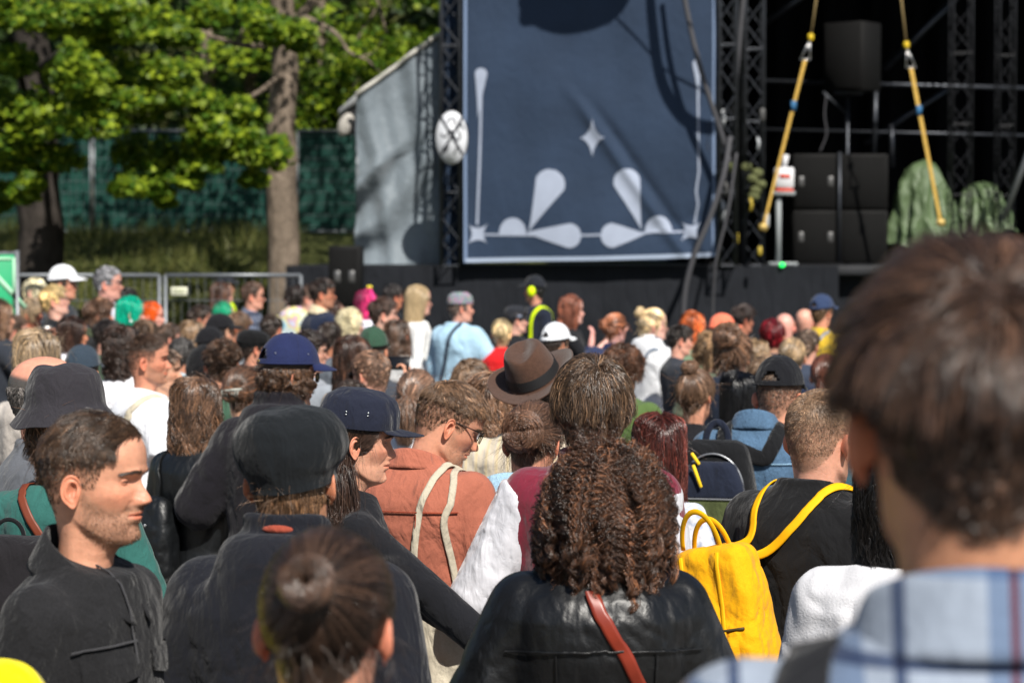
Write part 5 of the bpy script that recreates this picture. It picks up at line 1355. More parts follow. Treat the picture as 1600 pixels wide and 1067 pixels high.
lash('yellow lashing strap slanting down to the left beside the lattice tower', (1282, -60), (1265, 60), (1192, 355), .017)
lash('yellow lashing strap slanting down to the right over the green cover', (1398, -60), (1414, 72), (1469, 348), .020)
# device on a grey stand
e = empty('device_stand', (X(1216, 30.3), 30.3, DZ)); h = Z(300, 30.3)-DZ; mb = MB(); mb.tube([(0, 0, 0), (0, 0, h)], .035, 8); mb.box((.05, 0, .02), (.36, .3, .04), bev=.01); mb.box((.06, 0, h-.02), (.28, .2, .05), bev=.01); mb.build('pole', mat('stand_grey', (.25, .27, .28), .5), e); tag(e, 'short grey metal stand right of the yellow strap', 'stand')
e = empty('control_box', (X(1224, 30.3), 30.3, DZ+h)); mb = MB(); mb.box((0, 0, .17), (.24, .2, .26), bev=.02); mb.tube([(.0, 0, .3), (.03, 0, .46)], .035, 8); mb.build('case', mat('case_white', (.62, .62, .64), .5), e); mb = MB(); mb.box((.0, -.005, .015), (.22, .2, .04), bev=.01); mb.box((0, -.102, .19), (.13, .006, .05)); mb.build('red_trim', mat('case_red', (.55, .06, .03), .5), e); tag(e, 'white box with red trim on the grey stand', 'device')
o = MB().ell((0, 0, 0), (.035, .035, .03)).build('indicator_lamp', mat('lamp_green', (.02, .8, .12), .4, extra=lambda t, b, tc, c: (b.inputs['Emission Color'].__setattr__('default_value', (.02, 1, .15, 1)), b.inputs['Emission Strength'].__setattr__('default_value', 1.2)))); o.location = at(1222, 414, 29.95); tag(o, 'small glowing green lamp on the stage edge', 'lamp')
# green covers
GC = mat('green_cover', (.075, .115, .050), .45, .45, noise=(5, .15, 3), bump=[(7, .05, 3, (1.5, 1, .5)), (60, .006, 3, (1, 1, 1))])
def cover(name, label, xs, top, bot, d, dep):
    n = 90; m_ = 50; u = np.linspace(0, 2*np.pi, n, endpoint=False); v = np.linspace(0, 1, m_); px0, px1 = xs; W2 = (X(px1, d)-X(px0, d))/2; zt, zb = Z(top, d), Z(bot, d); UU, VV = np.meshgrid(u, v)
    f = np.interp(VV, [0, .04, .12, .3, 1], [0.02, .30, .48, .68, 1]); k = 1 + (.13*np.sin(UU*7+VV*4)+.09*np.sin(UU*13-VV*5))*sstep(VV, .05, .5)
    P = np.stack([f*k*W2*np.cos(UU), f*k*dep*np.sin(UU), (zt-zb)*(1-VV)+.03*np.sin(UU*7)*VV - .05*np.sin(UU*3+1)*sstep(VV, .0, .2)], -1); P = P + (vnoise(P.reshape(-1, 3), 7, 4).reshape(UU.shape)*.022)[..., None]*np.array([1, 1, .6])
    o = mesh(name, P.reshape(-1, 3), grid_faces(m_, n), GC); o.location = ((X(px0, d)+X(px1, d))/2, d, zb); tag(o, label, 'cover', 'green covers on the stage')
cover('green_cover', 'taller crumpled green plastic cover behind the right yellow strap', (1388, 1496), 251, 384, 31.2, .45)
cover('green_cover', 'lower green plastic cover behind the dark lattice towers', (1484, 1582), 285, 366, 31.9, .4)
# pipes of the stage frame, dark and partly lost in the shade
for i, (a_, b_, d, r, lb) in enumerate((((1190, 128), (1700, 142), 33, .030, 'upper horizontal pipe across the black stage opening'), ((1190, 203), (1700, 215), 36, .022, 'lower horizontal pipe deep inside the stage'), ((1367, 140), (1364, 240), 33.5, .035, 'upright pipe behind the raised loudspeaker'), ((1392, 195), (1393, 262), 34, .035, 'short upright pipe right of the loudspeaker stack'),
     ((1660, 90), (1566, 345), 29.9, .04, 'sloping grey pipe at the right photo edge'), ((1190, 40), (1290, -30), 37, .05, 'sloping roof pipe at the top of the opening'), ((1380, 110), (1500, -10), 37, .05, 'sloping roof pipe beyond the right yellow strap'), ((1350, 225), (1480, 140), 37, .04, 'sloping brace low inside the stage'))):
    P, Q = at(*a_, d), at(*b_, d); mb = MB(); mb.tube([(0, 0, 0), Q-P], r, 8); o = mb.build('pipe', ALU if 'grey' not in lb else STEEL); o.location = P; tag(o, lb, 'pipe')
# loudspeaker cluster and slack cable above the picture: they throw the shadows seen on the banner
sh_dir = np.array(SUNV)/abs(SUNV[1])                     # towards the sun per metre of depth
c0 = np.array([X(897), YB0, Z(-8)]) + sh_dir*2.2
e = empty('speaker_cluster', c0); SB = mat('speaker_black2', (.016, .0155, .0155), .6, .3)
for i in range(3): mb = MB(); mb.box((0, 0, i*.36), (1.15-.0*i, .6, .34), bev=.05, rot=rotm('X', -.12*(2-i))); mb.build('cabinet', SB, e)
mb = MB(); mb.ell((0, 0, -.05), (.68, .3, .36), nu=28, nv=18); mb.build('lower_cabinet', SB, e); mb = MB(); mb.tube([(0, 0, 1), (0, 0, 3)], .03, 6); mb.build('hanger', BLACKM, e)
tag(e, 'black loudspeaker cluster hanging over the banner, above the photo', 'loudspeaker')
def shc(name, pts, r, D, lb): 
    P = [np.array([X(x_), YB0, Z(y_)]) + sh_dir*D for x_, y_ in pts]; cable(name, P, r, CAB, lb, sm=14)
shc('cable', [(1014, -130), (1012, 0), (1018, 50), (1027, 110), (1040, 150), (1062, 185), (1085, 203), (1112, 206)], .06, 1.9, 'thick slack cable hanging over the upper right banner, above the photo')
shc('cable', [(955, 30), (1000, 70), (1040, 112), (1100, 150)], .012, 1.9, 'thin slack cable hanging over the upper right banner, above the photo')
# ------------------------------------------------------------------ patterned cloth
def pat(name, fn, rough=.88):
    """cloth whose own dye pattern is made by nodes: fn(tree, object coords) -> colour socket"""
    if name in MATS: return MATS[name]
    m = mat(name, (1, 1, 1), rough=rough, spec=.18, sheen=.1, bump=[(9, .02, 3, (1, 1, .55)), (45, .003, 3, (1, 1, .7))])
    t = m.node_tree; tc = [n for n in t.nodes if n.type == 'TEX_COORD'][0].outputs['Object']
    t.links.new(fn(t, tc), t.nodes['Principled BSDF'].inputs['Base Color']); return m
def ramp(t, src, stops, interp='LINEAR'):
    r = t.nodes.new('ShaderNodeValToRGB'); r.color_ramp.interpolation = interp; el = r.color_ramp.elements
    while len(el) < len(stops): el.new(.5)
    for e_, (p_, c_) in zip(el, stops): e_.position = p_; e_.color = (*c_, 1)
    t.links.new(src, r.inputs[0]); return r.outputs[0]
def saw(t, tc, axis, scale, off=0.):
    sp_ = t.nodes.new('ShaderNodeSeparateXYZ'); t.links.new(tc, sp_.inputs[0]); a = t.nodes.new('ShaderNodeMath'); a.operation = 'MULTIPLY_ADD'; a.inputs[1].default_value = scale; a.inputs[2].default_value = off
    t.links.new(sp_.outputs[axis], a.inputs[0]); f = t.nodes.new('ShaderNodeMath'); f.operation = 'FRACT'; t.links.new(a.outputs[0], f.inputs[0]); return f.outputs[0]
def mixn(t, a, b, mode='MULTIPLY', f=1.):
    m = t.nodes.new('ShaderNodeMix'); m.data_type = 'RGBA'; m.blend_type = mode; m.inputs[0].default_value = f; t.links.new(a, m.inputs[6]); t.links.new(b, m.inputs[7]); return m.outputs[2]
def plaid(c0, c1, c2, sx=9., sz=9., line=None):
    def f(t, tc):
        A = ramp(t, saw(t, tc, 'X', sx, .30), [(0, c0), (.28, c0), (.30, c1), (.55, c1), (.57, c0), (.72, c0), (.74, c2), (.80, c2), (.82, c0)], 'CONSTANT')
        B = ramp(t, saw(t, tc, 'Z', sz, .1), [(0, c0), (.28, c0), (.30, c1), (.55, c1), (.57, c0), (.72, c0), (.74, c2), (.80, c2), (.82, c0)], 'CONSTANT')
        o = mixn(t, A, B)
        if line: o = mixn(t, o, ramp(t, saw(t, tc, 'X', sx/2, line[1]), [(0, (1, 1, 1)), (.48, (1, 1, 1)), (.485, line[0]), (.515, (1, 1, 1))], 'CONSTANT'))
        return o
    return f
def blotch(cols, sc=6., de=2.):
    def f(t, tc):
        n = t.nodes.new('ShaderNodeTexNoise'); n.inputs['Scale'].default_value = sc; n.inputs['Detail'].default_value = de; t.links.new(tc, n.inputs['Vector'])
        k = len(cols); return ramp(t, n.outputs[0], [(.30+.4*i/(k-1), c) for i, c in enumerate(cols)])
    return f
PLAID_BIG = pat('plaid_blue_white', plaid((.50, .54, .60), (.24, .31, .43), (.09, .12, .20), 8.6, 8.6, ((.75, .18, .18), .42)))
PLAID_S = pat('plaid_grey', plaid((.35, .38, .45), (.10, .12, .17), (.2, .22, .28), 11, 11))
TIEDYE = pat('tie_dye', blotch([(.25, .45, .55), (.55, .58, .55), (.62, .60, .18), (.6, .35, .5), (.45, .55, .65)], 9, 1))
FLORAL = pat('yellow_floral', blotch([(.55, .35, .03), (.62, .42, .03), (.60, .40, .04), (.20, .16, .05), (.55, .38, .04)], 26, 1))
LACE = pat('white_floral', blotch([(.60, .60, .64), (.62, .62, .66), (.35, .40, .52), (.6, .6, .62)], 22, 1))
STRIPE = pat('cream_stripe', lambda t, tc: ramp(t, saw(t, tc, 'X', 26), [(0, (.60, .52, .40)), (.3, (.60, .52, .40)), (.34, (.48, .44, .42)), (.42, (.60, .52, .40)), (.7, (.62, .50, .30)), (.8, (.60, .52, .40))]))
CAMO = pat('dark_lace', blotch([(.015, .012, .012), (.02, .03, .025), (.10, .12, .07), (.02, .02, .02)], 30, 1))
CHECK = pat('bandana', blotch([(.10, .12, .22), (.18, .30, .22), (.28, .12, .30), (.30, .32, .16)], 40, 1))
TEALST = pat('teal_jacket', lambda t, tc: ramp(t, saw(t, tc, 'Z', 3.2, .45), [(0, (.0, .16, .15)), (.50, (.0, .16, .15)), (.51, (.42, .50, .42)), (.60, (.0, .16, .15)), (.78, (.55, .55, .6)), (.9, (.05, .06, .09))], 'CONSTANT'))

def phone(P, at_, ax, label):
    ax = nrmz(np.array(ax, float)); up = nrmz(np.cross(ax, [0, .0, 1.])); n_ = np.cross(up, ax)
    R_ = np.stack([ax, n_, up], 1) if False else np.stack([up, n_, ax], 1); mb = MB(); mb.box(at_, (.155, .009, .075), rot=R_, bev=.003); o = P.item('phone', mb, mat('phone_black', (.008, .008, .009), .25, .5), label=label, cat='phone')
    return o
LONGW = dict(L=.42, wave=.012, wfreq=3)

# ------------------------------------------------------------------ people, nearest first
# the tall blurred man at the right
P = person(1522, 404, 498, 4, 'tall dark haired man seen from behind in plaid shirt, biggest and nearest at right', skin='c08a6c', hair='short', hn=7000, hc='422e22', top='shirt', cloth_mat=PLAID_BIG, q=1, neck=(1.485, 1.465),
           hk=dict(Lt=.080, Ls=.008, Lb=.012, lift=.35, mess=.6, thick=.018, hl='short', zt=(.125, .185), streak=((2.2, 2.0, 1.8), .3), var=.35, rad=.0008), bulk=1.0, g=.012, fold=.004)
collar(P, '8090b0', m=PLAID_BIG, h=.042, z0=1.470, slope=.02)
mb = MB(); P.strap(mb, [P.top(-.115, -.02, .008), P.back(-.12, 1.38, .008), P.back(-.06, 1.30, .008), P.back(.02, 1.18, .008)], .04, .004); P.item('bag_strap', mb, cloth('15161a'), label='wide black bag strap across the tall man\'s plaid shirt', cat='strap')
# bun in front
P = person(509, 834, 278, 10, 'woman with a tight coiled brown bun, blurred at bottom centre', skin='c98d74', fem=1., hair='tied', hn=8000, hc='36261c', hp=-8, top='jacket', tc='17181c', q=1.2, neck=(1.46, 1.44),
           hk=dict(tie=(.006, -.114, .165), bun=.035, bout=.95, bcol=1.9, thick=.009, hl='full', streak=((1.7, 1.55, 1.4), .25), rad=.0007, loose=120, lz=.12))
P = person(-155, 735, 236, 10, 'person in a bright yellow top cut by the left bottom corner', hair='short', top='tee', tc='e8d800', q=.6, hn=1500, g=.02)
# man in profile
P = person(144, 648, 197, 104, 'stubbled man in black denim jacket, face in right profile at lower left', skin='cd9478', hair='short', hn=17000, hc='43301f', body=112, hp=-2, top='jacket', tc='1d1d1f', tk='denim', q=2.1, seed=4,
           head=dict(stubble=.8, stubc=(.36, .20, .13), ap=.0020, hl='short', fade=.62, cover=.72), g=.012, bulk=.95, fold=.005, neck=(1.49, 1.45),
           hk=dict(Lt=.034, Ls=.005, Lb=.012, zt=(.135, .200), thin=.22, thz=(.10, .19), lift=.22, mess=.45, thick=.010, cl=.35, rad=.0005, fwd=(.5, -1.25, .2), stiff=.3, hl='short', streak=((1.9, 1.7, 1.5), .25)),
           arms={'R': ((.225, -.05, 1.14), (.26, .06, .92)), 'L': ((-.225, -.05, 1.14), (-.25, .04, .9))})
collar(P, '1d1d1f', 'denim', h=.042, spread=.014, z0=1.458, slope=.042)
DJ = cloth('1d1d1f', 'denim'); STI = cloth('3a3a3d')
mb = MB(); beard_parts(mb, P.pose, np.random.default_rng(5)); mb.build('beard', hair_mat('7c5232'), P.e, col=True)
mb = MB()
for sx in (-.085, .085):
    q = [P.back(x, z, .003, front=True) for x, z in ((sx-.055, 1.275), (sx, 1.262), (sx+.055, 1.275))]
    U = np.linspace(-.06, .06, 14); Vv = np.linspace(0, 1, 10); g0 = []
    for v in Vv:
        for u in U: z = 1.325 - v*(.052 - .012*abs(u)/.06) ; g0.append(P.back(sx+u, z, .003+.004*v, front=True))
    mb.add(np.array(g0), grid_faces(10, 14, wrap=False)); mb.add(np.array(g0)+[0, .003, 0], grid_faces(10, 14, wrap=False, flip=True))
o = mb.build('pocket_flap', DJ, P.e)
mb = MB()
for pts in ([(.03, 1.48), (.028, 1.30), (.03, 1.10)], [(.02, 1.345), (.09, 1.345), (.16, 1.34)], [(.03, 1.27), (.05, 1.12)], [(.14, 1.27), (.125, 1.12)]):
    P.strap(mb, [P.back(x, z, .001, front=True) for x, z in pts], .004, .002, 30)
mb.build('seam', STI, P.e)
# newsboy cap man with navy hood
P = person(456, 655, 186, 12, 'man in round black cap and dark navy hoodie, seen from behind at centre left', skin='c08a6c', hair='short', hn=6000, hc='6e5138', top='hoodie', tc='15171f', g=.036, bulk=1.03, q=1.2, seed=9,
           hk=dict(low=.115, Lt=.03, Ls=.03, Lb=.045, thick=.012, grav=.8, lift=.12, mess=.35, hl='full', streak=((1.9, 1.7, 1.4), .3)), neck=(1.50, 1.47), fold=.008)
def beret_fx(c0, bulge=.02, peak=1.0):
    def fx(P_, U, A):
        P_ = P_.copy(); gA = np.abs((A*4/np.pi+.5) % 1-.5); k = 1+(.010*np.abs(np.cos(4*A)) - .016*np.exp(-(gA/.055)**2))*sstep(U, .03, .15)*(1-sstep(U, .75, .9)) + .008*np.sin(11*A+14*U)*sstep(U, .3, .5)*(1-sstep(U, .7, .8)); P_[..., :2] *= k[..., None]
        P_[..., 2] += -.020*sstep(U, .2, .9)*np.cos(A)*-1 - .012*sstep(U, .3, 1) + .003*np.sin(5*A+9*U)*np.sin(U*3.1); return P_
    return fx
lathe_hat(P, [(.001, .001, .262), (.04, .045, .260), (.085, .095, .245), (.110, .122, .212), (.115, .126, .178), (.104, .116, .150), (.090, .104, .138), (.086, .100, .130), (.085, .099, .118)], '0e1216', 'cap', beret_fx(0), nc=200, tilt=4, roll=-6, m=cloth('111519'))
mb = MB(); mb.ell((0, 0, 0), (.007, .007, .004)); V, F, _ = mb.get(); 
mb = MB(); mb.ell((0.0, -.098, 1.552), (.034, .016, .010)); mb.build('collar_fold', cloth('8c4030'), P.e)
# curly woman in leather
P = person(945, 712, 178, -4, 'woman with big curly brown hair in black leather jacket, lower centre', fem=1., hair='curly', hn=15000, hc='4a3020', top='jacket', tc='0d0e10', tk='leather', off=(.012, -.01, -.045), g=.034, fold=.007, bulk=1.03, q=1., brows=False, seed=21, neck=(1.47, 1.45),
           hk=dict(L=.215, vol=.030, rmax=.152, curl=.0085, rad=.0007, seg=60, turns=1.3, streak=((2.4, 2.0, 1.5), .2), var=.42), arms={'R': ((.275, -.03, 1.13), (.24, .16, .95)), 'L': ((-.285, -.03, 1.13), (-.24, .14, .95))})
mb = MB(); P.strap(mb, [P.back(-.03, 1.45, .004), P.back(-.01, 1.40, .004), P.back(.035, 1.33, .004), P.back(.08, 1.24, .004), P.back(.15, 1.10, .004), P.back(.2, 1.0, .004)], .028, .004)
P.item('bag_strap', mb, mat('red_leather', hexc('7a2c1c'), .35, .5, noise=(20, .15, 2)), label='red brown leather strap across the curly woman\'s back', cat='strap')
mb = MB()
for pts in ([(-.20, 1.325), (-.1, 1.332), (0, 1.335), (.1, 1.332), (.20, 1.325)], [(-.10, 1.325), (-.095, 1.15), (-.09, .95)], [(.10, 1.325), (.095, 1.15), (.09, .95)]): P.strap(mb, [P.back(x, z, .0005) for x, z in pts], .0045, .003, 40)
mb.build('seam', cloth('0d0e10', 'leather'), P.e)

# orange shirt
P = person(700, 584, 127, 76, 'bespectacled man looking down in terracotta orange short sleeved shirt', skin='cf957a', hair='short', hn=15000, hc='6b5038', body=22, hp=-26, top='shirt', tc='a05f4c', q=2.0, bulk=1.06, seed=31, g=.018, fold=.006, sleeve=.88,
           head=dict(ap=.0012, fade=.5, stubble=.3), off=(.012, .02, -.012), hk=dict(Lt=.040, Ls=.006, Lb=.007, zt=(.150, .195), thin=.40, lift=.18, mess=.5, thick=.008, cl=.4, wave=.003, fwd=(.5, .9, 0), rad=.0005, streak=((1.6, 1.5, 1.4), .3)),
           arms={'R': ((.255, -.02, 1.13), (.17, .20, 1.02)), 'L': ((-.235, -.01, 1.13), (-.16, .2, 1.05))})
collar(P, 'a05f4c', h=.034, spread=.004); glasses(P, '14100e'); mb = MB(); beard_parts(mb, P.pose, np.random.default_rng(6), 1400, .003); mb.build('beard', hair_mat('8a6040'), P.e, col=True)
mb = MB(); P.strap(mb, [P.back(x, 1.365, .0005) for x in np.linspace(-.17, .17, 9)], .004, .0022, 50); P.strap(mb, [P.back(-.06+.0*z, z, .0005) for z in np.linspace(1.36, 1.0, 6)], .004, .0022, 40); P.strap(mb, [P.back(.06+.0*z, z, .0005) for z in np.linspace(1.36, 1.0, 6)], .004, .0022, 40); mb.build('seam', cloth('8c3f2b'), P.e)
CANV = cloth('c9c0ac', 'cotton', .8); mb = MB()
P.strap(mb, [P.back(.055, 1.12, .010), P.back(.055, 1.25, .008), P.back(.075, 1.38, .006), P.top(.10, -.03, .006), P.back(.10, 1.30, .05, front=True)], .020, .003)
P.strap(mb, [P.back(.165, 1.10, .012), P.back(.155, 1.22, .010), P.back(.135, 1.34, .006), P.top(.125, -.02, .006), P.back(.13, 1.30, .05, front=True)], .020, .003)
def totef(Pn):
    z = Pn[:, 2]; u = (1.13-z)/.42; w = .085+.060*sstep(u, 0, .8); cy = -.165-.01*u; th = .012+.028*sstep(u, .1, 1)
    q = np.stack([np.abs(Pn[:, 0]-.10-.02*u)-w, np.abs(Pn[:, 1]-cy)-th, np.abs(z-.92)-.205], 1)+.012
    return np.linalg.norm(np.maximum(q, 0), axis=1)+np.minimum(q.max(1), 0)-.012 + folds(Pn, .010, 1.6, 3)
V, F = surfnet(totef, (-.1, -.26, .68), (.32, -.08, 1.15), .008); b_ = MB(); b_.add(V, F); e_t = P.item('bag', b_, CANV); 
root = empty('tote_bag', tuple(np.array(e_t.location))); e_t.parent = root; e_t.location = (0, 0, 0); tag(root, 'pale canvas tote bag hanging from the orange shirted man\'s shoulder', 'bag'); P.item('strap', mb, CANV, parent=root)
# woman in five panel cap
P5 = P = person(556, 618, 134, 82, 'woman in navy flat brimmed cap, face in right profile beside the orange shirt', skin='d09a80', fem=1., hair='tied', hn=7000, hc='3c281c', body=72, hp=-6, top='jacket', tc='14151a', q=1.8, g=.014, bulk=.88, seed=33,
                head=dict(ap=.0016, blush=1.3), hk=dict(low=.150, tie=(.062, -.040, .062), pony=.24, thick=.006, loose=30, rad=.0007, fat=.018, hl='full'), arms={'R': ((.25, .28, 1.12), (.12, .15, 1.20)), 'L': ((-.23, -.03, 1.13), (-.2, .12, .95))}, hands={'R': dict(curl=.75)})
def panel5(P_, U, A):
    P_ = P_.copy(); P_[..., 2] += .010*np.cos(A)*sstep(U, .1, .7) + .002*np.sin(A*3+U*14)*U; P_[..., :2] *= (1+.012*np.abs(np.cos(2.5*A)))[..., None]; return P_
o, fn, xf = lathe_hat(P, [(.001, .001, .262), (.05, .06, .256), (.080, .098, .232), (.092, .112, .195), (.095, .114, .165), (.095, .114, .150)], '1b1f2e', 'cap', panel5, tilt=2)
mb = MB(); 
def br5(U, A):
    a = (A-.5)*2*.95; R0 = fn(0*a+1, a); L = .072*np.sqrt(np.clip(1-(A*2-1)**2*.98, 0, 1)); return R0 + np.stack([np.sin(a)*.2*L*U, L*U, -.12*L*U-.006*(A*2-1)**2*U], -1)
shell(mb, br5, 10, 34, .003, wrap=False); V, F, _ = mb.get(); mesh('brim', xf(V), F, cloth('1b1f2e'), o)
for a_ in (1.42, 1.95):
    mb = MB(); q = fn(np.full((1, 1), .62), np.full((1, 1), a_))[0, 0]; n_ = nrmz(q-SKC)
    for dz in (-.004, .004): mb.tube([q+[0, 0, dz], q+n_*.0035+[0, 0, dz]], .0026, 8)
    V, F, _ = mb.get(); mesh('eyelet', xf(V), F, mat('steel', (.6, .6, .6), .3, .5, 1.), o)
wr = np.array(P.arms['R'][1]); mb = MB(); c_ = wr + [-.02, -.065, .075]
a = np.linspace(0, 2*np.pi, 28, endpoint=False); z_ = np.array([0, .004, .06, .11, .112, .11, .06, .008]); rr = np.array([.028, .031, .037, .042, .043, .041, .036, .028])
V = np.stack([rr[:, None]*np.cos(a), rr[:, None]*np.sin(a), z_[:, None]+0*a-.05], -1) + c_
mb.add(V.reshape(-1, 3), grid_faces(8, 28)); P.item('cup', mb, mat('clear_cup', (.85, .9, .95), .06, .6, trans=.92), label='clear plastic cup in front of the orange shirted man', cat='cup')

# maroon bomber
P = person(926, 566, 136, 6, 'person with layered light brown hair in maroon bomber jacket with white sleeves', skin='cf957a', hair='shag', hn=15000, hc='54402f', top='bomber', tc='6e1a2c', tk='satin', q=1.4, seed=41, bulk=.98, g=.028, fold=.006,
           hk=dict(Lt=.125, Ls=.085, Lb=.070, grav=1.1, lift=.16, mess=.55, thick=.030, seg=9, lift0=.35, cl=.65, ncl=420, wave=.006, wfreq=1.2, rad=.0007, streak=((2.5, 2.3, 2.0), .25), hl='full', whorl=(.015, -.04, .23)),
           arms={'L': ((-.31, -.04, 1.12), (-.16, .14, 1.03)), 'R': ((.215, -.02, 1.12), (.15, .12, .95))})
for s_, f0 in (('L', 3), ('R', 7)):
    s1 = 1 if s_ == 'R' else -1; sh = np.array([s1*.17, -.02, 1.398]); el = np.array(P.arms[s_][0]); ax = nrmz(el-sh)
    fA = lambda Q: smax(arm_f(Q, s_, P.arms, .026 if s_ == 'L' else .020, 0, 1.95, .006, 1.05, True) + folds(Q, .009, 1.8, f0), -((Q-(sh+(el-sh)*.04)) @ nrmz(ax+np.array([s1*.45, 0, 0]))), .012)
    lo_ = np.minimum(sh, np.minimum(el, P.arms[s_][1]))-.12; hi_ = np.maximum(sh, np.maximum(el, P.arms[s_][1]))+.12; V, F = surfnet(fA, lo_, hi_, .008); mesh('sleeve', V, F, cloth('c4c4ca', 'satin'), P.e)
a = np.linspace(0, 2*np.pi, 50); mb = MB(); mb.tube(np.stack([.082*np.sin(a), .080*np.cos(a)-.012, 1.505-.018*np.cos(a)], 1), .012, 8, cap=False, flat=1.6, up=(0, 0, 1)); mb.build('collar', cloth('5c1424', 'knit'), P.e)
# messy bun, light denim
P = person(834, 626, 118, 22, 'woman with messy brown bun and pink clip in pale blue denim jacket', fem=1., skin='c98d74', hair='tied', hn=7000, hc='5a4030', body=-12, hp=-18, top='jacket', tc='8fb0c6', tk='denim', q=1.3, seed=43, off=(.07, 0, 0), g=.030, fold=.008,
           hk=dict(tie=(.012, -.104, .125), bun=.052, bout=.9, bcol=1.5, bmess=.3, thick=.014, loose=320, lz=.2, rad=.0007, streak=((1.6, 1.45, 1.3), .3)), arms={'L': ((-.25, -.02, 1.13), (-.2, .1, .95))})
collar(P, '8fb0c6', 'denim', h=.04, spread=.01)
mb = MB(); mb.box((.016, -.150, .130), (.030, .006, .006), bev=.002, rot=rotm('Y', .5)); mb.build('hair_clip', mat('pink_clip', (.55, .08, .25), .35, .5), P.e, xf=P.pose.full)
# fedora
P = person(838, 545, 112, 12, 'person in a tilted brown felt fedora and cream striped shirt', skin='c98d74', hair='short', hn=2500, hc='33241c', hr=-17, hp=-4, top='shirt', tc='d8c8a8', cloth_mat=STRIPE, off=(.05, 0, 0), seed=45, hk=dict(low=.10, Ls=.03, Lb=.04, Lt=.02))
FELT = mat('brown_felt', hexc('4a352b'), .95, .1, sheen=.2, noise=[(70, .12, 2), (6, .08, 3)], bump=[(150, .001, 2, (1, 1, 1))])
def fed(P_, U, A):
    P_ = P_.copy(); x, y = P_[..., 0], P_[..., 1]; cr = 1-sstep(U, .50, .60)
    P_[..., 2] -= .022*gs(x, .028)*sstep(U*-1, -.42, -.10)*(1) + 0
    pinch = gs(np.abs(A-np.pi)-2.55, .35)*sstep(-U, -.48, -.2)*sstep(U, .08, .2); P_[..., 0] *= (1-.28*pinch)
    b = sstep(U, .60, 1.0); P_[..., 2] += b*(.040*np.sin(A)**2 - .010*np.cos(A)) ; P_[..., 0] *= 1-.06*b*np.abs(np.sin(A)); return P_
o, fn, xf = lathe_hat(P, [(.001, .001, .270), (.035, .055, .274), (.062, .086, .268), (.074, .098, .235), (.084, .106, .190), (.090, .110, .155), (.095, .114, .150), (.120, .140, .148), (.145, .165, .146), (.158, .182, .146)], None, 'fedora', fed, tilt=-30, m=FELT, th=.003)
mb = MB(); uu = np.linspace(.44, .545, 6); UU, AA = np.meshgrid(uu, np.linspace(0, 2*np.pi, 73), indexing='ij'); Q = fn(UU, AA); nn_ = nrmz((Q-SKC)*[1, 1, 0]); Q = Q + nn_*.0025; mb.add(Q.reshape(-1, 3), grid_faces(6, 73, wrap=False)); V, F, _ = mb.get(); mesh('hat_band', xf(V), F, mat('ribbon', (.012, .012, .013), .6, .4), o)
# cream blouse
P = person(772, 588, 98, 14, 'woman with wavy light brown hair between the orange shirt and fedora', fem=1., hair='long', hn=4500, hc='6e5039', top='shirt', tc='8a9098', seed=47, hk=dict(L=.26, wave=.012, wfreq=3, thick=.02, streak=((1.5, 1.4, 1.3), .3)), g=.03)

# yellow backpack man
P = person(1283, 608, 150, 42, 'man with cropped blond hair in black t-shirt wearing the yellow backpack', skin='d29a82', hair='buzz', hn=9000, hc='8a6a4c', body=38, top='tee', tc='111113', q=2.0, seed=51, bulk=.98, g=.020, fold=.006, head=dict(stubble=.35, fade=.35), off=(0, .02, -.035), hp=-4,
           hk=dict(Lt=.009, Ls=.004, Lb=.004, lift=.8, mess=.3, thick=.003, cl=.1, rad=.0004, hl='short', lift0=.9), arms={'R': ((.27, .02, 1.14), (.2, .22, 1.1))})
glasses(P, '2a2624', rim=.0010)
YEL = mat('yellow_canvas', hexc('e0a000'), .8, .2, sheen=.1, noise=[(14, .07, 3), (300, .05, 1)], bump=[(8, .03, 3, (1, 1, .5)), (40, .004, 3, (1, 1, .8)), (500, .0004, 1, (1, 1, 1))])
YEL2 = mat('yellow_strap', hexc('e8ac04'), .7, .25, noise=(60, .05, 2)); BK = cloth('101114')
RB = rotm('Y', -.20) @ rotm('Z', .12)
BC = np.array([-.105, -.245, 1.12])
def kf(Pn, half=(.126, .075, .235), r=.035):
    q = (Pn-BC) @ RB; z = q[:, 2]; hx = half[0]*(1-.10*sstep(z, .08, .2)) ; q = np.stack([np.abs(q[:, 0])-hx, np.abs(q[:, 1])-half[1]*(1-.25*sstep(z, .05, .2)), np.abs(z)-half[2]], 1)+r
    return np.linalg.norm(np.maximum(q, 0), axis=1)+np.minimum(q.max(1), 0)-r + folds(Pn, .008, 1.5, 8) + .006*np.sin(Pn[:, 2]*38+Pn[:, 0]*20)*gs(q[:, 0], .03)
V, F = surfnet(kf, BC-[.25, .2, .3], BC+[.25, .2, .3], .006); mb = MB(); mb.add(V, F); e = empty('backpack', tuple(P.world(BC))); tag(e, 'bright yellow canvas backpack hanging low on the cropped blond man', 'backpack')
P.item('body', mb, YEL, parent=e)
def front(x, z, g_=.003):
    """front face of the pack at its own (x, z)"""
    y = np.linspace(-.14, 0, 120); Q = np.stack([0*y+x, y, 0*y+z], 1) @ RB.T + BC; i = np.argmax(kf(Q) < 0); return (np.array([x, y[i]-g_, z]) @ RB.T) + BC
def patch(rect, n=(16, 12), g_=.004, thick=.010, round_=0):
    xs = np.linspace(rect[0], rect[1], n[0]); zs = np.linspace(rect[2], rect[3], n[1]); XX, ZZ = np.meshgrid(xs, zs); G = np.array([[front(x, z, g_ + thick*min(1, 4*min((x-rect[0])/(rect[1]-rect[0]), (rect[1]-x)/(rect[1]-rect[0]), (z-rect[2])/(rect[3]-rect[2]), (rect[3]-z)/(rect[3]-rect[2])))) for x in xs] for z in zs])
    return G.reshape(-1, 3), grid_faces(n[1], n[0], wrap=False)
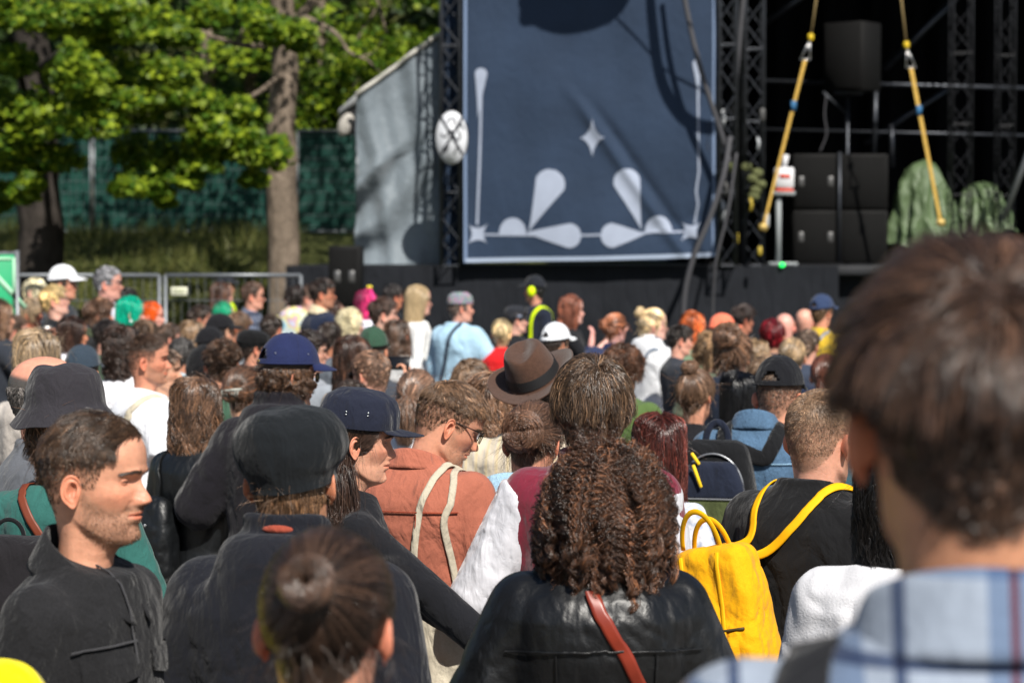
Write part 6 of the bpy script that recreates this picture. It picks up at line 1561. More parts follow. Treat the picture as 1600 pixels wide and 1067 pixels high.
V, F = patch((-.085, .085, -.165, .02), thick=.022); mb = MB(); mb.add(V, F, None); P.item('front_pocket', mb, YEL, parent=e)
mb = MB(); q = [front(x, .035) for x in np.linspace(-.10, .10, 12)]; mb.tube(q, .004, 6); mb.tube([front(-.02+.002*i, .075-.003*i) for i in range(12)], .003, 6); P.item('zip', mb, mat('dark_zip', (.06, .04, .01), .6), parent=e)
mb = MB()
for s_ in (-.05, .05): q = [front(s_, z, .004) for z in np.linspace(.22, -.20, 14)]; mb.tube(q, .006, 6, flat=.3, up=(0, 1, 0))
P.item('webbing', mb, YEL2, parent=e)
mb = MB(); T0 = BC + RB @ np.array([0, 0, .235]); h0 = T0+[-.055, -.02, -.01]; h1 = T0+[.055, -.02, -.01]; t = np.linspace(0, np.pi, 24); arc = (h0+h1)/2 + np.stack([-np.cos(t)*.055, -.03*np.sin(t), .10*np.sin(t)], 1)
mb.tube(arc, .007, 8, flat=.35, up=(0, 1, 0)); mb.tube(arc+[.012, .035, -.02], .007, 8, flat=.35, up=(0, 1, 0)); P.item('handle', mb, YEL2, parent=e)
mb = MB(); P.strap(mb, [T0+[.05, .04, -.03], P.back(-.03, 1.335, .012), P.back(.02, 1.385, .006), P.back(.055, 1.43, .006), P.top(.085, -.05, .006), P.top(.10, 0, .006), P.back(.125, 1.33, .006, front=True), P.back(.13, 1.2, .006, front=True)], .021, .0035)
P.strap(mb, [T0+[-.06, .05, -.03], P.back(-.075, 1.36, .015), P.back(-.08, 1.41, .006), P.top(-.09, -.04, .006), P.top(-.10, .01, .006), P.back(-.12, 1.33, .006, front=True)], .020, .0035); P.item('shoulder_strap', mb, YEL2, parent=e)
# cream sweater behind the tall man
P = person(1408, 690, 165, 8, 'black haired person in off white sweater half hidden by the tall man', hair='long', fem=1., hn=5000, hc='15110f', top='jacket', bulk=1.05, tc='c8c8cc', tk='knit', g=.040, seed=53, neck=(1.47, 1.45), fold=.012, hk=dict(L=.30, wave=.008))

# denim jacket man with navy backpack
P = person(1217, 568, 100, 24, 'man in black strapback cap and blue denim jacket with navy backpack', skin='cf957a', hair='buzz', hn=3500, hc='5a4636', body=14, top='jacket', tc='48627c', tk='denim', q=1.3, seed=57, off=(.07, .03, -.045), g=.020, fold=.007, neck=(1.50, 1.47), hp=-4,
           head=dict(fade=.6), hk=dict(Lt=.01, Ls=.005, Lb=.006, thick=.003, low=.19, lift=.6, rad=.0006))
cap(P, '101116', tilt=-2); collar(P, '48627c', 'denim', h=.045, spread=.008); glasses(P, '101010', dark=True)
mb = MB(); P.strap(mb, [P.back(x, 1.36, .0005) for x in np.linspace(-.18, .18, 9)], .004, .0022, 50); mb.build('seam', cloth('7f9fb8'), P.e)
PC = np.array([-.115, -.225, 1.24]); NV = cloth('1a2030'); RB2 = np.eye(3)
def rb(Pn, c, half, r, tap=.2):
    q = Pn-c; z = q[:, 2]/half[2]; hx = half[0]*(1-tap*sstep(z, .1, 1)); q = np.stack([np.abs(q[:, 0])-hx, np.abs(q[:, 1])-half[1]*(1-.25*sstep(z, .2, 1)), np.abs(q[:, 2])-half[2]], 1)+r
    return np.linalg.norm(np.maximum(q, 0), axis=1)+np.minimum(q.max(1), 0)-r
e = empty('backpack', tuple(P.world(PC))); tag(e, 'small navy backpack with olive and maroon panels on the denim jacket', 'backpack')
def addsdf(name, f, c, ext, h, m): V, F = surfnet(f, np.array(c)-ext, np.array(c)+ext, h); mb = MB(); mb.add(V, F); return P.item(name, mb, m, parent=e)
addsdf('body', lambda Q: smax(rb(Q, PC, (.145, .075, .21), .05)+folds(Q, .004, 2, 2), -(Q[:, 2]-(PC[2]-.12)), .004), PC, np.array([.22, .15, .28]), .007, BK)
addsdf('base', lambda Q: smax(rb(Q, PC, (.147, .078, .21), .05), (Q[:, 2]-(PC[2]-.118)), .004), PC, np.array([.22, .15, .28]), .007, cloth('3c1626'))
c_ = PC+[0, -.082, .015]
addsdf('front_pocket', lambda Q: smax(rb(Q, c_, (.118, .035, .125), .03, .25), -(Q[:, 2]-(c_[2]-.005)), .004), c_, np.array([.18, .1, .2]), .006, NV)
addsdf('lower_pocket', lambda Q: smax(rb(Q, c_, (.120, .038, .125), .03, .25), (Q[:, 2]-(c_[2]-.010)), .004), c_, np.array([.18, .1, .2]), .006, cloth('4a5232'))
mb = MB(); mb.tube([c_+[x, -.041, -.007] for x in np.linspace(-.105, .105, 8)], .0035, 6); t = np.linspace(-.2, np.pi+.2, 30); mb.tube(PC+np.stack([.112*np.cos(t), 0*t-.072+.004*np.sin(t), .03+.135*np.sin(t)], 1), .004, 6); P.item('zip', mb, mat('zip_silver', (.35, .36, .38), .4, .5, .8), parent=e)
for q_, s_, a_ in (([-.045, -.05, .075], .085, -.35), ([-.10, -.048, -.05], .075, .05), ([-.055, -.03, .135], .05, -.6)): mb = MB(); mb.box(c_+np.array(q_), (.012, .008, s_), bev=.003, rot=rotm('Y', a_)); P.item('zip_pull', mb, mat('pull_yellow', hexc('f0c820'), .6), parent=e)
mb = MB(); t = np.linspace(0, np.pi, 24); mb.tube(PC+np.stack([-np.cos(t)*.042, 0*t+.035, .195+.075*np.sin(t)], 1), .013, 8, flat=.35, up=(0, 1, 0)); P.item('handle', mb, NV, parent=e)
mb = MB()
for s_ in (-1, 1): P.strap(mb, [PC+[s_*.05, .055, .18], P.back(s_*.07-.01, 1.37, .008), P.top(s_*.10, -.05, .008), P.top(s_*.115, 0, .006), P.back(s_*.12, 1.32, .006, front=True), P.back(s_*.13, 1.2, .006, front=True)], .056, .009)
P.item('shoulder_strap', mb, BK, parent=e)

# teal t-shirt under the bucket hat
P = person(102, 588, 138, 2, 'woman in dark grey bucket hat and teal t-shirt behind the profile man', fem=1., skin='d2a088', hair='shag', hn=7000, hc='6a4a32', top='tee', tc='2c5c56', q=1.2, seed=61, sleeve=.92, g=.014, bulk=.94, off=(.03, 0, 0), hr=-6, neck=(1.455, 1.42),
           hk=dict(low=.15, Lt=.10, Ls=.13, Lb=.12, grav=1., lift=.15, thick=.06, seg=9, wave=.016, wfreq=2, mess=.5, hl='full', torso=True, streak=((1.8, 1.6, 1.3), .25)), arms={'R': ((.25, -.02, 1.12), (.23, .12, .92))})
BKT = cloth('2c2a2f', 'cotton')
def buck(P_, U, A):
    P_ = P_.copy(); P_[..., 2] += .012*np.cos(A-.6)*sstep(U, .6, 1.) + .003*np.sin(7*A+2)*sstep(U, .3, .6) + .004*np.sin(3*A)*sstep(U, .7, 1); P_[..., 2] += .004*np.sin(P_[..., 0]*70)*(U < .3); return P_
lathe_hat(P, [(.001, .001, .268), (.05, .06, .267), (.078, .090, .259), (.094, .107, .236), (.104, .117, .200), (.107, .120, .168), (.109, .122, .158), (.122, .135, .140), (.138, .150, .122), (.145, .158, .114)], None, 'bucket_hat', buck, tilt=4, roll=5, m=BKT)
mb = MB(); P.strap(mb, [P.top(-.075, -.02, .004), P.back(-.055, 1.40, .004), P.back(.0, 1.32, .004), P.back(.06, 1.22, .004), P.back(.13, 1.08, .004)], .022, .003); P.item('bag_strap', mb, mat('brown_leather', hexc('6e3420'), .5, .4), label='thin brown leather strap across the teal t-shirt', cat='strap')
e = empty('backpack', tuple(P.world(np.array([-.09, -.23, 1.16])))); tag(e, 'plain black backpack on the teal t-shirt at the left photo edge', 'backpack'); c_ = np.array([-.09, -.23, 1.16])
V, F = surfnet(lambda Q: rb(Q, c_, (.16, .08, .20), .05)+folds(Q, .008, 1.5, 5), c_-[.24, .16, .28], c_+[.24, .16, .28], .009); mb = MB(); mb.add(V, F); P.item('body', mb, cloth('1a181b'), parent=e)
mb = MB(); t = np.linspace(0, np.pi, 20); mb.tube(c_+np.stack([-np.cos(t)*.04, 0*t+.02, .19+.05*np.sin(t)], 1), .006, 6); P.item('handle', mb, BK, parent=e)
# bald man behind the bucket hat
P = person(66, 557, 128, 82, 'balding man with red and blue glasses left of the bucket hat', skin='cf917a', hair='buzz', hn=2500, hc='5a5450', top='shirt', tc='55585e', q=1.4, seed=63, head=dict(stubble=.4, stubc=(.3, .28, .26), hmax=.165), hk=dict(hl='short', low=.150, rad=.0005, Lt=.012, Ls=.010, Lb=.010, thick=.003, lift=.3)); glasses(P, '5a1a1e')
# navy cap and hooded coat
P = person(449, 535, 102, 62, 'man in blue baseball cap and dark hooded coat, left of centre', skin='cf957a', hair='shag', hn=6000, hc='46301f', body=18, top='hoodie', tc='17151b', q=1.3, seed=65, g=.040, sleeve=1.15, fold=.010, neck=(1.51, 1.48), hp=-4,
           hk=dict(low=.145, Lt=.06, Ls=.075, Lb=.085, grav=.8, lift=.15, thick=.028, wave=.014, wfreq=1.6, seg=8, hl='full', mess=.5, torso=True, streak=((1.9, 1.7, 1.4), .3)), arms={'L': ((-.30, -.06, 1.17), (-.22, .14, 1.0))})
cap(P, '222a5c', buttonc=1, tilt=-3, eyelets=(1.2, 2.4, 3.9), size=1.1, m=mat('navy_twill', hexc('1c2448'), .85, .2, sheen=.1, noise=[(20, .1, 3), (200, .08, 1)], bump=[(12, .006, 3, (1, 1, 1)), (400, .0005, 1, (1, 1, 1))])); glasses(P, '111111', dark=True)
# long wavy hair in leather
P = person(310, 590, 92, 28, 'woman with long wavy brown hair in black leather jacket, white skirt', fem=1., skin='cf957a', hair='long', hn=9000, hc='4e3828', top='jacket', tc='101214', tk='leather', q=1.2, seed=67, g=.018, trousers='e2e2e0', hk=dict(L=.44, wave=.019, wfreq=2.6, thick=.012, rmax=.098, tip=1.4, part=.01, streak=((1.9, 1.7, 1.45), .35), ncl=200, cl=.8))
def skf(Q):
    z = Q[:, 2]; w = np.interp(z, [.35, .9, 1.02], [.27, .185, .15]); y = np.interp(z, [.35, .9, 1.02], [.22, .135, .11]); a = np.arctan2(Q[:, 0], Q[:, 1]); l = np.hypot(Q[:, 0]/w, (Q[:, 1]+.01)/y); return smax(smax((l-1)*np.minimum(w, y) + .012*np.sin(a*17)*sstep(-z, -.98, -.7), z-1.03, .01), .36-z, .01)
V, F = surfnet(skf, (-.33, -.30, .3), (.33, .30, 1.1), .012); mesh('skirt', V, F, cloth('d8d8d6', 'cotton', .95), P.e)
mb = MB(); c_ = np.array([-.10, -.20, 1.13])
V, F = surfnet(lambda Q: rb(Q, c_, (.12, .06, .17), .05)+folds(Q, .012, 1.8, 6), c_-[.2, .14, .25], c_+[.2, .14, .25], .009); mb.add(V, F); e = empty('backpack', tuple(P.world(c_))); tag(e, 'small black leather backpack beside the long wavy hair', 'backpack'); P.item('body', mb, cloth('101214', 'leather'), parent=e)
mb = MB(); P.strap(mb, [c_+[0, .05, .15], P.back(-.09, 1.36, .006), P.top(-.11, -.03, .006), P.back(-.11, 1.3, .006, front=True)], .03, .004); P.item('shoulder_strap', mb, cloth('101214', 'leather'), parent=e)
mb = MB(); 
for dx in (-.02, .03): mb.ell(c_+[dx, -.075, .06], (.007, .005, .007), nu=10, nv=6)
P.item('stud', mb, mat('steel', (.6, .6, .6), .3, .5, 1.), parent=e)
# red-brown hair, lace top
P = person(1030, 650, 100, -4, 'woman with long straight auburn hair and white floral top', fem=1., hair='long', hn=9000, hc='4a2018', top='tee', tc='d8d8e0', seed=69, bulk=.76, g=.006, cloth_mat=LACE, sleeve=1.9, hk=dict(L=.34, wave=.006, thick=.018, streak=((2.0, 1.5, 1.4), .25)))
# ------------------------------------------------------------------ the middle of the crowd
def updo(tie=(0, -.10, .16), bun=.035, **k): return dict(dict(tie=tie, bun=bun, thick=.012, bmess=.2, loose=60, lz=.2), **k)
P = person(1087, 580, 76, 34, 'woman with a messy brown topknot and black top', fem=1., skin='cf957a', hair='tied', hn=4500, hc='6a4c34', body=20, top='tee', tc='16161a', seed=71, hk=updo((.0, -.055, .238), .036, hl='full'))
mb = MB(); [P.strap(mb, [P.back(s_*.12, 1.2, .006), P.back(s_*.10, 1.36, .006), P.top(s_*.105, -.02, .005), P.back(s_*.11, 1.3, .005, front=True)], .03, .004) for s_ in (-1, 1)]; P.item('bag_strap', mb, cloth('16161a'), label='black shoulder straps on the topknot woman', cat='strap')
P = person(1157, 583, 71, 26, 'woman with long glossy black hair between the topknot and denim jacket', fem=1., hair='long', hn=5000, hc='0c0c10', top='jacket', tc='1c2026', seed=73, hk=dict(L=.36, wave=.002, thick=.014, cl=.3, var=.15))
P = person(972, 543, 69, 42, 'person with tousled short brown hair in olive green shirt', hair='shag', hn=4500, hc='5a3c28', body=28, top='tee', tc='4e6436', seed=75, sleeve=1.9, g=.026, hk=dict(Lt=.07, Ls=.07, Lb=.05, wave=.012, thick=.03, mess=.7, grav=.5, hl='full', streak=((1.8, 1.5, 1.3), .25)))
mb = MB(); P.strap(mb, [P.top(.09, -.02, .005), P.back(.06, 1.38, .005), P.back(-.02, 1.2, .005), P.back(-.1, 1.0, .005)], .016, .003); P.item('bag_strap', mb, cloth('16161a'), label='thin black strap across the olive green shirt', cat='strap')
P = person(1146, 522, 71, 26, 'woman with big messy brown updo in dark navy top', fem=1., hair='tied', hn=5000, hc='5c4230', top='hoodie', tc='1c2434', seed=77, hk=updo((0, -.075, .205), .062, bmess=.3, thick=.022, loose=160, streak=((1.9, 1.7, 1.4), .3)))
P = person(651, 580, 80, 12, 'woman with brown hair in a low ponytail and white t-shirt', fem=1., hair='tied', hn=5000, hc='6e5340', top='tee', tc='e6e6ea', seed=79, hk=dict(tie=(-.012, -.115, .105), pony=.20, fat=.020, thick=.010, hl='full', streak=((1.6, 1.4, 1.3), .3)))
P = person(580, 549, 76, -48, 'man with cropped reddish hair and sunglasses, turned left, white t-shirt', skin='d4a08c', hair='buzz', hn=6000, hc='7a5840', body=-20, top='tee', tc='e6e8ee', seed=81, head=dict(fade=.5), hk=dict(Lt=.022, Ls=.006, Lb=.007, lift=.5, thick=.006, hl='short')); glasses(P, '151210', dark=True)
P = person(378, 575, 75, 18, 'woman with brown hair held by a grey claw clip', fem=1., hair='tied', hn=5000, hc='523a29', top='tee', tc='5c6858', seed=83, hk=updo((-.01, -.112, .120), .034, bax=(0, 0, -.03), streak=((2.2, 1.6, 1.1), .3)))
mb = MB()
for i in range(7): mb.tube([(-.045+.015*i, -.150, .132), (-.043+.014*i, -.158, .118), (-.040+.013*i, -.146, .100)], .003, 6)
mb.tube([(-.06, -.145, .126), (0, -.160, .134), (.06, -.145, .140)], .006, 8); mb.build('claw_clip', mat('clip_grey', (.35, .36, .32), .35, .5), P.e, xf=P.pose.full)
P = person(347, 535, 69, 8, 'man with curly brown top and faded sides in green t-shirt', skin='cf957a', hair='short', hn=5000, hc='4a3628', top='tee', tc='3d5a48', seed=85, head=dict(fade=.6), hk=dict(Lt=.038, Ls=.007, Lb=.008, lift=.5, mess=1., wave=.012, wfreq=1.6, thick=.022, zt=(.12, .165), streak=((1.8, 1.6, 1.4), .3)))
P = person(229, 523, 78, 88, 'man with fade haircut in white t-shirt, face in right profile', skin='c98a70', hair='short', hn=7000, hc='4a3526', body=55, top='tee', tc='eef0f6', seed=87, q=1.2, sleeve=.8, g=.018, head=dict(stubble=.6, fade=.92), hk=dict(Lt=.024, Ls=.0035, Lb=.004, zt=(.165, .195), lift=.4, thick=.008, mess=.5, rad=.0006))
mb = MB(); P.strap(mb, [P.back(.02, 1.15, .006), P.back(.08, 1.36, .006), P.top(.11, -.01, .006), P.back(.12, 1.25, .006, front=True)], .035, .003); P.item('bag_strap', mb, cloth('c9bfa8'), label='beige strap over the white t-shirt shoulder', cat='strap')
P = person(252, 546, 67, 92, 'man in white t-shirt hidden behind the faded haircut profile', hair='short', hn=1200, hc='5a4432', body=60, top='tee', tc='e2e4ec', seed=88)
P = person(190, 514, 67, 14, 'person with shaggy dark brown shoulder length hair in white t-shirt', hair='long', hn=3500, hc='3c2b22', top='tee', tc='e8e8ee', seed=89, hk=dict(L=.17, wave=.012, thick=.03, wfreq=3))
P = person(283, 528, 56, 24, 'man with short dark grey hair in black jacket and pale collar', skin='c48a70', hair='short', hn=3000, hc='3a3634', top='jacket', tc='14161c', seed=90, hk=dict(Lt=.02, Ls=.012, Lb=.014, thick=.006)); collar(P, 'a8b8c0')
P = person(322, 552, 62, 30, 'person in a raised black hood behind the curly haired man', hair=None, top='hoodie', tc='0f0f12', seed=91)
V, F = surfnet(lambda Q: smax(ellip(Q, (0, -.01, 1.665), (.112, .135, .150)), -ellip(Q, (0, .10, 1.64), (.075, .12, .11)), .01)+folds(Q, .006, 2, 1), (-.15, -.18, 1.45), (.15, .18, 1.85), .012); mesh('hood', V, F, cloth('0f0f12'), P.e)
P = person(60, 519, 84, 18, 'woman with long ash blond hair behind the balding man', fem=1., hair='long', hn=6000, hc='8a7458', top='tee', tc='b8b0a8', seed=92, hk=dict(L=.42, wave=.008, thick=.018, streak=((1.5, 1.4, 1.2), .3)))
P = person(128, 548, 71, 10, 'person in a dark blue grey cap behind the bucket hat', hair='short', hn=900, hc='4a3c30', top='tee', tc='30343c', seed=93, hk=dict(low=.12, Ls=.02)); cap(P, '2e3a46', hole=False)
P = person(482, 518, 64, 72, 'man with glasses and dark hair looking over the blue cap', skin='d2a08a', hair='short', hn=3500, hc='2e221c', body=40, top='tee', tc='8a9098', seed=94, q=1, hk=dict(Lt=.035, Ls=.006, Lb=.008, zt=(.155, .185), thick=.012)); glasses(P, '302824')
P = person(553, 526, 67, 40, 'woman with long dark brown hair in tan top', fem=1., hair='long', hn=4000, hc='3c281e', top='tee', tc='8c7050', seed=95, hk=dict(L=.42, wave=.01, thick=.016, streak=((2.0, 1.6, 1.2), .25)))
P = person(582, 518, 62, 8, 'person in a dark green mesh cap behind the reddish cropped man', hair='short', hn=900, hc='3a2c20', top='tee', tc='3c4048', seed=96, hk=dict(low=.12)); cap(P, '2e4a3a', hole=False)
P = person(736, 566, 71, 20, 'woman with fair brown hair and black sleeve raising a phone', fem=1., hair='shag', hn=4000, hc='7a5e44', top='jacket', tc='15171a', cloth_mat=CAMO, seed=97, hk=dict(Lt=.09, Ls=.10, Lb=.10, grav=1., lift=.15, thick=.025, seg=8, hl='full', torso=True),
           arms={'L': ((-.36, .10, 1.36), (-.42, .16, 1.64))}, hands={'L': dict(curl=.8)}); w_ = np.array(P.arms['L'][1]); phone(P, w_+[-.07, .0, .10], (0, .35, 1), 'black phone held up beside the long haired blond woman')
P = person(930, 550, 58, 18, 'person in a plain navy cap behind the layered brown hair', hair='short', hn=900, hc='4a3c30', top='tee', tc='30343c', seed=98, hk=dict(low=.12)); cap(P, '28304e', hole=False)
P = person(1238, 530, 55, 4, 'girl with ash blond hair parted into two braids', fem=1., hair='tied', hn=3500, hc='8c7454', top='tee', tc='1c2438', seed=99, hk=dict(tie=(-.03, -.10, .08), pony=.2, braid=5, hl='full', streak=((1.5, 1.4, 1.2), .3)))
P = person(1291, 556, 62, 14, 'woman with auburn hair in a single hanging braid', fem=1., hair='tied', hn=4000, hc='6a3824', top='tee', tc='2c4a54', seed=100, hk=dict(tie=(-.01, -.108, .085), pony=.24, braid=5, fat=.02, hl='full'))
P = person(1110, 524, 55, 4, 'woman with light curly hair behind the topknot woman', fem=1., hair='curly', hn=1800, hc='96744c', top='tee', tc='586050', seed=101, hk=dict(L=.12, vol=.02, seg=24, curl=.009, rad=.0014))

# ------------------------------------------------------------------ the far rows, on the left
def F_(px, py, hh, face, label, hair='short', hc='4a3526', **k): return person(px, py, hh*.87, face, label, hair=hair, hc=hc, **k)
def LG(L=.3, **k): return dict(dict(L=L, wave=.008, thick=.018, wfreq=2.4), **k)
P = F_(98, 421, 54, 88, 'man in a white baseball cap before the left fence', hc='4a3a30', skin='cf937a', top='tee', tc='2e3238', hk=dict(low=.14, thick=.004), hp=2); cap(P, 'e4e6ea', hole=False, size=1.15, tilt=-2, brim=1.1)
P = F_(168, 418, 57, 90, 'grey haired man with glasses before the left fence', hc='7c7c80', skin='d09a8a', top='shirt', tc='c8ccd8', hk=dict(Lt=.03, Ls=.016, Lb=.018, thick=.012)); glasses(P, '403838')
P = F_(54, 436, 46, 100, 'pale blond woman with dark sunglasses beside the green board', 'shag', 'd8cca0', fem=1., skin='dcb0a4', top='tee', tc='505660', hk=dict(Lt=.08, Ls=.09, Lb=.09, grav=1, lift=.1, thick=.016, seg=7, hl='full')); glasses(P, '151515', dark=True)
P = F_(84, 447, 54, 80, 'yellow blond person with glasses in black t-shirt, chin lifted', 'shag', 'c8a860', skin='dcaa98', hp=10, top='tee', tc='16171a', hk=dict(Lt=.06, Ls=.03, Lb=.045, grav=.7, lift=.2, thick=.018)); glasses(P, '605850')
P = F_(46, 468, 50, 86, 'fair haired woman in a red top at the left', 'shag', '9c8260', fem=1., skin='c88468', top='tee', tc='c01418', hk=dict(Lt=.09, Ls=.09, Lb=.09, grav=1, lift=.1, thick=.02, seg=7, hl='full'))
P = F_(-2, 470, 60, 66, 'person at the left photo edge holding up a phone', 'long', '6a4c34', fem=1., top='jacket', tc='2a2e36', hk=LG(.25), arms={'R': ((.30, .12, 1.25), (.22, .26, 1.46))}, hands={'R': dict(curl=.8)}); w_ = np.array(P.arms['R'][1]); phone(P, w_+[-.02, .06, .11], (-.4, 0, 1), 'black phone held at the left photo edge')
P = F_(154, 468, 54, 74, 'woman with tousled short brown hair and olive collar', 'shag', '6a4a34', fem=1., skin='cf9070', top='jacket', tc='1a1b1d', hk=dict(Lt=.07, Ls=.07, Lb=.06, wave=.01, thick=.028, mess=.6, hl='full')); collar(P, '3c4430', spread=.02)
P = F_(112, 496, 60, 70, 'woman with straight dark brown hair and white collar', 'long', '3c261c', fem=1., skin='cf9070', top='jacket', tc='d8d0c4', hk=LG(.22, wave=.002, cl=.3)); collar(P, 'd8d8e4', spread=.02)
P = F_(196, 450, 48, 60, 'dark haired person just behind the turquoise hair', hc='262220', top='tee', tc='202226')
P = F_(203, 465, 58, 72, 'woman with smooth turquoise green hair and white earring', 'long', '00a887', fem=1., skin='d8a090', top='tee', tc='15171c', hk=LG(.16, wave=.001, cl=.2, var=.1, thick=.014, tip=1.0)); mb = MB(); mb.ell((.082, -.012, .066), (.012, .012, .012)); mb.build('earring', mat('pearl', (.8, .8, .8), .3), P.e, xf=P.pose.full)
P = F_(236, 473, 50, 88, 'woman with bright orange hair beyond the turquoise hair', 'long', 'e05a10', fem=1., skin='d8a090', top='tee', tc='40444c', hk=LG(.14, wave=.001, thick=.008, var=.12, tip=1.0))
P = F_(228, 500, 54, 14, 'person with frizzy light brown hair before the turquoise hair', 'curly', '6e543e', fem=1., top='tee', tc='242424', hn=1600, hk=dict(L=.09, vol=.012, seg=20, curl=.007, rad=.0014))
P = F_(345, 443, 44, 82, 'woman with straight brown hair left of the plaid shirt', 'long', '5a3c2c', fem=1., skin='d8a594', top='tee', tc='22242c', hk=LG(.2, wave=.002))
P = F_(349, 474, 42, 78, 'woman with sea green hair below the straight brown hair', 'long', '149068', fem=1., skin='dcaa9c', top='tee', tc='2a2c34', hk=LG(.2, wave=.001, var=.12, tip=1.))
P = F_(352, 432, 36, 84, 'steward in dark cap with neon ear protection by the left fence', hc='1c1c1c', top='jacket', tc='1c2026', hk=dict(low=.12)); cap(P, '1e2128', hole=False)
NEON = mat('neon_yellow', hexc('d4f000'), .5, .3, extra=lambda t, b, tc, c: None)
def muffs(P, only=None):
    mb = MB()
    for s_ in (-1, 1): mb.ell((s_*.098, -.008, .105), (.036, .042, .054), nu=18, nv=12)
    mb.build('ear_muff', NEON, P.e, xf=P.pose.full); mb = MB(); t = np.linspace(0, np.pi, 24); mb.tube(np.stack([.102*np.cos(t), 0*t-.008, .115+.150*np.sin(t)], 1), .009, 6, flat=.5, up=(0, 1, 0)); mb.build('headband', BK, P.e, xf=P.pose.full)
muffs(P)
def vest(P, w=.055):
    mb = MB()
    for s_ in (-1, 1): P.strap(mb, [P.back(s_*.10, 1.0, .006), P.back(s_*.10, 1.34, .006), P.top(s_*.10, -.02, .006), P.back(s_*.10, 1.34, .006, front=True), P.back(s_*.09, 1.0, .006, front=True)], w, .003, 60)
    mb.build('vest_strip', NEON, P.e)
vest(P)
P = F_(394, 442, 47, 84, 'man in sunglasses and grey plaid shirt near the fence', skin='d49a84', hc='5a4030', top='shirt', tc='888888', cloth_mat=PLAID_S, hk=dict(Lt=.03, Ls=.012, Lb=.014, thick=.01)); glasses(P, '1a1210', dark=True); collar(P, '888888', m=PLAID_S)
P = F_(343, 496, 56, 78, 'person in a black baseball cap below the sea green hair', hc='2a2220', top='tee', tc='16171c', hk=dict(low=.12)); cap(P, '141418', hole=False)
P = F_(327, 517, 58, 60, 'person in a low black cap just left of the curly top', hc='2a2220', top='tee', tc='16171c', hk=dict(low=.12)); cap(P, '121216', hole=False)
P = F_(396, 518, 60, 66, 'bearded man in black flat cap left of the blue cap', skin='cf937a', hc='3a2c24', top='jacket', tc='202226', head=dict(stubble=.9), hk=dict(low=.13, Ls=.012))
lathe_hat(P, [(.001, .001, .250), (.05, .055, .246), (.088, .105, .225), (.104, .130, .195), (.102, .130, .165), (.090, .112, .150), (.086, .105, .140)], '0c0c0e', 'cap', beret_fx(0), tilt=10)
P = F_(462, 446, 46, 8, 'person with dark curls in pastel tie dye top', 'curly', '2e2320', skin='cf937a', top='hoodie', tc='888888', cloth_mat=TIEDYE, hn=1600, bulk=1.05, hk=dict(L=.05, vol=.012, seg=16, curl=.006, rad=.0014))
mb = MB(); c_ = np.array([-.20, -.20, 1.22]); mb.box(c_, (.26, .05, .30), bev=.02, rot=rotm('Y', .35)); e = empty('tote_bag', tuple(P.world(c_))); tag(e, 'white tote bag with black marks on the tie dye top', 'bag'); P.item('body', mb, cloth('d8d8d0'), parent=e)
mb = MB()
for dx, dz, a_ in ((-.04, .06, .6), (.05, .0, -.3), (-.03, -.07, .9)): mb.box(c_+[dx, -.027, dz], (.09, .006, .035), bev=.002, rot=rotm('Y', a_))
P.item('print', mb, cloth('0a0a0a'), parent=e)
P = F_(480, 447, 44, 84, 'man partly hidden behind the navy blazer man', skin='d8a594', hc='5a4234', top='tee', tc='3c4048')
P = F_(503, 436, 52, 84, 'dark haired man in sunglasses and navy blazer', skin='c98a6e', hc='2e2018', top='jacket', tc='1a2338', body=60, hk=dict(Lt=.04, Ls=.016, Lb=.02, thick=.014), head=dict(stubble=.5)); glasses(P, '141010', dark=True); collar(P, 'cfc0a0', h=.045, spread=.012)
P = F_(521, 471, 42, 84, 'dark haired woman in pale denim beside the navy blazer', 'long', '4a3024', fem=1., skin='d8a490', top='jacket', tc='7ea2bc', hk=LG(.12))
P = F_(547, 484, 54, 66, 'woman with wavy platinum blond hair and glasses', 'long', 'd8ca9c', fem=1., skin='dcaa98', top='tee', tc='dcdce6', hk=LG(.2, wave=.014, thick=.024, var=.15)); glasses(P, '202020')
P = F_(572, 455, 44, 66, 'woman with magenta hair and a pink headband', 'long', 'b02860', fem=1., skin='dcaa98', top='tee', tc='e0e0ec', hk=LG(.22)); t = np.linspace(.1, np.pi-.1, 24); mb = MB(); mb.tube(np.stack([.092*np.cos(t), 0*t+.03, .135+.118*np.sin(t)], 1), .012, 6); mb.build('headband', mat('pink_band', hexc('f03a90'), .6), P.e, xf=P.pose.full)
for s_ in (-.03, .03): mb = MB(); mb.ell((s_, .03, .275), (.016, .016, .016)); mb.build('bobble', mat('bobble_yellow', hexc('e8d840'), .5), P.e, xf=P.pose.full)
P = F_(598, 466, 58, 78, 'young man with glasses in teal and white striped jacket', skin='dcaa98', hc='4a3428', top='jacket', tc='888888', cloth_mat=TEALST, body=50, hk=dict(Lt=.045, Ls=.020, Lb=.022, thick=.014)); glasses(P, '302420')
P = F_(614, 446, 42, 60, 'dark haired person before the stage skirt, left of the blond hair', 'short', '2c2422', skin='c88468', top='tee', tc='14161a')
P = F_(653, 447, 52, 80, 'woman with very long straight blond hair and sunglasses', 'long', 'b89c6c', fem=1., skin='dcaa98', top='tee', tc='dcdcda', sleeve=1.8, hn=3000, hk=LG(.50, wave=.004, var=.15)); glasses(P, '201818', dark=True)
P = F_(719, 458, 52, 74, 'person with patterned bandana in a loose pale denim jacket', skin='d49c88', hc='5a4a40', top='jacket', tc='a4c6dc', body=40, g=.045, bulk=1.05, hk=dict(low=.12, Ls=.02, Lb=.02), arms={'R': ((.30, .08, 1.16), (.22, .28, 1.05))})
P2_ = [(.001, .001, .246), (.05, .06, .243), (.078, .098, .215), (.086, .108, .180), (.087, .109, .150)]; lathe_hat(P, P2_, None, 'bandana', None, m=CHECK)
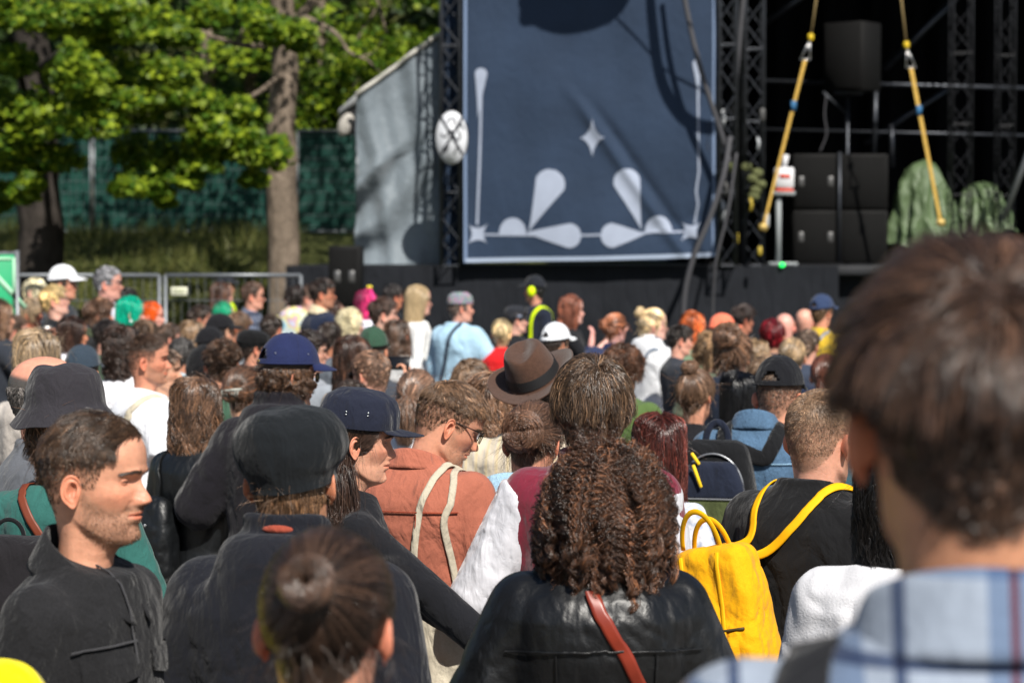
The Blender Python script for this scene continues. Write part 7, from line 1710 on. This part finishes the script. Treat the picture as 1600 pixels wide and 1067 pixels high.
mb = MB(); P.strap(mb, [P.top(.07, -.02, .005), P.back(.05, 1.38, .005), P.back(-.0, 1.2, .005), P.back(-.06, 1.0, .005)], .03, .003); P.item('bag_strap', mb, cloth('202838'), label='dark strap across the pale denim jacket', cat='strap')
P = F_(784, 500, 46, 4, 'short blond person with red scarf before the stage', 'shag', 'c4aa74', fem=1., top='tee', tc='c81c20', hk=dict(Lt=.08, Ls=.08, Lb=.08, grav=1, lift=.1, thick=.016, seg=7, hl='full'))
P = F_(806, 480, 46, 72, 'man in dark beanie with a small pale label, one bare arm out', skin='dcaa98', hc='2c2422', top='tee', tc='1a1c20', body=10, sleeve=.5, arms={'L': ((-.40, .05, 1.30), (-.62, .10, 1.22))}); lathe_hat(P, [(.001, .001, .252), (.05, .06, .248), (.080, .100, .220), (.089, .111, .180), (.091, .113, .150), (.091, .113, .130)], '24262c', 'beanie'); mb = MB(); mb.box((.092, .0, .155), (.004, .04, .022), rot=rotm('Z', 0)); mb.build('label', cloth('8890a4'), P.e, xf=P.pose.full)
P = F_(836, 435, 42, -66, 'steward facing left with neon yellow ear protectors and vest', skin='cf937a', hc='1c1c1c', top='tee', tc='1c2230', body=-120, hk=dict(low=.12)); cap(P, '1e2128', hole=False); muffs(P); vest(P, .035)
P = F_(868, 512, 60, 44, 'person in white cap above the brown fedora', hc='3a2c24', top='tee', tc='40464c', hk=dict(low=.13)); cap(P, 'eceff4', size=1.15)
P = F_(892, 463, 50, 82, 'woman with long auburn hair in black top holding a phone', 'long', '7c4630', fem=1., skin='dcaa9c', top='tee', tc='16171b', hk=LG(.26, streak=((1.6, 1.4, 1.2), .3)), arms={'R': ((.24, .10, 1.22), (.13, .33, 1.44))}, sleeve=1.2, hands={'R': dict(curl=.8)}); w_ = np.array(P.arms['R'][1]); phone(P, w_+[.0, .06, .10], (0, .25, 1), 'black phone raised by the auburn haired woman')
P = F_(961, 492, 50, 52, 'ginger woman with hair tied back and navy sleeves, hands raised', 'tied', '9c5a30', fem=1., skin='e0aca4', body=20, top='jacket', tc='1c2648', hk=updo((-.01, -.11, .15), .034), arms={'L': ((-.28, .12, 1.25), (-.27, .22, 1.52)), 'R': ((.28, .12, 1.25), (.22, .22, 1.50))})
P = F_(1021, 484, 54, 84, 'blond woman with bun and dark glasses in white sweatshirt', 'tied', 'c8ac78', fem=1., skin='e0b0a0', body=40, top='hoodie', tc='d4d6da', hk=updo((0, -.10, .205), .040)); glasses(P, '201c1c', dark=True)
mb = MB(); P.strap(mb, [P.top(.09, -.02, .005), P.back(.06, 1.38, .005), P.back(-.04, 1.24, .005), P.back(-.12, 1.1, .005)], .022, .003); P.item('bag_strap', mb, cloth('6c7888'), label='grey blue strap across the white sweatshirt', cat='strap')
P = F_(1084, 488, 52, 52, 'woman with long wavy copper hair in sage jacket', 'long', 'a0522a', fem=1., skin='dca698', top='jacket', tc='7e9478', body=30, hk=LG(.36, wave=.016, wfreq=3, streak=((1.5, 1.4, 1.2), .3)))
P = F_(1128, 496, 50, 72, 'person in salmon pink baseball cap before the stage', hc='5a4030', top='tee', tc='2a2c30', hk=dict(low=.13)); cap(P, 'e8785c', hole=False, size=1.1)
P = F_(1160, 480, 46, 66, 'man with windblown dark hair behind the salmon cap', 'short', '3a2c26', skin='b87a62', top='tee', tc='16171c', hk=dict(Lt=.07, Ls=.02, Lb=.03, lift=.5, mess=.9, thick=.03))
P = F_(1207, 500, 56, 2, 'person with short burgundy hair in charcoal top', 'shag', '5c1018', fem=1., top='tee', tc='2a2c34', hk=dict(Lt=.08, Ls=.06, Lb=.06, grav=.9, lift=.15, thick=.02, hl='full', streak=((2.2, 1.6, 1.6), .2)))
P = F_(1226, 490, 50, 4, 'bald man whose bare pink head shows behind the burgundy hair', None, skin='dca092', top='tee', tc='30343c')
P = F_(1257, 483, 48, 10, 'bald man standing just left of the yellow shirt', None, skin='d8a08c', top='tee', tc='30343c')
P = F_(1284, 466, 52, 46, 'man in navy cap and yellow patterned shirt at right', 'buzz', '6a5034', skin='cf937a', top='shirt', tc='888888', cloth_mat=FLORAL, bulk=1.05, hk=dict(low=.15, Lt=.01, Ls=.006, Lb=.006, thick=.003)); cap(P, '2c3a58', size=1.1)
mb = MB(); P.strap(mb, [P.top(.10, -.02, .005), P.back(.06, 1.36, .005), P.back(-.04, 1.22, .005), P.back(-.12, 1.08, .005)], .024, .003); P.item('bag_strap', mb, cloth('8890a0'), label='grey strap across the yellow patterned shirt', cat='strap')

# fillers between the ones above
FL = [(22, 494, 50, 70, 'short', '5a4230', '8a4038', 'man in a dull red t-shirt at the left edge'), (166, 500, 54, 84, 'short', '2c2420', '3c4a3c', 'dark haired man left of the shaggy hair'),
 (262, 507, 50, 66, 'short', '4c382a', '30343c', 'brown haired man behind the orange hair'), (301, 502, 48, 20, 'long', '8c6c48', '6a7078', 'woman with honey blond hair behind the dark grey haired man'), (312, 478, 44, 80, 'short', '3a2c22', '22262e', 'dark haired man under the small cream plate'),
 (371, 488, 48, 84, 'shag', '6c4e34', '9aa0a8', 'woman with brown bob below the plaid shirt'), (424, 492, 50, 20, 'short', '3a2a20', '384250', 'dark haired man before the tie dye top'), (515, 505, 54, 30, 'short', '33261e', '5a6068', 'dark haired man in grey behind the man with glasses'), (622, 500, 52, 26, 'long', '5c4230', 'c8c8c8', 'brown haired woman right of the teal striped jacket'), (1062, 508, 50, 78, 'short', '2e2620', '2c3038', 'dark haired man left of the copper hair'),
 (1182, 532, 56, 20, 'long', '9c7c54', '26282e', 'dark blond woman right of the messy updo'), (1262, 516, 54, 30, 'short', '5c4838', '384050', 'brown haired man below the yellow patterned shirt'),
 (1196, 556, 66, 34, 'shag', '7c6044', '5a5c60', 'light brown bobbed person right of the black hair'), (548, 596, 78, 24, 'short', '3c2e26', '2a2e38', 'dark haired man behind the navy flat brimmed cap'),
 (424, 560, 70, 80, 'short', '4a3a30', '343840', 'brown haired man hidden left of the blue cap')]
for px, py, hh, fc, st, hc_, tc_, lb in FL:
    person(px, py, hh*.92, fc, lb, hair=st, hc=hc_, tc=tc_, fem=1. if 'woman' in lb else 0., hp=float(rng.uniform(-8, 6)), hr=float(rng.uniform(-6, 6)), skin=['c98d74', 'cf937a', 'd8a08c', 'b87c60'][px % 4], bulk=float(rng.uniform(.95, 1.06)),
           hk=dict(LG(float(rng.uniform(.14, .34)), wave=.010) if st == 'long' else dict(Lt=.08, Ls=.075, Lb=.07, grav=.9, lift=.12, thick=.016, hl='full') if st == 'shag' else dict(Lt=float(rng.uniform(.03, .055)), Ls=.014, Lb=.018, mess=.6)))
